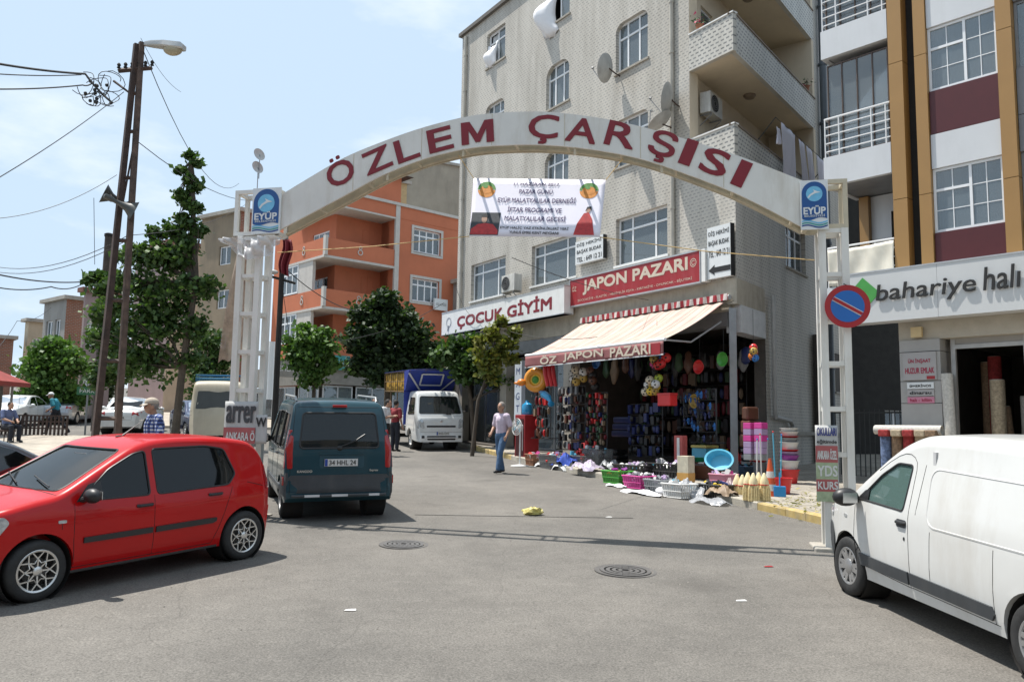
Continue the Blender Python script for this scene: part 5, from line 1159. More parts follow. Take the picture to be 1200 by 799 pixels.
# crumpled plastic sheet and worn net hanging at the left post
tp = thing('plastic_sheet', 'crumpled clear plastic sheet bundled round the head of the left arch post', 'plastic sheet', arch_.location, arch_.rotation_euler.z)
xa, za = local(arch_, 258, 277, .2); xb, zb = local(arch_, 326, 300, .2)
def plf(u, v):
    sag = math.sin(math.pi * u); x = xa + (xb - xa) * u; z = za - .02 - sag * .30 * v - .05 * v + .03 * math.sin(u * 23 + v * 6) * v
    return (x, .12 + .09 * math.sin(u * 11 + v * 3) + .05 * math.sin(u * 31 - v * 8), z)
M_pl = mat('clear_plastic', (.62, .62, .64), .25, var=.1, vs=12); M_pl.node_tree.nodes['Principled BSDF'].inputs['Alpha'].default_value = .55
mb = MB(); mb.grid(plf, 40, 12); mb.build('plastic_film', M_pl, tp, smooth=70)
nn = thing('hanging_net', 'worn brownish net hanging beside the left arch post', 'net', arch_.location, arch_.rotation_euler.z)
x0_, z0_ = local(arch_, 272, 290, -.1); x1_, z1_ = local(arch_, 252, 424, -.1); 
def nf(u, v): 
    return (x0_ + .05 - .28 * u + (x1_ - x0_ + .05) * v * (1 - u) - .15 * v * u + .0, -.35 + .05 * math.sin(u * 8 + v * 3), z0_ + (z1_ - z0_) * v * (1 - .15 * u) + .04 * math.sin(u * 19) * v)
M_net = mat('worn_net', (.34, .26, .20), .8, var=.35, vs=9, dirt=.5, dcol=(.5, .45, .4)); M_net.node_tree.nodes['Principled BSDF'].inputs['Alpha'].default_value = .8
mb = MB(); mb.grid(nf, 14, 24); mb.build('net_cloth', M_net, nn, smooth=70)

# ================================================================ signs on the buildings
def psign(root, name, label, cat, p0, p1, y, m_, th=.10, group=None):
    xa, za = local(root, p0[0], p0[1], y); xb, zb = local(root, p1[0], p1[1], y)
    cx, cz = (xa + xb) / 2, (za + zb) / 2; P = frame_of(root) @ Vector((cx, y, cz)); t = thing(name, label, cat, P, root.rotation_euler.z, group)
    w, h = abs(xa - xb), abs(za - zb); return t, w, h
M_sr = mat('sign_red_board', (.30, .015, .02), .45, var=.08, dirt=.2, dcol=(.4, .2, .2)); M_scr = mat('sign_cream_letters', (.58, .50, .40), .5, var=.08); M_alu = mat('aluminium', (.45, .46, .47), .4, metal=.4)
# JAPON PAZARI board
x0s, x1s, z0s, z1s = 6.18, .95, 5.64, 6.40
t = thing('shop_sign', 'long red sign board with pale letters JAPON PAZARI', 'sign', frame_of(tall) @ Vector(((x0s + x1s) / 2, .22, (z0s + z1s) / 2)), tall.rotation_euler.z)
w, h = x0s - x1s, z1s - z0s
MB().box(-w / 2, w / 2, -.2, 0, -h / 2, h / 2).build('board', M_sr, t, smooth=None)
mb = MB(); mb.box(-w / 2 - .03, w / 2 + .03, -.2, .015, h / 2, h / 2 + .04); mb.box(-w / 2 - .03, w / 2 + .03, -.2, .015, -h / 2 - .04, -h / 2); mb.box(w / 2, w / 2 + .03, -.2, .015, -h / 2, h / 2); mb.box(-w / 2 - .03, -w / 2, -.2, .015, -h / 2, h / 2); mb.build('frame', M_alu, t, smooth=None)
MB().box(-w / 2 - .17, -w / 2 - .04, -.2, .0, -h / 2 - .02, h / 2 + .03).build('end_cap', M_white, t, smooth=None)
lettering('JAPON PAZARI', M_scr, t, sign_M(-.10, .004, .09), w=w * .80, h=.40, bold=.03); lettering('ÖZ', M_scr, t, sign_M(w / 2 - .20, .004, .12), w=.20, h=.17)
lettering('©', M_scr, t, sign_M(-w / 2 + .22, .004, .12), w=.22, h=.22); lettering('ZÜCCACİYE - PLASTİK - HEDİYELİK EŞYA - KIRTASİYE - OYUNCAK - BİJUTERİ', M_scr, t, sign_M(-.05, .004, -.26), w=w * .88, h=.10)
# ÇOCUK GİYİM board
xa, za = local(tall, 518, 367, .45); xb, zb = local(tall, 661, 362, .45)
x0s, x1s, z0s, z1s = xa, xb, 5.40, 6.26
t = thing('shop_sign', 'long white sign board with dark red letters ÇOCUK GİYİM', 'sign', frame_of(tall) @ Vector(((x0s + x1s) / 2, .45, (z0s + z1s) / 2)), tall.rotation_euler.z)
w, h = x0s - x1s, z1s - z0s
MB().box(-w / 2, w / 2, -.35, 0, -h / 2, h / 2).build('board', M_white, t, smooth=None)
mb = MB()
for z in (-h / 2, h / 2 - .03): mb.box(-w / 2 - .01, w / 2 + .01, -.3, .012, z, z + .03)
mb.build('frame', M_alu, t, smooth=None)
lettering('ÇOCUK GİYİM', M_dred, t, sign_M(-.28, .004, -.02), w=w * .76, h=.56, bold=.03, depth=.004)
mb = MB(); mb.lathe([(.14, -.002), (.19, 0), (.19, .004), (.14, .004)], 20, Matrix.Translation((w / 2 - .55, .004, .02)) @ Matrix.Rotation(-math.pi / 2, 4, 'X'), close=True); mb.tube([(w / 2 - .5, .004, -.3), (w / 2 - .55, .004, -.1)], .03, 5); mb.build('logo', mat('logo_grey', (.35, .36, .38), .5), t)
# dentist signs
for p0, p1, lab, arr in (((677, 276), (716, 309), 'tilted white dentist sign without arrow, above the red board', False), ((832, 264), (861.5, 331), 'white dentist sign with a black arrow on the building corner', True)):
    y = .16
    if not arr: xa, za = local(tall, 677, 279, y); xb, zb = local(tall, 716, 304, y)
    else: xa, za = .76, 6.92; xb, zb = .02, 5.66
    if not arr: xa, xb, za, zb = 6.02, 4.72, 7.55, 6.86
    t = thing('dentist_sign', lab, 'sign', frame_of(tall) @ Vector(((xa + xb) / 2, y, (za + zb) / 2)), tall.rotation_euler.z); w, h = xa - xb, za - zb
    MB().box(-w / 2, w / 2, -.12, 0, -h / 2, h / 2).build('board', M_sgn, t, smooth=None); MB().box(-w / 2 - .015, -w / 2, -.12, .01, -h / 2, h / 2).build('edge', M_ink, t, smooth=None)
    hh = h if not arr else h * .62; z0 = 0 if not arr else h * .17
    for k, s_ in enumerate(('DİŞ HEKİMİ', 'BAŞAK BUDAK', 'TEL : 649 12 21')): lettering(s_, M_ink, t, sign_M(0, .004, z0 + hh * (.33 - .32 * k)), w=w * .88, h=hh * .20, bold=.012)
    if arr: MB().prism([(w * x, .004, -h * .34 + h * z) for x, z in ((.45, 0), (.18, .10), (.20, .05), (-.48, .05), (-.48, -.05), (.20, -.05), (.18, -.10))], (0, .003, 0)).build('arrow', M_ink, t, smooth=None)
# carpet shop sign
M_bw = mat('sign_white_panel', (.56, .57, .57), .4, var=.03, vs=1, dirt=.12, dcol=(.38, .38, .36))
xa, za = local(bah, 992, 322, .38); t = thing('shop_sign', 'wide white fascia sign with black letters bahariye halı over the carpet shop', 'sign', frame_of(bah) @ Vector((-3.6, .38, 4.80)), bah.rotation_euler.z)
L0 = 3.6 + xa
zt_ = local(bah, 1100, 309, .38)[1] - 4.80; zb_ = local(bah, 1100, 371, .38)[1] - 4.80
for k in range(4):
    a = L0 - k * 1.75; MB().box(max(a - 1.745, -3.2), a, -.40, 0, zb_, zt_).build('panel', M_bw, t, smooth=None)
MB().box(-3.2, L0 + .01, -.42, .01, zt_, zt_ + .03).build('capping', M_alu, t, smooth=None)
xa, za = local(bah, 1031, 350, .39); xb, zb = local(bah, 1187, 334, .39)
lettering('bahariye', M_ink, t, sign_M((local(bah, 1028, 350, .39)[0] + local(bah, 1143, 334, .39)[0]) / 2 + 3.6, .02, -.06), w=local(bah, 1028, 350, .39)[0] - local(bah, 1145, 334, .39)[0], h=.42, bold=.006, depth=.02, shear=.12)
lettering('halı', M_ink, t, sign_M((local(bah, 1153, 340, .39)[0] + local(bah, 1197, 334, .39)[0]) / 2 + 3.6, .02, .03), w=local(bah, 1153, 340, .39)[0] - local(bah, 1197, 334, .39)[0], h=.42, bold=.006, depth=.02, shear=.12)
xg, zg = local(bah, 1011, 345, .4); mb = MB(); mb.prism([(xg + 3.6 + .34 * x, .003, zg - 4.8 + .34 * z) for x, z in ((0, 1), (-1, 0), (0, -1), (1, 0))], (0, .01, 0)); mb.build('logo', mat('logo_green', (.06, .30, .06), .45, var=.1), t, smooth=None)
# estate agent notice on the pillar
M_nt = mat('notice_grey', (.36, .345, .34), .5, var=.05)
t = thing('notice_board', 'grey notice with red letters on the pillar left of the carpet shop door', 'sign', frame_of(bah) @ Vector((-1.9, -.015, 3.34)), bah.rotation_euler.z)
MB().box(-.31, .31, 0, .02, -.27, .27).build('board', M_nt, t, smooth=None); M_mag = mat('ink_crimson', (.35, .02, .06), .6, var=0)
lettering('ÜN İNŞAAT', M_mag, t, sign_M(0, .024, .10), w=.42, h=.11, bold=.02); lettering('HUZUR EMLAK', M_mag, t, sign_M(0, .024, -.09), w=.54, h=.11, bold=.02); MB().box(-.28, -.13, .02, .026, -.26, -.20).build('red_label', M_sr, t, smooth=None)
t = thing('notice_board', 'stack of small brand plates below the red-lettered notice on the pillar', 'sign', frame_of(bah) @ Vector((-1.9, -.015, 2.80)), bah.rotation_euler.z)
for k, (tx, m_, tm) in enumerate((('ƏMERİNOS', M_sgn, M_ink), ('dinarsu', M_nt, M_ink), ('halı - kilim', mat('pink_plate', (.5, .2, .28), .6), M_mag))):
    MB().box(-.25, .25, 0, .015, .10 - k * .14, .22 - k * .14).build('brand_plate', m_, t, smooth=None); lettering(tx, tm, t, sign_M(0, .019, .16 - k * .14), w=.40, h=.06, bold=.02)

# ================================================================ awning
awn = thing('awning', 'faded pink and cream striped awning lettered ÖZ JAPON PAZARI over the goods', 'awning', tall.location, tall.rotation_euler.z)
M_awn = stripe_mat('awning_stripes', [(0.0, (.47, .40, .33)), (.22, (.33, .13, .12)), (.27, (.45, .35, .29)), (.40, (.40, .22, .19)), (.44, (.47, .40, .33)), (.56, (.32, .12, .12)), (.62, (.44, .33, .28)), (.72, (.38, .20, .18)), (.76, (.47, .39, .32))], 'x', .42)
zt, zb = 5.10, 4.04; y1 = 2.0
def afn(u, v):
    x = .22 + 5.45 * u + .12 * v; sag = -.07 * math.sin(math.pi * v) * (1 + .5 * math.sin(u * 25)); return (x, .10 + (y1 - .1) * v, zt + (zb - zt) * v + sag)
mb = MB(); mb.grid(afn, 40, 10); mb.build('canvas', M_awn, awn, smooth=70, solid=.006)
mb = MB(); mb.tube([(.3, y1, zb), (5.85, y1, zb)], .04, 8); mb.build('front_bar', M_pvc, awn)
M_val = mat('valance_maroon', (.24, .085, .085), .7, var=.12)
mb = MB(); mb.grid(lambda u, v: (.32 + 5.5 * u, y1 + .04 + .012 * math.sin(u * 40) * v, zb - .04 - .30 * v), 60, 4); mb.build('valance', M_val, awn, smooth=60, solid=.004)
MB().box(.32, 5.82, y1 + .034, y1 + .05, zb - .35, zb - .325).build('valance_edge', M_sgn, awn, smooth=None)
for tx, xa_, xb_ in (('ÖZ', 633, 652), ('JAPON', 660, 706), ('PAZARI', 715, 762)):
    u0, _ = local(awn, xa_, 420, y1 + .066); u1, _ = local(awn, xb_, 412, y1 + .066); lettering(tx, M_scr, awn, sign_M((u0 + u1) / 2, y1 + .066, zb - .18), w=abs(u0 - u1), h=.23, bold=.02)
MB().box(.40, .84, y1 + .052, y1 + .058, zb - .33, zb - .07).build('valance_patch', M_sr, awn, smooth=None)
mb = MB(); mb.tube([(.1, .12, 5.16), (5.75, .12, 5.16)], .06, 10); mb.build('roller', M_alu, awn)
mb = MB(); mb.grid(lambda u, v: (.1 + 5.6 * u, .2 + .03 * math.sin(u * 90) * v, 5.24 - .16 * v), 120, 2); mb.build('scalloped_edge', stripe_mat('scallop', [(0, (.30, .02, .03)), (.5, (.5, .45, .42))], 'x', .22), awn, smooth=None, solid=.003)
for x in (.4, 5.6): MB().tube([(x, .1, 4.6), (x, 1.1, 4.05), (x, y1, zb)], .022, 6).build('folding_arm', M_alu, awn)

# ================================================================ things fixed to the facade
def ac_unit(root, x, y, z, label, s=1.0, M=None, turn=0):
    fr = frame_of(root) @ (M if M is not None else Matrix.Identity(4)); P = fr @ Vector((x, y, z)); t = thing('air_conditioner', label, 'air conditioner', P, 0); t.matrix_world = Matrix.Translation(P) @ fr.to_3x3().to_4x4() @ Matrix.Rotation(turn, 4, 'Z')
    MB().box(-.39, .39, -.30, 0, 0, .56).build('casing', mat('ac_casing', (.55, .54, .50), .5, dirt=.4), t, smooth=None, bevel=.015)
    MB().lathe([(0, 0), (.22, 0), (.225, .012), (0, .012)], 24, Matrix.Translation((.12, .001, .28)) @ Matrix.Rotation(-math.pi / 2, 4, 'X')).build('fan_opening', M_dark, t)
    mb = MB()
    for r_ in (.07, .12, .17, .22): mb.lathe([(r_ - .004, 0), (r_ + .004, 0), (r_ + .004, .006), (r_ - .004, .006)], 24, Matrix.Translation((.12, .015, .28)) @ Matrix.Rotation(-math.pi / 2, 4, 'X'), close=True)
    mb.build('fan_grille', M_grey, t)
    mb = MB()
    for xx in (-.3, .3): mb.tube([(xx, -.34, -.03), (xx, 0, -.03)], .018, 5); mb.tube([(xx, -.34, -.3), (xx, 0, -.05)], .012, 5)
    mb.build('bracket', M_grey, t); return t
x_, z_ = local(tall, 597, 342, .45); ac_unit(tall, x_, .52, z_, 'beige air conditioner between the two left first-floor windows')
ac_unit(tall, 0, .35, 0, 'old air conditioner hung under the second balcony on the corner', M=REC @ Matrix.Translation((-.9, 0, 10.25)))
def dish(root, px, py, y, r, label, face=(.5, .8, .35)):
    x, z = local(root, px, py, y); P = frame_of(root) @ Vector((x, y, z)); t = thing('satellite_dish', label, 'satellite dish', P, root.rotation_euler.z, 'satellite dishes on the tiled front')
    d = Vector(face).normalized(); Mq = d.to_track_quat('Z', 'Y').to_matrix().to_4x4()
    MB().lathe([(0, -.14 * r / .45), (r * .35, -.122 * r / .45), (r * .7, -.075 * r / .45), (r, 0), (r + .008, .0), (r * .7, -.085 * r / .45), (0, -.155 * r / .45)], 28, Mq).build('reflector', mat('dish_grey', (.40, .40, .38), .45, dirt=.35), t)
    mb = MB(); c = Mq @ Vector((0, 0, r * 1.1)); mb.tube([Mq @ Vector((0, -r, 0)), c], .012, 5); mb.tube([c, c * .88], .035, 8); mb.build('feed_arm', M_grey, t)
    mb = MB(); b_ = Mq @ Vector((0, 0, -.12)); mb.tube([b_, (b_.x * .6, -y * .6, -.10), (0, -y, -.10)], .02, 6); mb.build('wall_bracket', M_rust, t)
dish(tall, 709, 80, .55, .40, 'satellite dish beside the top right window of the tiled front', (.9, .35, .25)); dish(tall, 781, 116, .45, .42, 'satellite dish beside the pipe above the arch lettering', (.85, .5, .2)); dish(tall, 773, 142, .5, .36, 'satellite dish half hidden behind the arch, lowest of the three', (.5, .3, .8))
# laundry on the balcony line
lau = thing('laundry_line', 'white sheets drying on a line outside the corner balcony above the arch', 'laundry', tall.location, tall.rotation_euler.z)
SM = SIDE
mb = MB(); mb.tube([SM @ Vector((-1.7, .42, 9.98)), SM @ Vector((-6.1, .42, 9.98))], .008, 5)
for s_ in (-1.7, -6.1): mb.tube([SM @ Vector((s_, -.1, 9.42)), SM @ Vector((s_, .42, 9.98))], .015, 5)
mb.build('line', M_wire, lau)
for s0, s1, z1, hgt, lean in ((-1.75, -2.05, 9.75, .45, .0), (-2.1, -3.2, 9.98, 1.55, .05), (-3.5, -4.0, 9.95, 1.35, .3), (-4.15, -4.7, 9.95, 1.3, .25), (-5.1, -5.9, 9.95, 1.2, .1)):
    mb = MB()
    mb.grid(lambda u, v: SM @ Vector((s0 + (s1 - s0) * u * (1 - .15 * v) - lean * v, .42 + .03 * math.sin(u * 12 + v * 3) * (.3 + v), z1 - hgt * v * (1 - .1 * u))), 12, 10); mb.build('sheet', mat('lilac_sheet', (.74, .72, .80), .8, var=.03), lau, smooth=70, solid=.004)
# flower pots on balconies, sunshade rod
for nm, (s_, z_, m_, lab) in {'a': (-5.9, 12.25, 'print_red', 'red geranium pot on the balcony coping near the drain pipe'), 'b': (-.7, 12.2, None, 'pink flowers behind the front balcony parapet')}.items():
    P = frame_of(tall) @ (SIDE @ Vector((s_, -.06, z_)) if nm == 'a' else Vector((1.2, -.1, 12.22))); t = thing('flower_pot', lab, 'flower pot', P)
    MB().lathe([(.07, 0), (.10, .16), (.11, .16), (.09, .15), (0, .14)], 16).build('pot', mat('terracotta', (.3, .12, .06), .7), t)
    mb = MB(); mf = MB()
    for k in range(60):
        v = Vector(rng.normal(0, .09, 3)); v.z = abs(v.z) + .18; w_ = Vector(rng.normal(0, .035, 3)); w2 = Vector(rng.normal(0, .035, 3))
        (mf if k % 4 == 0 else mb).add([v, v + w_, v + w2], [(0, 1, 2)])
    mb.build('leaves', mat('pot_leaves', (.05, .10, .03), .7), t, smooth=None)['kind'] = 'stuff'; mf.build('flowers', mat('pink_petals', (.5, .05, .12), .6), t, smooth=None)['kind'] = 'stuff'

# manholes, litter, shadow-free flat things
def manhole(px, py, r, label):
    P = G(px, py); t = thing('manhole_cover', label, 'manhole cover', P + Vector((0, 0, .004))); t.rotation_euler = (math.atan(GY), 0, .4)
    M_ir = mat('cast_iron', (.035, .033, .031), .6, metal=.3, var=.3, vs=12)
    MB().lathe([(0, 0), (r, 0), (r + .05, .004), (r + .05, -.02), (0, -.02)], 40).build('rim', mat('iron_rim', (.09, .085, .08), .7, var=.2), t)
    mb = MB()
    for k in range(4):
        ra = r * (.22 + .22 * k); 
        for j in range(6 + 6 * k):
            a = 2 * math.pi * j / (6 + 6 * k); Mx = Matrix.Rotation(a, 4, 'Z') @ Matrix.Translation((ra, 0, 0)); mb.box(-.022, .022, -.035, .035, .001, .010, Mx)
    mb.build('studs', mat('iron_stud', (.16, .155, .15), .5, metal=.5), t, smooth=None)['kind'] = 'stuff'
    MB().lathe([(0, .0012), (r * .97, .0012)], 40).build('lid', M_ir, t)
manhole(733, 669, .30, 'studded iron manhole cover set in the road in front of the white van'); manhole(473, 638, .27, 'iron manhole cover in the road behind the teal van')
def crumple(name, label, cat, px, py, sx, sy, sz, m_, seed):
    P = G(px, py); r_ = np.random.default_rng(seed); mb = MB(); mb.ball((0, 0, sz * .8), (sx, sy, sz), 16, 10); mb.v = [tuple(Vector(v) * float(1 + r_.normal(0, .16))) for v in mb.v]; mb.v = [(x, y, max(z, 0)) for x, y, z in mb.v]
    o = mb.build(name, m_, None, smooth=25); o.location = P; return tag(o, label, cat)
crumple('plastic_bag', 'crumpled yellow plastic bag lying on the road', 'bag', 624, 603, .16, .11, .06, mat('yellow_bag', (.55, .48, .16), .5, var=.2, vs=20), 3)
for k, (px, py) in enumerate(((410, 715), (713, 606), (868, 704), (900, 664))):
    P = G(px, py); o = MB().add([(-.05, -.03, .006), (.06, -.02, .006), (.05, .03, .012), (-.04, .025, .006), (.0, 0, .015)], [(0, 1, 4), (1, 2, 4), (2, 3, 4), (3, 0, 4)]).build('paper_scrap', mat('scrap_white', (.6, .6, .58), .7) if k < 3 else M_sr, None, smooth=None); o.location = P
    tag(o, ['white paper scrap on the road below the red car', 'tiny white scrap by the yellow bag', 'small pale scrap left of the van wheel', 'small red scrap on the road near the right manhole'][k], 'litter')

A_, B_ = G(486, 603), G(742, 607); sd = (B_ - A_).normalized(); sd = Vector((-sd.y, sd.x, 0)) * .02; up_ = Vector((0, 0, .005))
tag(MB().quad(A_ - sd + up_, B_ - sd + up_, B_ + sd + up_, A_ + sd + up_).build('road_seam', mat('tar_seam', (.05, .047, .043), .8, var=.3, vs=8), None, smooth=None), kind='structure')
grit = MB(); r_ = np.random.default_rng(77)
for k in range(900):
    if k < 500: i_ = int(r_.integers(2, len(KERB) - 2)); t_ = r_.random(); x = KERB[i_][0] + (KERB[i_ + 1][0] - KERB[i_][0]) * t_ - abs(r_.normal(0, .18)) - .03; y = KERB[i_][1] + (KERB[i_ + 1][1] - KERB[i_][1]) * t_
    else: x, y = r_.uniform(-5, 5), r_.uniform(4, 20)
    q = r_.uniform(.004, .013); z = gz(x, y); grit.add([(x - q, y, z), (x + q * .7, y - q, z), (x + q * .5, y + q, z), (x, y, z + q * 1.1)], [(0, 1, 3), (1, 2, 3), (2, 0, 3)])
tag(grit.build('grit', mat('pebble', (.26, .24, .21), .9, var=.5, vs=3), None, smooth=None), 'loose grit and pebbles on the road and along the kerb', 'grit', kind='stuff')
# ================================================================ buildings on the far side
def lf(C, az, px, py, y=0.0):
    a = R(az); d = Vector((math.sin(a), math.cos(a), 0)); n = Vector((-d.y, d.x, 0)); r = ray(px, py); C3 = Vector((C[0], C[1], 0))
    t = (n.dot(C3) + y) / n.dot(r); P = r * t; return (P - C3).dot(d), P.z + H
C_O = (-10.557, 45.0)
orb = root_at('apartment_building', 'orange apartment block with white-edged wrapping balconies behind the arch', 'building', C_O, -42)
M_or = mat('orange_plaster', (.50, .155, .075), .8, var=.08, vs=.8, dirt=.18, dcol=(.30, .10, .05)); M_ow = mat('pale_trim', (.52, .49, .45), .7, var=.06, dirt=.25)
ORF = Matrix(((0, -1, 0, 0), (1, 0, 0, 0), (0, 0, 1, 0), (0, 0, 0, 1)))   # frame of its right-hand side (x' from 0 to -u)
wn = []
for (a, b, c, d) in ((485, 266, 516, 302), (483, 324, 514, 358)):
    u0, z1 = lf(C_O, 228, a, b); u1, z0 = lf(C_O, 228, c, d); wn.append((u1, u0, z0 + .08, z1 - .05))
facade(orb, 'right_wall', M_or, -10.5, -4.72, 5.4, 15.2, wn, mw=ORF)
M_gfar = mat('far_glass', (.05, .065, .075), .12, coat=.6, var=.5, vs=.7)
for o in wn: 
    w = window(orb, *o, cols=(.25, .5, .75), transom=.72, fw=.09, mw=ORF, gl=M_glassw, sill=M_ow)
    a, b, c, d = o; mb = MB()
    for q in ((a - .16, a, c - .16, d + .16), (b, b + .16, c - .16, d + .16), (a, b, c - .16, c), (a, b, d, d + .16)): mb.box(q[0], q[1], .003, .05, q[2], q[3])
    mb.build('surround', M_ow, orb, smooth=None, mw=ORF)
ops = []
for (a, b, c, d) in ((412, 258, 433, 287), (405, 317, 430, 345)):
    u0, z1 = lf(C_O, 228, a, b, -1.6); u1, z0 = lf(C_O, 228, c, d, -1.6); ops.append((u1, u0, max(z0, 11.6 if z0 > 10.5 else 8.7), z1))
ops += [(-4.2, -3.4, 11.6, 13.8), (-4.2, -3.4, 8.7, 10.9), (-3.0, -1.9, 6.6, 7.9)]
RB = ORF @ Matrix.Translation((0, -1.6, 0))
facade(orb, 'balcony_wall', M_or, -4.72, -1.6, 5.4, 15.0, ops, t=.15, mw=RB)
for o in ops: window(orb, *o, cols=(.5,), fw=.08, mw=RB, y=-.06, sill=None)
wbox(orb, 'corner_strip', M_ow, -4.95, -4.65, -.1, .06, 5.4, 15.3, mw=ORF); MB().quad((-4.72, -1.6, 5.4), (-4.72, 0, 5.4), (-4.72, 0, 15), (-4.72, -1.6, 15)).build('return_wall', M_or, orb, smooth=None, mw=ORF)
lops = [(.3 + 1.9, 4.3, 11.7, 13.6), (2.2, 4.3, 8.8, 10.8), (2.2, 4.3, 5.9, 7.9)]
facade(orb, 'left_wall', M_or, 1.6, 9.5, 5.4, 15.0, [(2.4, 4.4, z0, z1) for z0, z1 in ((11.7, 13.6), (8.8, 10.8), (5.9, 7.9))], t=.15, mw=Matrix.Translation((0, -1.6, 0)))
for z0, z1 in ((11.7, 13.6), (8.8, 10.8), (5.9, 7.9)): window(orb, 2.4, 4.4, z0, z1, cols=(.33, .66), transom=.7, fw=.08, mw=Matrix.Translation((0, -1.6, 0)), y=-.06, sill=None)
for z0 in (8.62, 5.72):   # enclosed white balcony ends
    w = window(orb, 3.0, 5.0, z0 + 1.05, z0 + 2.75, cols=(.35, .7), transom=.7, fw=.09, y=.0, sill=None); MB().box(1.3, 2.98, -.2, -.02, z0 + 1.0, z0 + 2.8).build('white_panel', M_ow, orb, smooth=None)
for zp in (11.52, 8.62, 5.72):
    MB().box(0, 5.2, -.12, 0, zp, zp + 1.0).build('parapet', M_or, orb, smooth=None); MB().box(-4.66, -.125, -.12, 0, zp, zp + 1.0).build('parapet', M_or, orb, smooth=None, mw=ORF)
    mb = MB(); mb.box(-.02, 5.2, -1.6, .03, zp - .14, zp - .003); mb.build('balcony_slab', M_ow, orb, smooth=None); MB().box(-4.66, -1.605, -1.6, .03, zp - .139, zp - .002).build('balcony_slab', M_ow, orb, smooth=None, mw=ORF)
    MB().box(-.13, .13, -.14, .03, zp - .002, zp + 1.1).build('corner_post', M_ow, orb, smooth=None)
    for M_, x in ((Matrix.Identity(4), 2.4), (ORF, -2.3)):
        MB().lathe([(.12, 0), (.17, 0), (.17, .03), (.12, .03)], 14, Matrix.Translation((x, .004, zp + .45)) @ Matrix.Rotation(-math.pi / 2, 4, 'X'), close=True).build('ornament', M_ow, orb, mw=M_)
        MB().lathe([(.07, 0), (.11, 0), (.11, .03), (.07, .03)], 12, Matrix.Translation((x, .004, zp + .72)) @ Matrix.Rotation(-math.pi / 2, 4, 'X'), close=True).build('ornament', M_ow, orb, mw=M_)
MB().box(-10.6, -.4, -1.6, .02, 14.5, 15.25).build('roof_band', M_or, orb, smooth=None, mw=ORF); MB().box(-10.7, -.35, -1.7, .12, 15.25, 15.42).build('roof_trim', M_ow, orb, smooth=None, mw=ORF); MB().box(-4.7, -.4, -1.6, .05, 14.4, 14.498).build('soffit_trim', M_ow, orb, smooth=None, mw=ORF)
mb = MB(); mb.prism([(.4, -.02, 14.45), (6, -.6, 14.45), (6, -2, 14.45), (.4, -2, 14.45)], (0, 0, .6)); mb.build('roof_band', M_ow, orb, smooth=None)
mb = MB(); mb.box(1.62, 9.5, -10.5, -1.9, 2, 15.1); mb.box(.75, 1.62, -10.5, -4.72, 5.4, 15.1); mb.build('core', M_or, orb, smooth=None)
MB().box(1.5, 5, -6, -3, 15.1, 17.6).build('stair_tower', M_or, orb, smooth=None); mb = MB(); mb.prism([(1.0, -2.6, 17.6), (5.4, -2.6, 17.6), (3.2, -2.6, 18.3)], (0, -4, 0)); mb.build('tower_roof', M_dark, orb, smooth=None)
# shops at street level
wbox(orb, 'shop_fascia', mat('fascia_grey', (.20, .19, .17), .7, var=.15), -10.5, -.1, -.2, .08, 4.3, 5.4, mw=ORF); wbox(orb, 'shop_fascia', MATS['fascia_grey'], .1, 9.5, -.2, .08, 4.3, 5.4)
for x0, x1 in ((-10.3, -7.6), (-7.3, -4.9), (-4.6, -2.4), (-2.2, -.3)): window(orb, x0, x1, 2.4, 4.25, cols=(.5,), curtain=None, fw=.08, mw=ORF, sill=None, frame_m=M_alu)
for x0, x1 in ((.3, 2.6), (3.0, 5.4), (5.8, 9.2)): window(orb, x0, x1, 2.4, 4.25, cols=(.5,), curtain=None, fw=.08, sill=None, frame_m=M_alu)
mb = MB(); mb.box(-10.5, -.1, -.4, -.25, 1.9, 2.4); mb.box(-10.5, -10.3, -.4, 0, 2.4, 4.3); mb.build('plinth', M_conc, orb, smooth=None, mw=ORF)
for (px, py, w, h, m_, tx, lab, fr) in ((400, 425, 1.1, .8, mat('teal_board', (.03, .22, .22), .5), 'ECZANE', 'small teal shop board beside the truck canopy on the orange block', 'R'), (338, 432, 1.4, .9, MATS['fascia_grey'], 'EMLAK', 'grey shop board behind the round tree', 'R'), (311, 430, 1.0, .7, M_sr, '38', 'red and black shop board behind the left arch post', 'L'), (517, 357, 1.0, .7, M_sgn, 'DİŞ KLİNİĞİ', 'small white board on the right edge of the orange block', 'R')):
    az_ = 228 if fr == 'R' else -42; x, z = lf(C_O, az_, px, py, .3); fr_ = frame_of(orb) @ (ORF if fr == 'R' else Matrix.Identity(4)); t = thing('shop_sign', lab, 'sign'); t.matrix_world = Matrix.Translation(fr_ @ Vector((x, .3, z))) @ fr_.to_3x3().to_4x4()
    MB().box(-w / 2, w / 2, -.15, 0, -h / 2, h / 2).build('board', m_, t, smooth=None); lettering(tx, M_pw if m_ is not M_sgn else M_ink, t, sign_M(0, .005, 0), w=w * .8, h=h * .3)
for k, (px, py) in enumerate(((304, 181), (302, 196))):
    P = at(px, py, 52); t = thing('satellite_dish', ['upper satellite dish on the mast over the orange block', 'lower satellite dish on the mast over the orange block'][k], 'satellite dish', P)
    MB().lathe([(0, -.1), (.25, -.07), (.42, 0), (.25, -.08), (0, -.11)], 20, Matrix.Rotation(R(70), 4, 'X') @ Matrix.Rotation(R(50), 4, 'Y')).build('reflector', MATS['dish_grey'], t); MB().tube([(0, .1, 0), (0, .12, -1.6)], .03, 6).build('mast', M_grey, t)

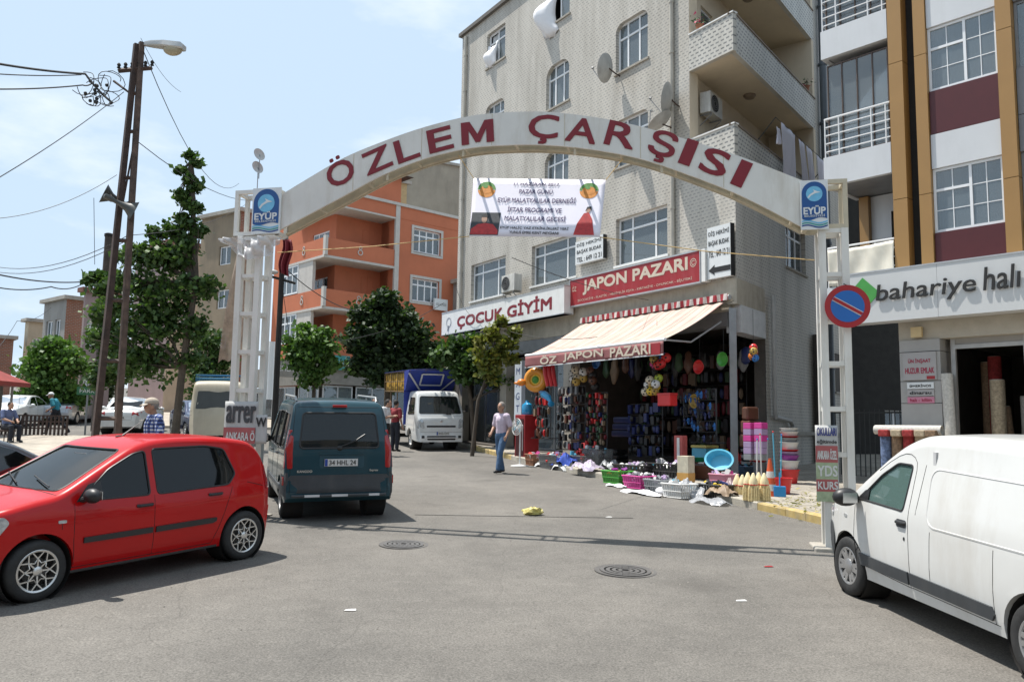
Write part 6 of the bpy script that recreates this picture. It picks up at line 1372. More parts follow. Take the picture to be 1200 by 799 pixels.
def block(label, Y, pxc, pxl, pxr, pyt, azl, azr, m_l, m_r, rows=(), roof=None, base=-1, winm=None, over=.25, name='house'):
    "a house with two faces seen from the street: corner, left end and right end given by lines of sight"
    C = at(pxc, 450, Y); C = (C.x, C.y); t = thing(name, label, 'building', (C[0], C[1], 0), 0)
    zt = lf(C, azl, pxc, pyt)[1]; Lw = lf(C, azl, pxl, 450)[0] if pxl is not None else 4; Rw = abs(lf(C, azr + 180, pxr, 450)[0]) if pxr is not None else 4
    dl = Vector((math.sin(R(azl)), math.cos(R(azl)), 0)); dr = Vector((math.sin(R(azr)), math.cos(R(azr)), 0))
    ML = Matrix.Rotation(R(90 - azl), 4, 'Z'); MR = Matrix.Rotation(R(90 - azr - 180), 4, 'Z')
    z0 = gz(0, Y) + base
    lo = [(f0 * Lw, f1 * Lw, zt - a, zt - b) for s, f0, f1, a, b in rows if s == 'L']; ro = [(-f1 * Rw, -f0 * Rw, zt - a, zt - b) for s, f0, f1, a, b in rows if s == 'R']
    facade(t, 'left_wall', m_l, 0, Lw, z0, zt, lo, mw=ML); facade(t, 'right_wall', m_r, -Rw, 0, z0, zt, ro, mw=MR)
    for o in lo: window(t, *o, cols=(.5,), fw=.09, mw=ML, sill=None, curtain=M_curtain)
    for o in ro: window(t, *o, cols=(.5,), fw=.09, mw=MR, sill=None, curtain=M_curtain)
    mb = MB(); a = dl * (Lw + over) - dr * over; b = -dl * over - dr * over; c = dr * (Rw + over) - dl * over; e = dl * Lw + dr * Rw
    mb.prism([(p.x, p.y, zt) for p in (a, b, c, e)], (0, 0, .25)); mb.build('roof', roof or M_conc, t, smooth=None)
    mb = MB(); p0 = dl * Lw; p1 = dr * Rw; mb.quad((p0.x, p0.y, z0), (e.x, e.y, z0), (e.x, e.y, zt), (p0.x, p0.y, zt)); mb.quad((p1.x, p1.y, z0), (e.x, e.y, z0), (e.x, e.y, zt), (p1.x, p1.y, zt)); mb.build('back_wall', m_r, t, smooth=None)
    return t
M_be = mat('beige_plaster', (.44, .37, .27), .85, var=.12, vs=.6, dirt=.4); M_gr = mat('grey_plaster', (.28, .27, .25), .85, var=.15, vs=.6, dirt=.4); M_mv = mat('mauve_plaster', (.30, .225, .22), .85, var=.1, vs=.6, dirt=.3); M_ol = mat('olive_plaster', (.26, .205, .14), .85, var=.15, vs=.6, dirt=.5)
M_brk = tile_mat('brick_wall', (.30, .26, .22), (.30, .11, .06), .26, .11, .012, stain=.3, rough=.85); M_brk.node_tree.nodes['Brick Texture'].inputs['Color2'].default_value = (.22, .09, .055, 1)
rw = lambda s, cs, rs: [(s, a, b, r + 1.3, r) for a, b in cs for r in rs]
block('beige terraced house at the far left beyond the green tree', 62, 28, 24, 48, 378, -48, 50, M_be, M_be, rw('R', ((.3, .8),), (1.2, 4.1, 7.0)))
block('small brick house with a concrete roof edge behind the green tree', 55, 71, 45, 97, 352, -50, 42, M_gr, M_brk, rw('L', ((.2, .45), (.55, .85)), (1.3, 4.2)), M_conc)
block('narrow mauve plastered house between the pole and the green tree', 44, 93, 91, 128, 344, -50, 48, M_mv, M_mv, rw('R', ((.12, .36), (.52, .8)), (1.6, 4.5, 7.4)), mat('tiled_roof', (.16, .07, .05), .8, var=.2))
block('brown house with a low tiled roof behind the tall tree', 60, 192, 150, 236, 287, -50, 44, M_mv, M_be, rw('R', ((.3, .6),), (1.6, 4.6)), MATS['tiled_roof'])
block('olive plastered building with a roof terrace left of the arch', 54, 272, 226, 300, 250, -56, 48, M_ol, M_brk, rw('L', ((.2, .5),), (2.2, 5.2, 8.2)))
b = block('bare concrete wall of a building behind the orange block', 74, 455, 420, 610, 185, -50, 62, mat('bare_wall', (.34, .295, .23), .9, var=.15, vs=.5, dirt=.5, dcol=(.14, .12, .1)), MATS['bare_wall'])
block('yellowish house between the bare wall and the orange roof', 66, 432, 412, 470, 212, -50, 60, mat('ochre_wall', (.45, .33, .17), .85, var=.15), MATS['ochre_wall'], rw('R', ((.2, .5),), (.8,)))
block('low red-brown house at the far left edge', 60, -12, -40, 12, 398, -40, 50, M_brk, M_brk)
block('grey block with shade in its right wall colour, closing the side street behind the truck', 50, 545, 520, 640, 330, -40, 70, M_gr, mat('shade_grey', (.10, .095, .085), .9, var=.2), rw('R', ((.1, .3), (.45, .65)), (2, 5)))  # side street's shade is painted into the right wall's darker grey
block('back building with shade painted into its dark walls at the end of the passage by the carpet shop', 27, 955, 940, 1130, 200, -40, 80, MATS['shade_grey'], mat('passage_shade_wall', (.035, .033, .03), .9, var=.2), rw('R', ((.45, .6),), (8,)))  # shade of the passage is painted into these dark wall colours
# kiosk with a red roof at the left edge
P = at(-60, 470, 30); k = thing('kiosk', 'small kiosk with a red tiled roof at the far left edge', 'kiosk', (P.x, P.y, gz(P.x, P.y) + .1)); mb = MB()
for x in (-1.6, 1.55): 
    for y in (-1.2, 1.2): mb.tube([(x, y, 0), (x, y, 2.1)], .05, 6)
mb.build('posts', M_grey, k)['kind'] = 'stuff'
M_rt = mat('red_roof_tiles', (.26, .04, .03), .7, var=.2, vs=3); mb = MB(); mb.add([(-2, -1.6, 2.0), (2, -1.6, 2.0), (2, 1.6, 2.0), (-2, 1.6, 2.0), (-.8, 0, 2.75), (.8, 0, 2.75), (-2, -1.6, 1.85), (2, -1.6, 1.85), (2, 1.6, 1.85), (-2, 1.6, 1.85)], [(0, 1, 5, 4), (1, 2, 5), (2, 3, 4, 5), (3, 0, 4), (6, 7, 1, 0), (7, 8, 2, 1), (8, 9, 3, 2), (9, 6, 0, 3), (9, 8, 7, 6)]); mb.build('roof', M_rt, k, smooth=None)
MB().box(-1.5, 1.2, 1.1, 1.2, 0, 1.9).build('back_panel', mat('panel_green_grey', (.12, .13, .12), .6), k, smooth=None); MB().box(-1.5, .6, -1.1, -.9, 0, .9).build('counter', M_rust, k, smooth=None)
fn_ = thing('low_fence', 'low dark fence along the plaza edge behind the grey car', 'fence', (0, 0, 0)); mb = MB()
A = at(-60, 505, 31.0); B_ = at(78, 505, 31.0)
for i in range(30):
    q = A.lerp(B_, i / 29); z = gz(q.x, q.y) + .1; mb.box(q.x - .03, q.x + .03, q.y - .03, q.y + .03, z, z + .75)
for zz in (.25, .5, .72): mb.box(A.x, B_.x, A.y - .02, A.y + .02, gz(0, A.y) + zz + .08, gz(0, A.y) + zz + .13)
mb.build('bars', M_rust, fn_, smooth=None)['kind'] = 'stuff'

# ================================================================ power pole, lamp, loudspeaker, wires
pole = thing('power_pole', 'rusty two-legged steel power pole with a street lamp at its top', 'power pole', (-9.5, 20, gz(0, 20)))
def bar_(a, b, w, name, m_=M_rust):
    A_, B2 = Vector(a), Vector(b); mb = MB(); d = (B2 - A_).normalized()
    for off in ((-w, -w), (w, -w), (-w, w), (w, w)): pass
    mb.tube([A_, B2], [w, w * .82], 4); return mb.build(name, m_, pole, smooth=None)
pt = at(163, 62, 20) - Vector(pole.location); pb1 = at(142.5, 430, 20) - Vector(pole.location); pb0 = at(120, 430, 20) - Vector(pole.location)
ext = lambda a, b, z: a + (b - a) * ((z - a.z) / (b.z - a.z))
t1 = at(166, 50, 20) - Vector(pole.location); t0 = at(160, 52, 20) - Vector(pole.location)
bar_(ext(t0, pb0, 0), t0, .105, 'leg'); bar_(ext(t1, pb1, 0), t1, .10, 'leg', mat('rusty_steel_light', (.085, .055, .042), .75, var=.6, vs=4, dirt=.7, dcol=(.03, .022, .02)))
for z in (1.2, 2.6, 4.1, 5.6, 7.2, 8.4, 9.4):
    a, b = ext(t0, pb0, z), ext(t1, pb1, z); bar_(a, b, .055, 'cross_member')
for z0, z1 in ((5.6, 8.4),): bar_(ext(t0, pb0, z0), ext(t1, pb1, z1), .03, 'brace')
ca, cb = at(139, 83, 20) - Vector(pole.location), at(178, 80, 20) - Vector(pole.location); bar_(ca, cb, .07, 'cross_arm')
for k in range(6):
    f = k / 5; p = ca.lerp(cb, f) + Vector((0, 0, .05)); MB().lathe([(.0, 0), (.05, .02), (.03, .06), (.05, .10), (.03, .14), (0, .16)], 10, Matrix.Translation(p)).build('insulator', M_dark, pole)
bar_(at(133, 95, 20) - Vector(pole.location), at(153, 110, 20) - Vector(pole.location), .03, 'brace')
mb = MB()
for q in range(10):   # ivy-like weathered wrap low on the legs
    pass
L0_ = at(172, 52, 20) - Vector(pole.location); lampo = bpy.data.objects.new('street_lamp_head', None); COL.objects.link(lampo); lampo.parent = pole; lampo.location = L0_; lampo.rotation_euler = (0, R(8), R(-6))
MB().tube([(-.15, 0, -.02), (.1, 0, .0), (.45, 0, .0)], .035, 8).build('arm', M_rust, lampo)
mb = MB(); prof = [(-.05, .05, .05), (.15, .11, .08), (.5, .15, .11), (.95, .14, .11), (1.02, .11, .07)]; vs = []; fs = []
for x, w, h in prof: vs += [(x, -w, -.02), (x, -w * .8, h), (x, w * .8, h), (x, w, -.02), (x, w * .8, -.05), (x, -w * .8, -.05)]
for i in range(len(prof) - 1):
    for j in range(6): fs.append((i * 6 + j, i * 6 + (j + 1) % 6, (i + 1) * 6 + (j + 1) % 6, (i + 1) * 6 + j))
fs += [(5, 4, 3, 2, 1, 0), tuple(24 + j for j in range(6))]; mb.add(vs, fs); mb.build('housing', mat('lamp_aluminium', (.42, .42, .41), .4, metal=.3), lampo, smooth=40)
mb = MB(); mb.ball((.72, 0, -.06), (.26, .13, .17), 16, 10); mb.build('diffuser', mat('lamp_diffuser', (.35, .30, .20), .25, var=.1), lampo)
def horn(px, py, lab, d):
    P = at(px, py, 19.9); t = thing('loudspeaker', lab, 'loudspeaker', P, 0); Mq = Vector(d).normalized().to_track_quat('Z', 'Y').to_matrix().to_4x4()
    MB().lathe([(.02, -.75), (.07, -.72), (.07, -.55), (.05, -.5), (.06, -.35), (.11, -.18), (.24, 0), (.26, .01), (.24, .0), (.10, -.17), (.03, -.33), (0, -.33)], 24, Mq).build('horn', mat('horn_grey', (.055, .058, .055), .5, var=.15), t); MB().ball(Mq @ Vector((0, 0, -.16)), .06, 10, 6).build('driver', M_alu, t); MB().tube([Mq @ Vector((0, 0, -.5)), Mq @ Vector((.1, .12, -.62))], .02, 6).build('bracket', M_rust, t)
horn(122, 227, 'black horn loudspeaker on the power pole pointing to the left', (-.8, -.55, .35)); horn(157, 247, 'pale horn loudspeaker on the power pole pointing away to the right', (.75, .5, -.35))
MATS['horn_grey']
def wire(pts, label, sag=.0, r=.012, n=14, name='cable'):
    P = [Vector(p) for p in pts]; out = []
    for a, b in zip(P, P[1:]):
        for k in range(n): t = k / n; q = a.lerp(b, t); q.z -= sag * 4 * t * (1 - t); out.append(q)
    out.append(P[-1]); o = MB().tube(out, r, 5).build('cable', M_wire, None); return tag(o, label, 'cable')
wire([at(-40, 68, 16), at(100, 87, 19.8), at(132, 121, 19.9)], 'thick uppermost cable running left from the pole head', .05, .028)
wire([at(-40, 84, 16), at(95, 88, 19.8)], 'thin cable just under the uppermost one at the pole head', .05, .014); wire([at(-40, 104, 16), at(97, 100, 19.8), at(110, 96, 20)], 'third cable down meeting the wire tangle at the pole head', .05, .018)
wire([at(-30, 225, 14), at(145, 108, 20)], 'slanting cable rising from the left edge to the pole arm', .1, .010); wire([at(-30, 257, 18), at(137, 205, 20)], 'long thin wire to the pole above the loudspeaker', .3, .008)
wire([at(-30, 306, 26), at(150, 276, 20), at(300, 230, 50)], 'upper wire of the pair crossing behind the pole', .5, .010); wire([at(-30, 312, 26), at(150, 281, 20)], 'lower wire of the pair reaching the pole', .5, .010)
wire([at(-30, 315, 28), at(101, 330, 38)], 'dark cable from the left edge into the tree', .2, .030); wire([at(-30, 330, 28), at(60, 336, 33), at(101, 330, 38)], 'sagging cable under the dark one into the tree', .2, .024)
wire([at(110, 232, 20), at(111, 310, 20)], 'short wire hanging from the loudspeaker', 0, .007); wire([at(-30, 430, 28), at(20, 376, 45), at(60, 360, 55)], 'thin wire over the beige house roof', .3, .014)
wire([at(165, 45, 20), at(212, 108, 25)], 'short loose wire at the lamp', .2, .006); wire([at(168, 60, 20), at(280, 215, 50)], 'faint wire from the pole down to the orange block', 1.5, .012); wire([at(160, 165, 20), at(330, 225, 50)], 'faint lower wire from the pole to the orange block', 1.0, .012)
wire([at(600, 302, 15), at(800, 355, 24.2), at(860, 352, 18)], 'thin wire over the awning', .2, .007)
wire([at(535, 338, 29), at(560, 372, 28), at(700, 395, 20)], 'wire drooping past the children clothes sign', .3, .008)
# tangle of loose wires and clamps at the pole head
tn = thing('wire_tangle', 'tangle of loose wire loops and clamps left of the pole head', 'wires', at(110, 105, 19.9)); r_ = np.random.default_rng(5)
for k in range(12):
    a = at(95 + 38 * r_.random(), 95 + 25 * r_.random(), 19.9) - tn.location; R_ = .12 + .22 * r_.random(); n_ = 14; ph = r_.random() * 6
    MB().tube([a + Vector((R_ * math.cos(ph + t), .1 * math.sin(t * 2), R_ * .9 * math.sin(ph + t))) for t in np.linspace(0, 3.5 + 2.5 * r_.random(), n_)], .010, 5).build('wire_loop', M_wire, tn)
    b = at(98 + 34 * r_.random(), 95 + 26 * r_.random(), 19.85) - tn.location; MB().ball(b, .045, 8, 6).build('clamp', M_wire, tn)
wp = thing('wooden_pole', 'short dark wooden pole rising from the tree left of the power pole', 'pole', (at(119, 400, 36).x, 36, gz(0, 36))); h_ = at(122, 276, 36).z - gz(0, 36)
MB().tube([(0, 0, 0), (0, 0, h_)], [.2, .16], 10).build('shaft', mat('dark_wood', (.05, .04, .032), .85, var=.3), wp); MB().lathe([(.19, 0), (.19, .12), (.1, .16), (0, .16)], 10, Matrix.Translation((0, 0, h_ - .05))).build('cap', M_dark, wp)
gp = at(322, 480, 22); lp = thing('utility_pole', 'thin dark utility pole with cross wires just right of the left arch post', 'pole', (gp.x, 22, gz(0, 22))); h_ = at(327, 300, 22).z - gz(0, 22)
MB().tube([(0, 0, 0), (.02, 0, h_)], [.09, .07], 8).build('shaft', M_dark, lp); mb = MB(); mb.tube([(-.35, 0, h_ - .55), (.4, 0, h_ - .75)], .035, 6); mb.build('cross_arm', M_dark, lp); MB().ball((-.25, 0, h_ - .45), (.18, .08, .07), 10, 6).build('lamp_head', mat('horn_pale', (.4, .4, .38), .5), lp)
P = at(309, 460, 21.8); MB_ = MB(); MB_.grid(lambda u, v: (P.x + .02 + .25 * u, 21.7 + .03 * math.sin(u * 9), at(313, 400, 21.7).z + (at(313, 468, 21.7).z - at(313, 400, 21.7).z) * v), 6, 8); tag(MB_.build('cloth_strip', M_sgn, None, smooth=60), 'long white cloth strip hanging beside the utility pole', 'cloth')
fl = MB(); F0, F1, F2 = at(330, 276, 21.5), at(342, 282, 21.5), at(340, 325, 21.5)
fl.grid(lambda u, v: F0.lerp(F1, u) + (F2 - F1) * v + Vector((.05 * math.sin(v * 6), .08 * math.sin(u * 12), 0)), 8, 10); tag(fl.build('flag', mat('flag_red', (.16, .012, .02), .7, var=.1), None, smooth=60, solid=.006), 'dark red flag hanging limp behind the left arch post', 'flag')
wire([at(338, 318, 22), at(420, 365, 30)], 'cable from the utility pole across the orange balconies', .2, .014); wire([at(330, 330, 22), at(340, 400, 22)], 'loose wire down the utility pole', 0, .008); wire([at(395, 400, 33), at(520, 355, 40)], 'thin cable through the trees below the orange block', .3, .014)
ss = thing('street_sign', 'small green street name sign under the tree left of the pole', 'sign', (at(103, 458, 33).x, 33, gz(0, 33))); hs = at(103, 458, 33).z - gz(0, 33)
MB().tube([(0, 0, 0), (0, 0, hs + .2)], .04, 6).build('post', M_grey, ss); MB().box(-.42, .42, -.05, -.02, hs - .16, hs + .16).build('plate', mat('plate_green', (.02, .12, .05), .5), ss, smooth=None)
M_fb = Matrix(((1, 0, 0, 0), (0, 0, -1, 0), (0, 1, 0, 0), (0, 0, 0, 1)))
lettering('PARK', M_pw, ss, Matrix.Translation((0, -.055, hs)) @ M_fb, w=.6, h=.16)

# ================================================================ trees
def leaf_mat(name, a, b):
    mt, n, bs = node_mat(name); g = n.nodes.new('ShaderNodeNewGeometry'); c = n.nodes.new('ShaderNodeValToRGB')
    c.color_ramp.elements[0].color = tuple(a) + (1,); c.color_ramp.elements[1].color = tuple(b) + (1,); n.links.new(g.outputs['Random Per Island'], c.inputs[0]); n.links.new(c.outputs[0], bs.inputs['Base Color'])
    bs.inputs['Roughness'].default_value = .55; bs.inputs['Specular IOR Level'].default_value = .35
    tr = n.nodes.new('ShaderNodeBsdfTranslucent'); mul = n.nodes.new('ShaderNodeVectorMath'); mul.operation = 'MULTIPLY'; mul.inputs[1].default_value = (1.1, 1.3, .5); n.links.new(c.outputs[0], mul.inputs[0]); n.links.new(mul.outputs[0], tr.inputs[0])
    mx_ = n.nodes.new('ShaderNodeMixShader'); mx_.inputs[0].default_value = .28; out = n.nodes['Material Output']; n.links.new(bs.outputs[0], mx_.inputs[1]); n.links.new(tr.outputs[0], mx_.inputs[2]); n.links.new(mx_.outputs[0], out.inputs[0]); return mt
M_bark = mat('bark', (.075, .06, .045), .9, var=.3, vs=5, bump=.5, bs=20)
ML_g = leaf_mat('leaves_green', (.025, .055, .015), (.085, .15, .04)); ML_d = leaf_mat('leaves_dark', (.014, .030, .012), (.05, .085, .03)); ML_y = leaf_mat('leaves_yellow_green', (.09, .12, .02), (.24, .23, .05)); ML_f = leaf_mat('leaves_fresh', (.045, .10, .02), (.12, .21, .05))
def tree(label, Y, trunk, blobs, lm, ls=.16, dens=1.0, seed=1, tr=.16, name='tree', flat=.8, extra=()):
    r_ = np.random.default_rng(seed); base = at(trunk[0][0], trunk[0][1], Y); bz = gz(0, Y) - .05; root = (base.x, Y, bz); t = thing(name, label, 'tree', root)
    O = Vector(root); pts = [Vector((0, 0, 0))] + [at(px, py, Y) - O for px, py in trunk[1:]]
    mb = MB(); mb.tube(pts, [tr * (1 - .5 * i / max(1, len(pts) - 1)) for i in range(len(pts))], 9); mb.build('trunk', M_bark, t)
    lb = MB(); C = []; 
    for (px, py, rp) in blobs:
        c = at(px, py, Y) - O; rad = rp * Y / FPX; C.append((c, rad)); c2 = c + Vector((0, r_.normal(0, rad * .3), 0))
        a = min(pts, key=lambda p: (p - c).length); mid = a.lerp(c2, .5) + Vector(r_.normal(0, rad * .12, 3)); lb.tube([a, mid, c2], [tr * .45, tr * .28, tr * .08], 6)
        for _ in range(3): e = c2 + Vector(r_.normal(0, rad * .45, 3)); lb.tube([mid, mid.lerp(e, .6) + Vector(r_.normal(0, .05, 3)), e], [tr * .2, tr * .12, tr * .04], 5)
    lb.build('branches', M_bark, t)['kind'] = 'stuff'
    cen = []; nr = []
    for c, rad in C:
        ncl = max(5, int(18 * dens * min(3.0, (rad / .7) ** 1.3)))
        d = r_.normal(size=(ncl, 3)); d /= np.linalg.norm(d, axis=1)[:, None]; rr_ = rad * (.35 + .65 * r_.random(ncl)) ; cl = np.array(c) + d * rr_[:, None] * np.array([1, flat + .2, .9])
        for q in cl:
            nl = int(46 * dens); s_ = rad * (.16 + .14 * r_.random()) + .06; off = r_.normal(size=(nl, 3)) * s_ * np.array([1, 1, .7]); cen.append(q + off)
    cen = np.concatenate(cen); n = len(cen)
    nrm = r_.normal(size=(n, 3)) + np.array([0, 0, .9]); nrm /= np.linalg.norm(nrm, axis=1)[:, None]; a = np.cross(nrm, r_.normal(size=(n, 3))); a /= np.linalg.norm(a, axis=1)[:, None]; b = np.cross(nrm, a)
    L_ = ls * (.6 + .8 * r_.random(n))[:, None]; W_ = L_ * .36
    V = np.stack([cen - a * L_ * .5, cen + b * W_ - nrm * L_ * .05, cen + a * L_ * .5 - nrm * L_ * .1, cen - b * W_ - nrm * L_ * .05], 1).reshape(-1, 3)
    me = bpy.data.meshes.new('crown'); me.vertices.add(n * 4); me.vertices.foreach_set('co', V.reshape(-1)); me.loops.add(n * 4); me.loops.foreach_set('vertex_index', np.arange(n * 4)); me.polygons.add(n); me.polygons.foreach_set('loop_start', np.arange(0, n * 4, 4)); me.polygons.foreach_set('loop_total', np.full(n, 4)); me.update(); me.validate()
    o = part('crown', me, lm, t); return t
tree('tall dark tree with a thin leader behind the power pole', 27, [(205, 500), (214, 430), (230, 330), (224, 190)], [(188, 298, 22), (166, 300, 16), (207, 305, 17), (150, 330, 16), (178, 338, 26), (212, 345, 22), (240, 335, 14), (196, 385, 28), (165, 380, 26), (232, 385, 15), (150, 420, 22), (182, 425, 25), (135, 360, 14), (120, 395, 12), (225, 420, 10), (200, 270, 10), (182, 275, 8)] + [(221 + 10 * math.sin(k * 2.1), 182 + k * 9, 3.5 + k * .42) for k in range(13)], ML_g, .19, .95, 2, .14)
tree('pale green leafy tree against the power pole', 30, [(140, 500), (138, 440), (128, 380)], [(128, 335, 16), (112, 328, 10), (125, 365, 18), (128, 400, 20), (140, 430, 22), (120, 440, 18), (150, 300, 12)], ML_g, .24, .9, 3, .14)
tree('round bright green tree before the small brick house', 42, [(66, 505), (64, 460), (62, 430)], [(62, 410, 20), (45, 430, 20), (80, 425, 20), (60, 450, 24), (42, 465, 18), (84, 465, 18), (62, 480, 18)], ML_f, .26, 1.0, 4, .2)
tree('small round street tree in front of the orange block', 33, [(368, 492), (368, 450), (365, 420)], [(362, 398, 18), (345, 405, 13), (382, 405, 14), (365, 420, 18), (350, 425, 12), (385, 425, 12), (365, 440, 14), (355, 388, 9), (378, 390, 9)], ML_f, .20, 1.05, 5, .10)
tree('broad dark tree covering the right side of the orange block', 37, [(455, 500), (455, 440), (452, 380)], [(450, 352, 16), (432, 368, 18), (470, 372, 18), (450, 390, 24), (420, 400, 18), (485, 395, 20), (440, 420, 20), (475, 420, 24), (505, 415, 18), (450, 440, 18), (500, 440, 16), (420, 430, 14)], ML_d, .24, 1.2, 6, .2)
tree('green tree spreading over the truck canopy in front of the tiled block', 27.8, [(556, 515), (552, 470), (545, 430)], [(528, 405, 13), (545, 420, 17), (518, 420, 12), (562, 428, 16), (545, 440, 14), (578, 445, 13), (556, 400, 11), (594, 448, 10)], ML_g, .19, 1.0, 7, .09)
tree('yellow-green young tree under the white clothes sign', 25.5, [(553, 530), (560, 470), (578, 420)], [(582, 392, 12), (568, 405, 12), (594, 402, 11), (580, 418, 13), (565, 425, 11), (597, 420, 9), (588, 376, 6), (575, 437, 9), (603, 390, 5)], ML_y, .17, .85, 8, .07)
tree('dark tree filling the street corner behind the silver car', 41, [(575, 510), (575, 470), (575, 440)], [(560, 460, 20), (585, 465, 18), (560, 435, 20), (590, 440, 20), (530, 440, 16), (540, 475, 14)], ML_d, .24, .9, 19, .15)
tree('dark shaded tree at the end of the side street', 44, [(600, 510), (600, 470), (600, 440)], [(570, 470, 20), (600, 460, 24), (580, 440, 22), (620, 470, 20), (545, 475, 18)], ML_d, .24, .9, 9, .15)
tree('dark tree behind the cream minibus', 45, [(245, 505), (246, 460), (248, 420)], [(245, 400, 18), (235, 430, 20), (250, 440, 18), (240, 465, 18), (262, 420, 14)], ML_g, .24, .9, 10, .15)
tree('dark tree behind the white cars left of the poles', 46, [(110, 505), (112, 470), (112, 440)], [(100, 455, 16), (120, 450, 18), (112, 480, 16), (90, 475, 14)], ML_d, .24, .9, 12, .15)

# ================================================================ people
def remeshed(mb, voxel, sm=2):
    me = mb.mesh(); o = bpy.data.objects.new('t', me); COL.objects.link(o)
    md = o.modifiers.new('r', 'REMESH'); md.mode = 'VOXEL'; md.voxel_size = voxel
    if sm: s_ = o.modifiers.new('s', 'SMOOTH'); s_.factor = .5; s_.iterations = sm
    out = baked(o); bpy.data.objects.remove(o); out.polygons.foreach_set('use_smooth', [True] * len(out.polygons)); return out
def limb(mb, pts, rs, flat=1.0, n=12):
    pts = [Vector(p) for p in pts]; mb.tube(pts, list(rs), n, True, flat)
    for p, r in zip(pts, rs): mb.ball(p, r * .99, 12, 8)
def person(label, P, face, J, shirt, pants, skin, hair=None, cap=None, shoes=M_black, scale=1.0, sleeve='short', group=None, seat=False):
    t = thing('person', label, 'person', P, math.atan2(face[1], face[0])); t.scale = (scale,) * 3
    D = dict(pel=(0, 0, .94), wai=(0, 0, 1.08), che=(.0, 0, 1.30), nec=(.01, 0, 1.47), hea=(.035, 0, 1.63), sL=(0, .19, 1.41), sR=(0, -.19, 1.41), eL=(-.03, .25, 1.13), eR=(-.03, -.25, 1.13), wL=(.06, .26, .88), wR=(.06, -.26, .88),
             hL=(0, .09, .92), hR=(0, -.09, .92), kL=(.02, .10, .50), kR=(.02, -.10, .50), aL=(0, .10, .09), aR=(0, -.10, .09), tL=(.15, .12, .03), tR=(.15, -.12, .03)); D.update(J); V = {k: Vector(v) for k, v in D.items()}
    b = MB(); tor = lambda mb, e: (limb(mb, [V['pel'], V['wai'], V['che']], [.135 + e, .135 + e, .15 + e], 1), limb(mb, [V['che'], V['nec'] - Vector((0, 0, .05))], [.13 + e, .07 + e]), limb(mb, [V['sL'] - Vector((0, .03, 0)), V['che'].lerp(V['nec'], .4), V['sR'] + Vector((0, .03, 0))], [.068 + e, .10 + e, .068 + e]))
    tor(b, -.012); limb(b, [V['nec'] - Vector((0, 0, .04)), V['nec'].lerp(V['hea'], .45)], [.058, .054])
    h = V['hea']; b.ball(h + Vector((-.01, 0, .02)), (.098, .078, .105), 18, 12); b.ball(h + Vector((.025, 0, -.055)), (.062, .058, .062), 14, 10); b.ball(h + Vector((.095, 0, -.02)), (.022, .014, .026), 10, 6); b.ball(h + Vector((.075, 0, .03)), (.02, .05, .014), 10, 6); b.ball(h + Vector((.082, 0, -.062)), (.014, .026, .010), 10, 6)
    for s_ in (1, -1): b.ball(h + Vector((-.005, s_ * .080, -.01)), (.02, .012, .032), 8, 6)
    for s_ in 'LR':
        sg = 1 if s_ == 'L' else -1; S, E_, W_ = V['s' + s_], V['e' + s_], V['w' + s_]; limb(b, [S, S.lerp(E_, .5), E_, E_.lerp(W_, .3), W_], [.055, .048, .040, .041, .027])
        d = (W_ - E_).normalized(); side = d.cross(Vector((1, 0, 0))); side = side.normalized() if side.length > .2 else Vector((0, 0, 1)); pm = W_ + d * .05
        limb(b, [W_, pm, W_ + d * .09], [.028, .036, .034], .55)
        fwd_ = side.cross(d).normalized()
        for k in range(4):
            a = W_ + d * .085 + fwd_ * (.026 - .0175 * k); ln = (.058, .068, .063, .048)[k]; q = a + d * ln * .55; e = q + d * ln * .35 - side * sg * .018; limb(b, [a, q, e], [.0105, .0098, .0088], 1, 7)
        a = W_ + d * .03 + fwd_ * .028; limb(b, [a, a + d * .035 + fwd_ * .022, a + d * .062 + fwd_ * .026], [.013, .011, .0095], 1, 7)
        Hh, K, A = V['h' + s_], V['k' + s_], V['a' + s_]; limb(b, [Hh, Hh.lerp(K, .5), K, K.lerp(A, .35), A], [.085, .072, .054, .052, .034])
    part('body', remeshed(b, .0085, 2), skin, t)
    s = MB(); tor(s, .012); 
    for s_ in 'LR':
        S, E_, W_ = V['s' + s_], V['e' + s_], V['w' + s_]
        if sleeve == 'short': limb(s, [S, S.lerp(E_, .5), S.lerp(E_, .85)], [.072, .068, .070])
        else: limb(s, [S, S.lerp(E_, .5), E_, E_.lerp(W_, .9)], [.072, .064, .056, .045])
    part('shirt', remeshed(s, .012, 3), shirt, t)
    c = MB(); nn_ = V['nec']; c.lathe([(.072, -.02), (.068, .02), (.080, .015), (.088, -.02)], 18, Matrix.Translation(nn_ + Vector((-.005, 0, -.015))), close=True); c.build('collar', shirt, t)
    p = MB(); limb(p, [V['pel'], V['wai'] - Vector((0, 0, .06))], [.150, .145])
    for s_ in 'LR': Hh, K, A = V['h' + s_], V['k' + s_], V['a' + s_]; limb(p, [Hh, Hh.lerp(K, .5), K, K.lerp(A, .5), A + (K - A).normalized() * .02], [.105, .092, .076, .070, .066])
    part('trousers', remeshed(p, .012, 3), pants, t)
    for s_ in 'LR':
        A, T_ = V['a' + s_], V['t' + s_]; q = MB(); limb(q, [A - Vector((.04, 0, .03)), A.lerp(T_, .5) - Vector((0, 0, .02)), T_], [.042, .045, .035], .8); part('shoe', remeshed(q, .012, 1), shoes, t)
    for s_ in (1, -1): MB().ball(h + Vector((.086, s_ * .03, .008)), (.010, .014, .009), 8, 6).build('eye', M_ink, t)
    if hair is not None:
        q = MB(); q.ball(h + Vector((-.025, 0, .035)), (.098, .086, .105), 16, 10); q.v = [v if v[0] < h.x + .05 or v[2] > h.z + .08 else (h.x + .03, v[1] * .9, v[2]) for v in q.v]; q.build('hair', hair, t)
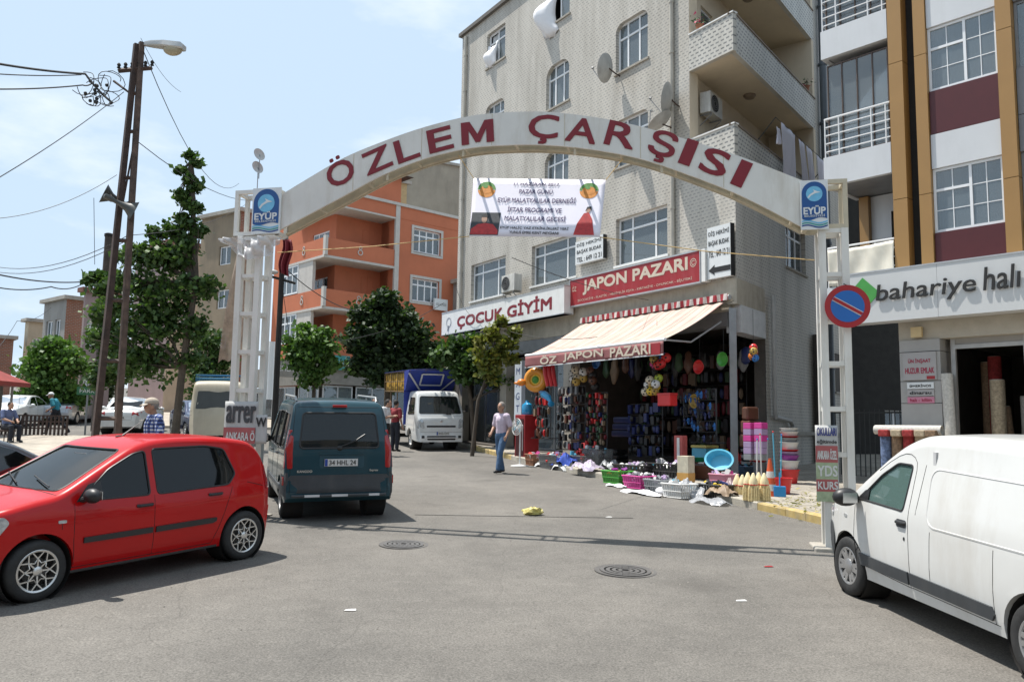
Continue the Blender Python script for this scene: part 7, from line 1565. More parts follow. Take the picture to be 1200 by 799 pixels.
    if cap is not None:
        q = MB(); q.ball(h + Vector((-.01, 0, .06)), (.112, .094, .088), 18, 10); q.v = [(x, y, max(z, h.z + .045)) for x, y, z in q.v]; q.build('cap', cap, t)
        q = MB(); q.grid(lambda u, v: (h.x + .07 + .10 * u * math.cos((v - .5) * 1.6), h.y + .085 * math.sin((v - .5) * 2.4), h.z + .055 - .035 * u - .02 * (2 * v - 1) ** 2), 5, 8); q.build('cap_brim', cap, t, smooth=60, solid=.006)
    return t
def cloth(name, c, var=.12): return mat(name, c, .85, var=var, vs=9, bump=.6, bs=14)
M_sk = mat('skin', (.36, .20, .13), .55, var=.08, vs=10); M_sk2 = mat('skin_tanned', (.26, .135, .085), .55, var=.08, vs=10)
M_hg = mat('hair_grey', (.22, .20, .18), .8, var=.3, vs=30); M_hd = mat('hair_dark', (.02, .017, .015), .8)
def checks(name):
    mt, n, b = node_mat(name); t = n.nodes.new('ShaderNodeTexCoord'); sp = n.nodes.new('ShaderNodeSeparateXYZ'); n.links.new(t.outputs['Object'], sp.inputs[0]); vals = []
    for ax, ph in ((1, 0.0), (2, 0.0)):
        m1 = n.nodes.new('ShaderNodeMath'); m1.operation = 'MULTIPLY'; m1.inputs[1].default_value = 1 / .058; n.links.new(sp.outputs[ax], m1.inputs[0]); f = n.nodes.new('ShaderNodeMath'); f.operation = 'FRACT'; n.links.new(m1.outputs[0], f.inputs[0]); g = n.nodes.new('ShaderNodeMath'); g.operation = 'GREATER_THAN'; g.inputs[1].default_value = .45; n.links.new(f.outputs[0], g.inputs[0]); vals.append(g)
    a = n.nodes.new('ShaderNodeMath'); a.operation = 'ADD'; n.links.new(vals[0].outputs[0], a.inputs[0]); n.links.new(vals[1].outputs[0], a.inputs[1]); d = n.nodes.new('ShaderNodeMath'); d.operation = 'MULTIPLY'; d.inputs[1].default_value = .5; n.links.new(a.outputs[0], d.inputs[0])
    c = n.nodes.new('ShaderNodeValToRGB'); c.color_ramp.interpolation = 'CONSTANT'; c.color_ramp.elements[0].color = (.55, .57, .62, 1); c.color_ramp.elements[1].position = .4; c.color_ramp.elements[1].color = (.07, .11, .30, 1); e = c.color_ramp.elements.new(.8); e.color = (.012, .02, .08, 1); n.links.new(d.outputs[0], c.inputs[0]); n.links.new(c.outputs[0], b.inputs['Base Color']); b.inputs['Roughness'].default_value = .85; return mt
jeans = cloth('blue_jeans', (.055, .11, .20), .25); navy = cloth('navy_trousers', (.012, .014, .022)); blackp = cloth('black_trousers', (.012, .012, .013))
def stand(px, py): p = G(px, py); return (p.x, p.y, gz(p.x, p.y))
person('man in lilac short-sleeved shirt and jeans walking across the street', stand(587, 554.5), (-.7, -.72), dict(kL=(.13, .09, .52), aL=(.20, .10, .10), tL=(.34, .12, .05), kR=(-.02, -.10, .50), aR=(-.16, -.11, .10), tR=(-.02, -.14, .03), eL=(-.06, .25, 1.15), wL=(.08, .25, .92), eR=(.0, -.26, 1.16), wR=(.16, -.20, 1.0)), cloth('lilac_shirt', (.50, .42, .50)), jeans, M_sk, hair=M_hg, scale=.99)
person('man in blue checked shirt and beige cap beyond the red hatchback', (-5.62, 13.0, gz(0, 13.0) + .1), (-.75, -.66), dict(hea=(.07, 0, 1.60), eL=(.0, .27, 1.14), wL=(.2, .22, 1.0), eR=(.0, -.27, 1.14), wR=(.2, -.2, 1.0)), checks('checked_shirt'), navy, M_sk, hair=M_hg, cap=mat('beige_cap', (.40, .34, .27), .8, var=.1), scale=.985)
gpt = G(64, 509); person('man in teal shirt and white cap striding left on the plaza', (gpt.x, gpt.y, gpt.z), (-1, -.05), dict(che=(.10, 0, 1.26), wai=(.04, 0, 1.07), nec=(.18, 0, 1.42), hea=(.26, 0, 1.55), sL=(.12, .19, 1.37), sR=(.12, -.19, 1.37), eL=(-.02, .26, 1.12), wL=(.18, .24, .98), eR=(.0, -.26, 1.12), wR=(.2, -.2, .98), kL=(.22, .09, .52), aL=(.30, .1, .10), tL=(.44, .1, .06), kR=(-.16, -.09, .52), aR=(-.48, -.1, .16), tR=(-.36, -.1, .04)), cloth('teal_shirt', (.02, .20, .26)), navy, M_sk2, cap=mat('white_cap', (.66, .66, .66), .8))
P = at(8, 500, 27); SEATJ = dict(pel=(0, 0, .52), wai=(-.02, 0, .66), che=(0, 0, .88), nec=(.06, 0, 1.05), hea=(.12, 0, 1.18), sL=(.02, .19, .99), sR=(.02, -.19, .99), eL=(.12, .24, .76), eR=(.12, -.24, .76), wL=(.33, .12, .68), wR=(.33, -.12, .68), hL=(.02, .09, .50), hR=(.02, -.09, .50), kL=(.44, .14, .50), kR=(.44, -.14, .50), aL=(.42, .14, .09), aR=(.42, -.14, .09), tL=(.56, .16, .03), tR=(.56, -.16, .03))
person('seated man in blue shirt and dark trousers at the left edge', (P.x, P.y, gz(P.x, P.y) + .1), (.9, -.4), SEATJ, cloth('blue_shirt', (.10, .13, .24)), navy, M_sk, hair=M_hd)
st = thing('stool', 'rust-coloured stool under the seated man', 'stool', (P.x, P.y, gz(P.x, P.y) + .1)); MB().box(-.2, .2, -.2, .2, .34, .40).build('seat', M_rust, st, smooth=None, bevel=.01)
for a in (-.16, .16):
    for b in (-.16, .16): MB().tube([(a, b, 0), (a * .9, b * .9, .34)], .018, 6).build('leg', M_rust, st)
person('man in white shirt and black trousers looking down beside the truck', (at(451, 500, 25).x, 25, gz(0, 25)), (1, -.25), dict(hea=(.10, 0, 1.58), nec=(.04, 0, 1.46), eL=(.05, .24, 1.15), wL=(.28, .08, 1.20), eR=(.05, -.24, 1.15), wR=(.28, -.08, 1.20)), cloth('white_shirt', (.62, .62, .62), .05), blackp, M_sk, hair=M_hd)
person('man half hidden behind the teal van roof', (at(437, 500, 27.5).x, 27.5, gz(0, 27.5)), (.3, -1), {}, cloth('pale_shirt', (.45, .42, .40)), navy, M_sk2, hair=M_hd, scale=.97)
person('person in dark red top standing at the truck side boards', (at(463, 500, 27).x, 27, gz(0, 27)), (.5, .8), dict(eL=(.1, .24, 1.18), wL=(.3, .16, 1.26)), cloth('red_top', (.20, .02, .025)), navy, M_sk, hair=M_hd, scale=.95)

# ================================================================ cars further off
s2 = saloon('white saloon car nose-on behind the two power pole legs', M_whitep, gl=M_carglass); place_vehicle(s2, (at(150, 490, 38).x, 38), (.35, -.94))
s3 = saloon('white car nose-on between the seated man and the striding man', M_whitep, gl=M_carglass); place_vehicle(s3, (at(22, 490, 40).x, 40), (.15, -.99))
s4 = saloon('small white car behind the striding man', M_whitep, gl=M_carglass); place_vehicle(s4, (at(50, 490, 47).x, 47), (.1, -.99))
s5 = saloon('dark blue car behind the man in the checked shirt', M_bluep, gl=M_carglass); place_vehicle(s5, (at(205, 490, 31).x, 33.5), (.55, -.84))
s6 = saloon('silver car parked under the trees right of the truck', M_silverp, gl=M_carglass); place_vehicle(s6, (at(565, 480, 39).x, 39), (.1, -1))
s7 = saloon('grey car beyond the white saloon left of the pole', M_silverp, gl=M_carglass); place_vehicle(s7, (at(80, 490, 43).x, 43), (-.2, 1))
# old cream minibus
shm = Shell([(-2.3, .7), (-2.28, 1.2), (-2.05, 2.2), (-1.9, 2.32), (-1.0, 2.36), (1.6, 2.36), (2.0, 2.25), (2.2, 1.7), (2.35, 1.1), (2.36, .6)], [(-2.3, .85), (-2, .95), (2, .95), (2.36, .8)], [(-2.3, .45), (2.36, .4)], [(0, .95), (.8, 1), (2.5, .97)], rr=.14, belt=1.3, tum=.10)
M_crm = mat('cream_bus_paint', (.46, .42, .33), .5, var=.08, vs=2, dirt=.4, dcol=(.28, .24, .18))
bus, bv = car('minibus', 'old cream minibus with a blue roof rack behind the left arch post', 'minibus', shm, M_crm, (1.45, -1.35), .36, .2, .2, 'steel', M_grey, .82, windows=[[(.55 - k * .78, 1.40), (-.13 - k * .78, 1.40), (-.13 - k * .78, 2.02), (.55 - k * .78, 2.02)] for k in (-1, 0, 1, 2)], wshield=([(-.75, 1.35), (.75, 1.35), (.68, 2.0), (-.68, 2.0)], 0, 1), wrear=([(-.6, 1.5), (.6, 1.5), (.55, 2.05), (-.55, 2.05)], 0, 1), gl=M_carglass, detail=False,
    seams=[([(-2.2, 1.28), (2.2, 1.28)], 'R'), ([(-2.2, 1.12), (2.2, 1.12)], 'R'), ([(-2.2, 1.28), (2.2, 1.28)], 'L'), ([(-2.2, 1.12), (2.2, 1.12)], 'L')])
mb = MB()
for y in (-.8, .8):
    for z in (2.48, 2.60): mb.tube([(-1.8, y, z), (1.6, y, z)], .022, 6)
for x in np.arange(-1.8, 1.7, .56): mb.tube([(x, -.8, 2.36), (x, -.8, 2.6), (x, .8, 2.6), (x, .8, 2.36)], .018, 6)
mb.build('roof_rack', mat('rack_blue', (.03, .16, .30), .5, dirt=.3), bus); MB().box(-1.6, 1.3, -.7, .7, 2.40, 2.5).build('roof_tarpaulin', MATS['rack_blue'], bus, smooth=None, bevel=.03)
place_vehicle(bus, (at(256, 490, 30).x, 30), (.32, -.95)); bus.scale = (.93,) * 3
# ================================================================ goods in front of the bargain shop
TF = frame_of(tall); TR = tall.rotation_euler.z
def TP(px, py, y): x, z = local(tall, px, py, y); return TF @ Vector((x, y, z))
def on_pave(px, py, h=.125):
    r = ray(px, py); t = (H - h) / (GY * r.y - r.z); return Vector((0, 0, H)) + r * t
def kerb_x(y):
    for (xa, ya), (xb, yb) in zip(KERB, KERB[1:]):
        if yb <= y <= ya: return xb + (xa - xb) * (y - yb) / (ya - yb)
    return 0
def P3(px, py, w=True):
    p = on_pave(px, py)
    return p if p.x > kerb_x(p.y) - .02 else G(px, py)
pal = {n: mat('plastic_' + n, c, .38, var=.06) for n, c in dict(blue=(.02, .14, .42), light_blue=(.10, .42, .58), green=(.06, .30, .04), pink=(.55, .05, .26), purple=(.24, .03, .26), yellow=(.60, .42, .03), orange=(.62, .16, .02), white=(.62, .62, .60), brown=(.10, .04, .022), black=(.015, .015, .016), grey=(.22, .23, .24), lilac=(.36, .26, .42), navy=(.02, .03, .12)).items()}
pal['red'] = M_red; pal['wine'] = mat('plastic_wine', (.16, .012, .02), .5); pal['dull_green'] = mat('plastic_dull_green', (.04, .09, .04), .5); pal['tan'] = mat('plastic_tan', (.24, .17, .11), .6)
clearp = glass('clear_box_plastic', (.70, .70, .70), 1.0, .16, .15)
def basket(label, px, py, w, d, h, m_, fill=(), name='basket', cat='basket', rz=0, on=True, lattice=True, group=None):
    P = P3(px, py, on); t = thing(name, label, cat, P, TR + rz, group)
    mb = MB(); b0 = .86
    for (x0, x1, y0, y1) in ((-1, 1, -1, -1), (-1, 1, 1, 1), (-1, -1, -1, 1), (1, 1, -1, 1)):
        n = 9 if x0 != x1 else 7
        for i in range(n):
            f0, f1 = (i + .12) / n, (i + .88) / n
            A = Vector((x0 + (x1 - x0) * f0, y0 + (y1 - y0) * f0, 0)); B2 = Vector((x0 + (x1 - x0) * f1, y0 + (y1 - y0) * f1, 0))
            if not lattice: A = Vector((x0 + (x1 - x0) * i / n, y0 + (y1 - y0) * i / n, 0)); B2 = Vector((x0 + (x1 - x0) * (i + 1) / n, y0 + (y1 - y0) * (i + 1) / n, 0))
            sc = lambda v, z, k: Vector((v.x * w / 2 * k, v.y * d / 2 * k, z))
            mb.add([sc(A, 0.02, b0), sc(B2, 0.02, b0), sc(B2, h * .93, .985), sc(A, h * .93, .985)], [(0, 1, 2, 3)])
        A = Vector((x0, y0, 0)); B2 = Vector((x1, y1, 0))
        for z, k in ((.0, b0), (h * .45, .93), (h * .95, 1.0)): mb.tube([(A.x * w / 2 * k, A.y * d / 2 * k, z + .01), (B2.x * w / 2 * k, B2.y * d / 2 * k, z + .01)], .012 if z < h * .9 else .018, 5)
    mb.box(-w / 2 * b0, w / 2 * b0, -d / 2 * b0, d / 2 * b0, .005, .015); mb.build('shell', m_, t, smooth=None, solid=.004)
    if fill:
        r_ = np.random.default_rng(int(px * 7 + py)); per = {}
        for k in range(34):
            m2 = fill[int(r_.integers(len(fill)))]; c = Vector((r_.uniform(-.40, .40) * w, r_.uniform(-.38, .38) * d, h * r_.uniform(.5, 1.12))); s_ = r_.uniform(.03, .075)
            q = per.setdefault(m2.name, (m2, MB()))[1]; Mx = Matrix.Translation(c) @ Euler(tuple(r_.uniform(0, 3, 3))).to_matrix().to_4x4()
            if k % 3: q.box(-s_ * 1.2, s_ * 1.2, -s_ * .7, s_ * .7, -s_ * .4, s_ * .4, Mx)
            else: q.ball(c, (s_, s_ * .8, s_ * .8), 8, 6)
        for m2, q in per.values(): q.build('small_goods', m2, t, smooth=30)['kind'] = 'stuff'
    return t
A_ = [pal[k] for k in ('white', 'red', 'yellow', 'pink', 'blue', 'grey')]; Bf = [pal[k] for k in ('white', 'lilac', 'grey', 'light_blue', 'white', 'black')]
basket('green slotted basket of small goods at the left end of the floor display', 724, 566, .62, .46, .27, pal['green'], [pal['red'], pal['purple'], pal['yellow'], pal['brown']])
basket('magenta slotted basket next to the green one', 749, 572, .60, .44, .26, pal['pink'], Bf)
basket('pale grey basket right of the magenta one', 773, 577, .52, .42, .26, pal['grey'], Bf); basket('white wide basket left of the crumpled plastic wrap', 796, 583, .56, .44, .27, pal['white'], [pal[k] for k in ('white', 'grey', 'black', 'light_blue')])
for k, (px, py, w, lab) in enumerate(((650, 549, .85, 'clear plastic tub of small goods, left of the two under the racks'), (678, 550, .80, 'clear plastic tub of small goods, right of the two under the racks'), (700, 545, .7, 'tall clear bin beside the dark shop opening'))):
    basket(lab, px, py, w, .5, .36 if k < 2 else .42, clearp, [pal['white'], pal['lilac'], pal['light_blue'], pal['red']] if k < 2 else Bf, 'storage_tub', 'tub', lattice=False)
basket('brown wicker basket by the pedestal fan', 626, 545, .42, .36, .30, mat('wicker', (.22, .10, .05), .8, var=.3, vs=20), [pal['red'], pal['white'], pal['pink']])
basket('dark shallow crate behind the green basket', 745, 556, 1.1, .5, .22, pal['black'], Bf); basket('dark crate of black and grey goods behind the white basket', 785, 560, 1.0, .5, .32, pal['black'], [pal['black'], pal['grey'], pal['lilac'], pal['white']], 'crate', 'crate')
basket('black crate of dark goods in front, left of the brooms', 838, 585, .62, .40, .28, pal['black'], [pal['black'], pal['navy'], pal['yellow']], 'crate', 'crate', on=True)
basket('brown slatted basket under the blue basin', 829, 556, .62, .45, .24, mat('brown_red', (.20, .04, .02), .5), [pal['brown'], pal['red'], pal['white']])
basket('pink and red bowls box by the brooms', 848, 570, .45, .4, .25, mat('pink_plate', (.5, .2, .28), .6), [pal['red'], pal['pink'], pal['white'], pal['lilac']], 'goods_box', 'box', lattice=False)
basket('grey blue tray of folded goods above the brooms', 866, 556, .75, .5, .2, mat('slate_plastic', (.10, .16, .24), .5), [pal['light_blue'], pal['lilac'], pal['grey']], 'tray', 'tray', lattice=False)
# blue cabinet with yellow lid, basin, tall box
P = P3(826, 553); t = thing('storage_box', 'light blue storage box with a pale yellow lid behind the brown basket', 'box', P + Vector((0, 0, .28)), TR)
MB().box(-.24, .24, -.2, .2, 0, .30).build('box', pal['light_blue'], t, smooth=None, bevel=.02); MB().box(-.26, .26, -.22, .22, .30, .37).build('lid', mat('lid_yellow', (.60, .48, .14), .45), t, smooth=None, bevel=.02)
P = P3(822, 560); t = thing('storage_box', 'dark shelf box carrying the light blue storage box', 'box', P, TR); MB().box(-.5, .5, -.2, .3, 0, .30).build('box', pal['brown'], t, smooth=None, bevel=.01)
P = P3(804, 570); t = thing('carton', 'tall narrow cream and white carton left of the brown basket', 'carton', P, TR + .2); MB().box(-.13, .13, -.12, .12, 0, .62).build('box', mat('carton_cream', (.55, .50, .38), .7, var=.15, vs=9), t, smooth=None, bevel=.005); MB().box(-.135, .135, -.125, .125, .10, .28).build('printed_band', mat('carton_orange', (.55, .30, .08), .6), t, smooth=None)
P = P3(799, 560); t = thing('folded_stool', 'tall red and white folded plastic stool left of the tall carton', 'stool', P, TR); MB().box(-.10, .16, -.08, .08, 0, .95).build('panel', mat('faded_red', (.40, .08, .07), .5, var=.2), t, smooth=None, bevel=.01); MB().box(-.02, .06, .081, .09, .1, .9).build('stripe', pal['white'], t, smooth=None)
P = P3(846, 566) + Vector((0, 0, .42)); t = thing('washing_up_basin', 'light blue plastic basin tipped on its side on the heap', 'basin', P, 0); t.rotation_euler = (R(62), R(8), R(-38))
MB().lathe([(.0, 0), (.19, .0), (.21, .02), (.25, .17), (.285, .185), (.285, .195), (.245, .19), (.20, .03), (0, .015)], 28, Matrix.Diagonal((1.15, .85, 1, 1))).build('bowl', pal['light_blue'], t)
P = P3(820, 560) + Vector((0, .0, .36)); t = thing('bowl', 'green plastic bowl in front of the light blue storage box', 'bowl', P, 0); MB().lathe([(0, 0), (.09, 0), (.15, .10), (.155, .10), (.09, .012), (0, .01)], 20).build('bowl', mat('emerald', (.01, .22, .09), .4), t)
# crumpled clear wrap
def wrap(label, px, py, sx, sy, sz, m_, seed, name='plastic_wrap', cat='plastic wrap'):
    P = P3(px, py); r_ = np.random.default_rng(seed); ph = r_.random(6) * 6
    def f(u, v):
        x = (u - .5) * 2; y = (v - .5) * 2; e = math.sqrt(max(0, 1 - (x * x + y * y) * .75))
        z = sz * e * (.8 + .2 * math.sin(x * 5 + ph[0] + y * 3)) + sz * e * (0.06 * math.sin(x * 13 + ph[1] + y * 5) * math.cos(y * 9 + ph[2]) + .06 * math.sin(x * 23 + y * 17 + ph[3])); return (x * sx * (1 + .1 * math.sin(y * 5 + ph[4])), y * sy * (1 + .1 * math.sin(x * 6 + ph[5])), max(0.004, z))
    t = thing(name, label, cat, P, TR); mb = MB(); mb.grid(f, 34, 26); mb.build('film', m_, t, smooth=50); return t
M_wrap = mat('grey_film', (.42, .43, .45), .22, var=.25, vs=8); M_wrap.node_tree.nodes['Principled BSDF'].inputs['Alpha'].default_value = .72
wrap('big heap of crumpled clear plastic wrap in front of the goods', 812, 582, .46, .34, .36, M_wrap, 4); wrap('flat piece of clear wrap lying on the kerb below the heap', 832, 590, .40, .22, .14, M_wrap, 5)
wrap('white cloth bundle under the magenta basket', 752, 579, .55, .12, .10, M_cloth, 6, 'cloth_bundle', 'cloth'); wrap('white cloth under the green basket', 722, 570, .30, .12, .07, M_cloth, 7, 'cloth_bundle', 'cloth')
wrap('blue folded cloth on top of the tubs by the racks', 662, 545, .35, .25, .32, mat('blue_cloth', (.02, .06, .34), .8, var=.2), 8, 'cloth_bundle', 'cloth'); wrap('red cloth heap at the foot of the racks', 690, 538, .55, .25, .48, mat('red_cloth', (.40, .02, .03), .8, var=.2), 9, 'cloth_bundle', 'cloth')
P = P3(777, 580, True); t = thing('pillow', 'small white pillow on the kerb in front of the baskets', 'pillow', P, TR); MB().ball((0, 0, .08), (.19, .11, .08), 16, 10).build('pillow', M_cloth, t)
for k, (px, py, sx, sz, c, lab) in enumerate(((765, 566, .3, .22, 'lilac', 'lilac printed cloths heaped behind the grey basket'), (786, 570, .3, .26, 'grey', 'grey bagged goods heaped behind the white basket'), (806, 578, .26, .3, 'white', 'white bagged goods against the tall carton'), (846, 580, .28, .2, 'tan', 'tan bagged slippers above the black crate'), (858, 574, .22, .24, 'wine', 'wine red bag beside the pink box'), (735, 560, .35, .16, 'dull_green', 'dull green cloth behind the green basket'), (640, 547, .3, .2, 'white', 'white bagged goods at the left end of the tubs'), (715, 549, .3, .25, 'grey', 'grey bagged goods right of the clear tubs'), (688, 551, .42, .26, 'lilac', 'lilac bagged goods bulging over the clear tubs'), (664, 551, .38, .25, 'white', 'pale bagged goods bulging over the left clear tub'))): wrap(lab, px, py, sx, sx * .7, sz, pal[c] if k % 2 else mat('bag_' + c, tuple(min(.7, .25 + .6 * q) for q in {'lilac': (.36, .26, .42), 'white': (.62, .62, .60), 'wine': (.16, .012, .02)}.get(c, (.3, .3, .3))), .3, var=.5, vs=14), 30 + k, 'goods_bag', 'bag')
# brooms: a row of pale straw broom heads
for k in range(6):
    P = P3(864 + k * 6.4, 586 + (k % 2)); t = thing('broom', ['pale straw broom bundle at the left end of the row', 'second straw broom bundle from the left', 'third straw broom bundle from the left', 'fourth straw broom bundle from the left', 'fifth straw broom bundle from the left', 'straw broom bundle next to the traffic cone'][k], 'broom', P, TR + .1 * k, 'straw brooms standing in a row')
    M_st = mat('straw', (.74, .60, .32), .8, var=.3, vs=25); mb = MB()
    for j in range(60):
        a = j * 2.4; r0_ = .06 * math.sqrt(j / 60); x, y = r0_ * math.cos(a), r0_ * math.sin(a); mb.tube([(x * 1.7, y * 1.3, 0), (x * 1.65, y * 1.3, .2), (x * 1.1, y * .9, .33)], .010, 4)
    mb.build('bristles', M_st, t, smooth=None)['kind'] = 'stuff'; MB().lathe([(.08, .29), (.075, .36), (.045, .43), (.02, .49), (0, .5)], 10).build('head', mat('straw_pale', (.78, .66, .40), .7, var=.2), t); MB().lathe([(.078, .28), (.082, .29), (.078, .30)], 12, open=True).build('binding', M_red, t)
# traffic cone
P = G(903, 588.5); t = thing('traffic_cone', 'orange and white traffic cone standing at the kerb beside the brooms', 'cone', (P.x, P.y, gz(P.x, P.y)), .4)
M_con = mat('cone_orange', (.62, .085, .015), .45, var=.12, dirt=.2); MB().box(-.21, .21, -.21, .21, 0, .03).build('base', M_con, t, smooth=None, bevel=.01)
def rz_(z): return .155 - .125 * z / .78
zs_ = [0.03, .22, .34, .46, .58, .78]
for k in range(5): MB().lathe([(rz_(zs_[k]), zs_[k] + .0), (rz_(zs_[k + 1]), zs_[k + 1])] , 28, open=k < 4).build('band', M_con if k % 2 == 0 else mat('cone_white', (.60, .58, .55), .4, dirt=.3), t)
MB().lathe([(.03, .78), (.022, .80), (.03, .82), (0, .82)], 16).build('tip', M_con, t)
# mops and sticks
for k, (px, py, hh, m_, lean, lab) in enumerate(((887, 574, 1.0, 'white', .02, 'white mop handle left of the traffic cone'), (893, 574, 1.1, 'white', -.02, 'second white mop handle behind the cone'), (899, 573, 1.0, 'grey', .03, 'grey mop handle directly behind the cone'), (909, 574, 1.15, 'light_blue', -.03, 'pale blue mop handle right of the cone'), (915, 575, 1.1, 'light_blue', .03, 'rightmost pale blue mop handle'))):
    P = P3(px, py); t = thing('mop', lab, 'mop', P, 0, 'mops standing behind the cone'); MB().tube([(0, 0, .05), (lean * hh, 0, hh)], .013, 8).build('handle', pal[m_], t); MB().ball((0, 0, .06), (.07, .05, .06), 10, 6).build('mop_head', pal['blue' if m_ == 'light_blue' else 'white'], t); MB().ball((lean * hh, 0, hh), .02, 8, 6).build('grip', M_red if k % 2 else pal['blue'], t)
P = P3(914, 582); t = thing('dustpan', 'blue plastic dustpan standing right of the cone', 'dustpan', P, -.4); MB().box(-.11, .11, -.02, .02, 0, .2).build('pan', mat('bright_blue', (.02, .22, .50), .4), t, smooth=None, bevel=.015); MB().tube([(0, 0, .2), (.0, .02, .45)], .014, 8).build('handle', MATS['bright_blue'], t)
# bucket stacks
def bucket_stack(label, px, py, seq, r=.15, z0=0, cat='buckets', group='stacks of buckets'):
    P = P3(px, py); t = thing('bucket_stack', label, cat, P + Vector((0, 0, z0)), 0); z = 0
    for m_, h in seq:
        MB().lathe([(r * .72, z), (r * .96, z + h * .92), (r * 1.05, z + h * .93), (r * 1.05, z + h), (r * .94, z + h), (r * .74, z + .02), (0, z + .02)], 24).build('bucket', pal[m_], t); z += h * .96
    return t
bucket_stack('tall stack of white and grey buckets by the side wall', 926, 566, [('red', .30), ('white', .2), ('purple', .12), ('lilac', .08), ('red', .05), ('white', .16), ('grey', .10), ('red', .04), ('white', .10), ('white', .08)], .20)
bucket_stack('red bucket with a black handle at the foot of the tall stack', 917, 578, [('red', .30)], .19); bucket_stack('red bucket on top of the red bottles', 890, 560, [('grey', .36), ('red', .05), ('red', .22)], .15); bucket_stack('short stack of black and white bowls behind the red bottles', 874, 556, [('black', .09), ('white', .07), ('black', .09), ('white', .07), ('black', .09), ('white', .07), ('black', .09), ('white', .05)], .12)
for px, lab in ((879, 'stack of boxed pink toys on a shelf, left pile'), (892, 'stack of boxed pink toys on a shelf, right pile')):
    P = TP(px, 520, .55); t = thing('box_stack', lab, 'boxes', P - Vector((0, 0, .35)), TR)
    for j, m_ in enumerate(('grey', 'lilac', 'lilac', 'pink', 'lilac', 'pink')): MB().box(-.105, .105, -.1, .1, j * .135, j * .135 + .13).build('carton', pal[m_], t, smooth=None, bevel=.01)
for k, (px, py) in enumerate(((852, 547), (858, 549), (864, 546), (870, 549), (878, 547))):
    P = P3(px, py + 6) + Vector((0, 0, .25)); t = thing('detergent_bottle', ['red bottle at the left of the bottle row', 'red bottle second in the row', 'red bottle in the middle of the row', 'red bottle fourth in the row', 'red bottle at the right of the row'][k], 'bottle', P, 0, 'red bottles among the goods'); MB().lathe([(.0, 0), (.055, 0), (.06, .02), (.06, .17), (.03, .23), (.025, .27), (0, .27)], 14, Matrix.Diagonal((1, .7, 1, 1))).build('bottle', M_red, t); MB().lathe([(.03, .26), (.03, .31), (0, .31)], 10).build('cap', pal['white' if k % 2 else 'yellow'], t)
# stands that hold the bottles up
P = P3(866, 551); t = thing('display_bench', 'low dark bench under the red bottles', 'bench', P, TR); MB().box(-.55, .55, -.15, .15, .16, .22).build('top', pal['brown'], t, smooth=None)
for x in (-.5, .45): MB().box(x, x + .05, -.14, .14, 0, .16).build('leg', pal['brown'], t, smooth=None)
# pedestal fan
P = P3(609, 546); t = thing('pedestal_fan', 'white pedestal fan standing by the red cabinet', 'fan', P, TR); hf = at(608, 500, P.y).z - P.z
MB().lathe([(0, .03), (.05, .05), (.24, .02), (.25, 0), (0, 0)], 24).build('base', pal['white'], t); MB().tube([(0, 0, .03), (0, 0, hf)], .022, 10).build('pole', pal['white'], t); Mx = Matrix.Translation((.0, .10, hf)) @ Matrix.Rotation(R(-88), 4, 'X') @ Matrix.Rotation(R(10), 4, 'Z'); mb = MB()
for r_ in (.06, .12, .18, .225): mb.lathe([(r_ - .004, .03 if r_ < .2 else 0), (r_ + .004, .03 if r_ < .2 else 0), (r_ + .004, .036 if r_ < .2 else .03), (r_ - .004, .036 if r_ < .2 else .03)], 28, Mx, close=True)
for j in range(28): a = j * math.pi / 14; mb.tube([Mx @ Vector((.02 * math.cos(a), .02 * math.sin(a), .04)), Mx @ Vector((.17 * math.cos(a), .17 * math.sin(a), .04)), Mx @ Vector((.23 * math.cos(a), .23 * math.sin(a), .0)), Mx @ Vector((.15 * math.cos(a), .15 * math.sin(a), -.08))], .003, 4)
mb.build('grille', pal['white'], t)['kind'] = 'stuff'; MB().lathe([(0, -.16), (.07, -.15), (.075, -.06), (0, -.05)], 16, Mx).build('motor', pal['white'], t)
for j in range(3): a = j * 2.094; MB().add([Mx @ Vector((.03 * math.cos(a), .03 * math.sin(a), -.02)), Mx @ Vector((.19 * math.cos(a - .3), .19 * math.sin(a - .3), -.03)), Mx @ Vector((.20 * math.cos(a + .3), .20 * math.sin(a + .3), .0)), Mx @ Vector((.12 * math.cos(a + .6), .12 * math.sin(a + .6), .01))], [(0, 1, 2, 3)]).build('blade', pal['light_blue'], t, smooth=None, solid=.003)
# red cabinet and water jug
P = P3(617, 540); t = thing('cooler_cabinet', 'red cabinet carrying a blue water bottle', 'cabinet', P, TR); hc = at(617, 486, P.y).z - P.z
MB().box(-.26, .26, -.25, .25, 0, hc).build('casing', mat('cabinet_red', (.26, .015, .02), .45, var=.15), t, smooth=None, bevel=.015); MB().box(-.2, .2, .25, .26, .15, hc - .12).build('door', mat('door_dark', (.05, .01, .012), .3), t, smooth=None); MB().box(-.19, -.17, .26, .28, .3, hc - .3).build('handle', M_alu, t, smooth=None)
Pj = P + Vector((-.12, .0, hc)); t = thing('water_bottle', 'large translucent blue water bottle on the red cabinet', 'bottle', P + Vector((0.0, 0, hc))); MB().lathe([(0, 0), (.15, 0), (.165, .03), (.165, .11), (.155, .12), (.165, .13), (.165, .24), (.15, .30), (.06, .36), (.05, .42), (0, .42)], 24).build('bottle', mat('bottle_blue', (.02, .26, .50), .15, coat=.6, var=.1), t)
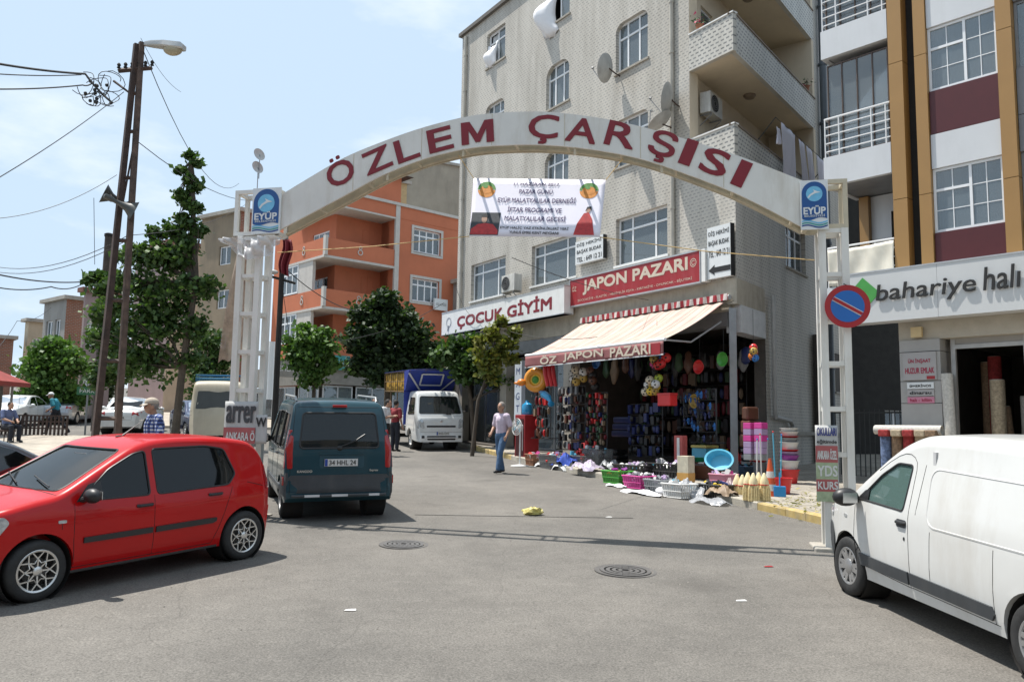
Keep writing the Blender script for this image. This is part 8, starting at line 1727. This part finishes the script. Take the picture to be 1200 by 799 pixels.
# inflatables hung at the awning's left end
P = TP(628, 445, 1.75); t = thing('inflatable_ring', 'orange inflatable duck swimming ring hung under the awning end', 'inflatable', P, R(170)); Mx = Matrix.Rotation(R(-90), 4, 'X') @ Matrix.Rotation(R(8), 4, 'Y')
def torus(R_, r, M, n=28, m=12): return MB().lathe([(R_ + r * math.cos(2 * math.pi * i / m), r * math.sin(2 * math.pi * i / m)) for i in range(m)], n, M, close=True)
torus(.24, .11, Mx).build('ring', mat('inflatable_orange', (.65, .26, .015), .25, coat=.4, var=.06), t, smooth=180); hd = MB(); hd.ball((.40, .06, -.08), (.12, .10, .10), 16, 10); hd.ball((.52, .06, -.10), (.09, .05, .04), 12, 8); hd.build('duck_head', mat('inflatable_orange2', (.65, .20, .02), .3), t)
torus(.13, .05, Mx, 24, 10).build('seat_ring', mat('inflatable_yellow', (.66, .40, .03), .3), t, smooth=180); MB().ball((0, .02, .0), (.11, .05, .12), 14, 8).build('green_seat', mat('inflatable_green', (.06, .25, .03), .4, var=.5, vs=30), t); MB().tube([(0, 0, .34), (0, 0, .7)], .006, 4).build('string', M_wire, t)
P = TP(642, 438, 1.7); t = thing('inflatable_mattress', 'rolled red inflatable mattress hanging beside the orange ring', 'inflatable', P, R(170)); mb = MB()
for k in range(3): mb.tube([(-.12 + k * .11, 0, .34), (-.15 + k * .11, .02, 0), (-.22 + k * .11, 0, -.34)], [.05, .065, .05], 10)
mb.build('air_tubes', mat('inflatable_red', (.50, .02, .03), .3, coat=.4), t)['kind'] = 'stuff'
P = TP(640, 464, 1.7); t = thing('inflatable_toy', 'bright blue inflatable dolphin hanging under the orange ring', 'inflatable', P, TR); mb = MB(); limb(mb, [(.22, 0, .10), (.08, 0, .04), (-.10, 0, -.04), (-.22, 0, -.16)], [.06, .11, .09, .04]); mb.ball((.26, 0, .12), (.10, .04, .03), 10, 6); mb.ball((-.24, 0, -.22), (.04, .12, .08), 10, 6); part('body', remeshed(mb, .012, 2), mat('inflatable_blue', (.02, .25, .48), .28, coat=.4), t)
# bunches of balls
def bunch(label, px, py, y, spots, cols, r=.10):
    P = TP(px, py, y); t = thing('ball_bunch', label, 'balls', P, TR)
    for k, ((dx, dz), c) in enumerate(zip(spots, cols)):
        dy = .08 * math.sin(k * 2.3); b = MB().ball((-dx * r, dy, dz * r), r, 18, 12).build('ball', pal.get(c) or mat('ball_' + c, {'gold': (.42, .28, .06), 'cream': (.55, .48, .36), 'lime': (.36, .45, .04)}[c], .35, var=.15, vs=14), t, smooth=180)
        q = MB()
        for j in range(5): a = j * 1.257 + k; q.ball((-dx * r + r * .62 * math.cos(a), dy + r * .72, dz * r + r * .62 * math.sin(a)), r * .22, 6, 4)
        q.build('patches', M_ink, b)['kind'] = 'stuff'
    MB().tube([(0, 0, .1), (0, .0, .95)], .006, 4).build('string', M_wire, t)
bunch('left bunch of cream and gold balls hanging under the awning', 677, 441, 1.2, [(-1.5, .6), (-.2, 1.4), (.9, .9), (-1.0, -.6), (.2, -.3), (1.4, -.4), (.3, -1.2), (1.7, .9), (-.4, .5)], ['white', 'cream', 'cream', 'white', 'cream', 'gold', 'gold', 'white', 'cream'], .12)
bunch('right bunch of yellow, white and gold balls hanging under the awning', 765, 452, 1.3, [(-1.6, .3), (-.4, 1.3), (1.1, 1.7), (-2.0, -1.3), (-.6, -1.2), (.4, -.2), (1.7, .3), (.3, -1.2), (-.5, .2)], ['white', 'cream', 'lime', 'cream', 'yellow', 'yellow', 'white', 'gold', 'gold'], .105)
bunch('upper bunch of yellow, blue and red balls behind the right bunch', 770, 420, .9, [(-1.2, 1), (.4, 1.4), (1.2, .2), (-.4, -.2), (.4, -1.4), (-1.4, -1), (1.8, -1.2), (2.4, 0)], ['yellow', 'blue', 'blue', 'gold', 'red', 'pink', 'red', 'red'], .12)
bunch('bunch of red and blue balls hanging at the corner right of the column', 883, 412, .25, [(0, 1), (.6, 0), (-.6, 0), (0, -1.2), (.6, -1.6)], ['red', 'gold', 'red', 'orange', 'blue'], .09)
bunch('dark patterned balls beside the left bunch', 695, 445, 1.0, [(0, 1), (.5, -.2), (0, -1.4), (-.6, 2.0)], ['black', 'brown', 'black', 'brown'], .12)
P = TP(782, 468, 1.25); t = thing('cool_box', 'red plastic box hanging below the right bunch of balls', 'box', P, TR); MB().box(-.21, .21, -.12, .12, -.15, .15).build('box', M_red, t, smooth=None, bevel=.02); MB().box(-.22, .22, -.13, .13, .09, .15).build('lid', mat('lid_red', (.5, .03, .03), .35), t, smooth=None, bevel=.01)
MB().tube([(0, 0, .15), (0, 0, .8)], .006, 4).build('string', M_wire, t)
# racks of small hanging goods
def rack(label, x0, x1, y, z0, z1, cols, seed, rows=6, n=12, name='goods_rack', shape='box'):
    t = thing(name, label, 'display rack', TF @ Vector(((x0 + x1) / 2, y, z0)), TR); w = x1 - x0; h = z1 - z0; r_ = np.random.default_rng(seed); mb = MB()
    for x in (-w / 2, w / 2): mb.tube([(x, 0, 0), (x, 0, h)], .018, 5); mb.tube([(x, -.3, 0), (x, .2, 0)], .018, 5)
    for k in range(rows + 1): mb.tube([(-w / 2, 0, h * k / rows), (w / 2, 0, h * k / rows)], .012, 4)
    mb.build('frame', mat('rack_dark', (.05, .05, .052), .6), t)
    for k in range(rows):
        for j in range(n):
            m_ = pal[cols[int(r_.integers(len(cols)))]]; cx = -w / 2 + w * (j + .5) / n + r_.normal(0, .022); cz = h * (k + .5) / rows + r_.normal(0, .025); s_ = w / n * .42; hh = h / rows * r_.uniform(.30, .44); dy = r_.uniform(.03, .14)
            q = MB()
            if shape == 'sandal': q.ball((cx, dy, cz), (s_ * .8, .025, hh), 8, 6); q.tube([(cx - s_ * .7, dy + .03, cz), (cx, dy + .07, cz + hh * .3), (cx + s_ * .7, dy + .03, cz)], .008, 4)
            elif r_.random() < .5: q.ball((cx, dy, cz), (s_, .05, hh), 8, 6)
            else: q.box(cx - s_, cx + s_, dy - .04, dy + .04, cz - hh, cz + hh)
            q.build('hanging_item' if shape != 'sandal' else 'sandal', m_, t, smooth=40)
dk = ['black', 'navy', 'brown', 'grey', 'black', 'black', 'wine']
rack('rack of red and patterned bags behind the tubs, left of the three racks', 5.75, 6.4, 1.2, 1.75, 3.25, ['wine', 'black', 'brown', 'black', 'tan', 'red'], 1, 5, 8)
rack('tall rack of dark small goods, middle of the three racks', 4.55, 5.65, .9, 1.45, 3.2, dk, 2, 7, 11); rack('rack of colourful small goods low behind the clear tubs', 3.75, 4.5, .8, 1.4, 3.0, ['wine', 'dull_green', 'tan', 'navy', 'black', 'black', 'brown', 'red'], 3, 9, 11)
rack('low rack of navy goods inside the shop opening', 2.4, 3.6, .1, 1.35, 2.7, ['navy', 'black', 'black', 'navy', 'black'], 4, 5, 9); rack('rack of blue sandals left of the steel column', .35, .95, .35, 1.75, 3.0, ['navy', 'navy', 'blue', 'black', 'black'], 5, 5, 6, 'sandal_rack', 'sandal')
rack('rack of light blue sandals beside the dark sandal rack', 1.05, 1.55, .2, 2.1, 2.95, ['blue', 'blue', 'navy', 'black'], 6, 3, 6, 'sandal_rack', 'sandal'); rack('shelf of dim goods deep inside the shop', 2.0, 6.2, -2.6, 1.5, 4.2, ['brown', 'black', 'wine', 'navy', 'black', 'dull_green', 'tan', 'black'], 7, 6, 24); 
ords = ['first', 'second', 'third', 'fourth', 'fifth', 'sixth', 'seventh', 'eighth', 'ninth', 'tenth', 'eleventh', 'twelfth', 'thirteenth', 'fourteenth', 'fifteenth', 'sixteenth']
# clothes and bags hung along the ceiling line
r_ = np.random.default_rng(21)
for k in range(16):
    x = .6 + k * .36 + r_.normal(0, .05); y = -.5 - r_.random() * .8; mname = ['black', 'brown', 'wine red', 'navy', 'tan', 'grey', 'black', 'dull green'][int(r_.integers(8))]; m_ = pal[mname.replace(' red', '').replace(' ', '_')]; L_ = r_.uniform(.4, .9)
    t = thing('hanging_goods', f'{mname} bag of goods hung from the shop ceiling, {ords[k]} counting from the steel column', 'hanging goods', TF @ Vector((x, y, 4.55 - .2)), TR, 'bags hung inside the shop front'); MB().tube([(0, 0, 0), (0, 0, -.25)], .005, 4).build('string', M_wire, t)
    q = MB(); q.ball((0, 0, -.25 - L_ / 2), (.14, .08, L_ / 2), 10, 8); q.v = [(vx * (1 + .25 * math.sin(vz * 17)), vy, vz) for vx, vy, vz in q.v]; q.build('bag', m_, t)
for k, (px, py, c) in enumerate(((848, 421, 'green'), (820, 430, 'red'), (815, 470, 'gold'), (700, 425, 'blue'))):
    P = TP(px, py, .3); t = thing('hanging_disc', ['green round toy hanging left of the steel column', 'dark red round basin hanging in the shop mouth', 'gold round tray hanging in the shop mouth', 'blue round basin hanging over the racks'][k], 'hanging toy', P, TR); MB().lathe([(0, -.03), (.1, -.02), (.16, .05), (.17, .05), (.1, -.04), (0, -.05)], 20, Matrix.Rotation(R(-90), 4, 'X')).build('disc', pal.get(c) or MATS['ball_gold'], t); MB().tube([(0, 0, .15), (0, 0, .7)], .005, 4).build('string', M_wire, t)
# blue stretch of dark folding chairs/bags in the shop mouth
for k, (px, py, w, h, c, lab) in enumerate(((735, 500, .9, .55, 'navy', 'dark blue travel bag pile low in the shop opening'), (722, 535, .7, .4, 'black', 'black boxes pile behind the green basket'), (880, 500, .35, .9, 'brown', 'tall brown carton right of the steel column'))):
    P = TP(px, py, -.1 if k < 2 else .3); t = thing('goods_pile', lab, 'pile of goods', P, TR)
    for j in range(3): MB().box(-w / 2 + .05 * j, w / 2 - .04 * j, -.2, .2, -h / 2 + j * h / 3, -h / 2 + (j + 1) * h / 3 - .01).build('bundle', pal[c], t, smooth=None, bevel=.04)
# ================================================================ goods outside the carpet shop
BF = frame_of(bah); BR = bah.rotation_euler.z
def BP(px, py, y): x, z = local(bah, px, py, y); return BF @ Vector((x, y, z))
M_c1 = mat('carpet_red', (.28, .03, .03), .9, var=.5, vs=22); M_c2 = mat('carpet_beige', (.36, .29, .20), .9, var=.35, vs=26); M_c3 = mat('carpet_blue', (.10, .14, .24), .9, var=.6, vs=18); M_c4 = mat('carpet_brown', (.20, .13, .08), .9, var=.4, vs=24); M_c5 = mat('carpet_white', (.50, .48, .44), .9, var=.2, vs=24)
def roll(label, x, y, z0, L_, r, m_, lean=0, horiz=False):
    t = thing('carpet_roll', label, 'carpet roll', BF @ Vector((x, y, z0)), BR); sp = []
    for i in range(60):
        a = i * .5; q = r * (1 - .9 * i / 60); sp.append((q * math.cos(a), q * math.sin(a)))
    M = Matrix.Rotation(lean, 4, 'Y') if not horiz else Matrix.Rotation(R(90), 4, 'Y'); mb = MB(); mb.lathe([(r * .98, 0), (r, .02), (r, L_ - .02), (r * .98, L_), (r * .2, L_ - .01), (r * .2, .3)], 24, M, open=True); mb.build('roll', m_, t)
    MB().tube([M @ Vector((a, b, L_ + .004)) for a, b in sp], .004, 3).build('spiral_edge', M_c5, t)
for k, (x, m_, lab) in enumerate(((-1.30, M_c3, 'blue and white patterned carpet roll at the left end of the rolls'), (-1.52, M_c4, 'brown patterned carpet roll second from the left'), (-1.74, M_c1, 'red patterned carpet roll in the middle of the rolls'), (-1.96, M_c2, 'beige carpet roll second from the right'), (-2.18, M_c4, 'brown carpet roll at the right end of the rolls'))): roll(lab, x, .22, .85, 1.12, .105, m_)
roll('cream carpet roll lying across the tops of the upright rolls', -2.35, .22, 2.10, 1.25, .09, M_c5, horiz=True)
for k, x in enumerate((-1.32, -1.56, -1.78, -2.0, -2.2)): 
    t = thing('wrapped_roll', ['red end of a wrapped carpet at the left of the upper row', 'beige end of a wrapped carpet second in the upper row', 'red end of a wrapped carpet in the middle of the upper row', 'beige end of a wrapped carpet fourth in the upper row', 'brown end of a wrapped carpet at the right of the upper row'][k], 'carpet roll', BF @ Vector((x, .30, 2.0)), BR); MB().box(-.1, .1, -.1, .1, -.03, .10).build('wrapping', (M_c1, M_c2, M_c1, M_c2, M_c4)[k], t, smooth=None, bevel=.02)
roll('tall white carpet roll leaning in the shop doorway', -2.42, -.05, .87, 2.3, .10, M_c5, .02); roll('brown carpet roll standing deep inside the doorway', -2.62, -1.5, .87, 2.6, .12, M_c4); roll('red carpet roll behind the white one', -2.78, -1.4, .87, 2.7, .12, M_c1); roll('patterned beige carpet roll inside the shop', -3.0, -.8, .87, 2.2, .13, M_c2); roll('brown carpet roll leaning inside the shop', -3.15, -1.0, .87, 1.7, .13, M_c4, .08); roll('cream carpet roll at the back of the shop', -3.35, -1.3, .87, 1.9, .12, M_c5)
roll('pale carpet roll at the right door frame', -3.62, -.2, .87, 1.9, .09, M_c5, -.06)
# dry leaves swept along the kerb by the arch post
lm = MB(); r_ = np.random.default_rng(8)
for k in range(170):
    c = P3(935 + r_.normal(0, 22), 590 + r_.normal(0, 7)); c.z += .01; a = Vector(r_.normal(0, .035, 3)); b = Vector(r_.normal(0, .035, 3)); a.z = abs(a.z) * .4; b.z = abs(b.z) * .4; lm.add([c, c + a, c + a + b, c + b], [(0, 1, 2, 3)])
tag(lm.build('dry_leaves', leaf_mat('dry_leaf', (.16, .17, .05), (.42, .34, .14)), None, smooth=None), 'dry and green leaves scattered on the pavement behind the arch post', 'leaves', kind='stuff')
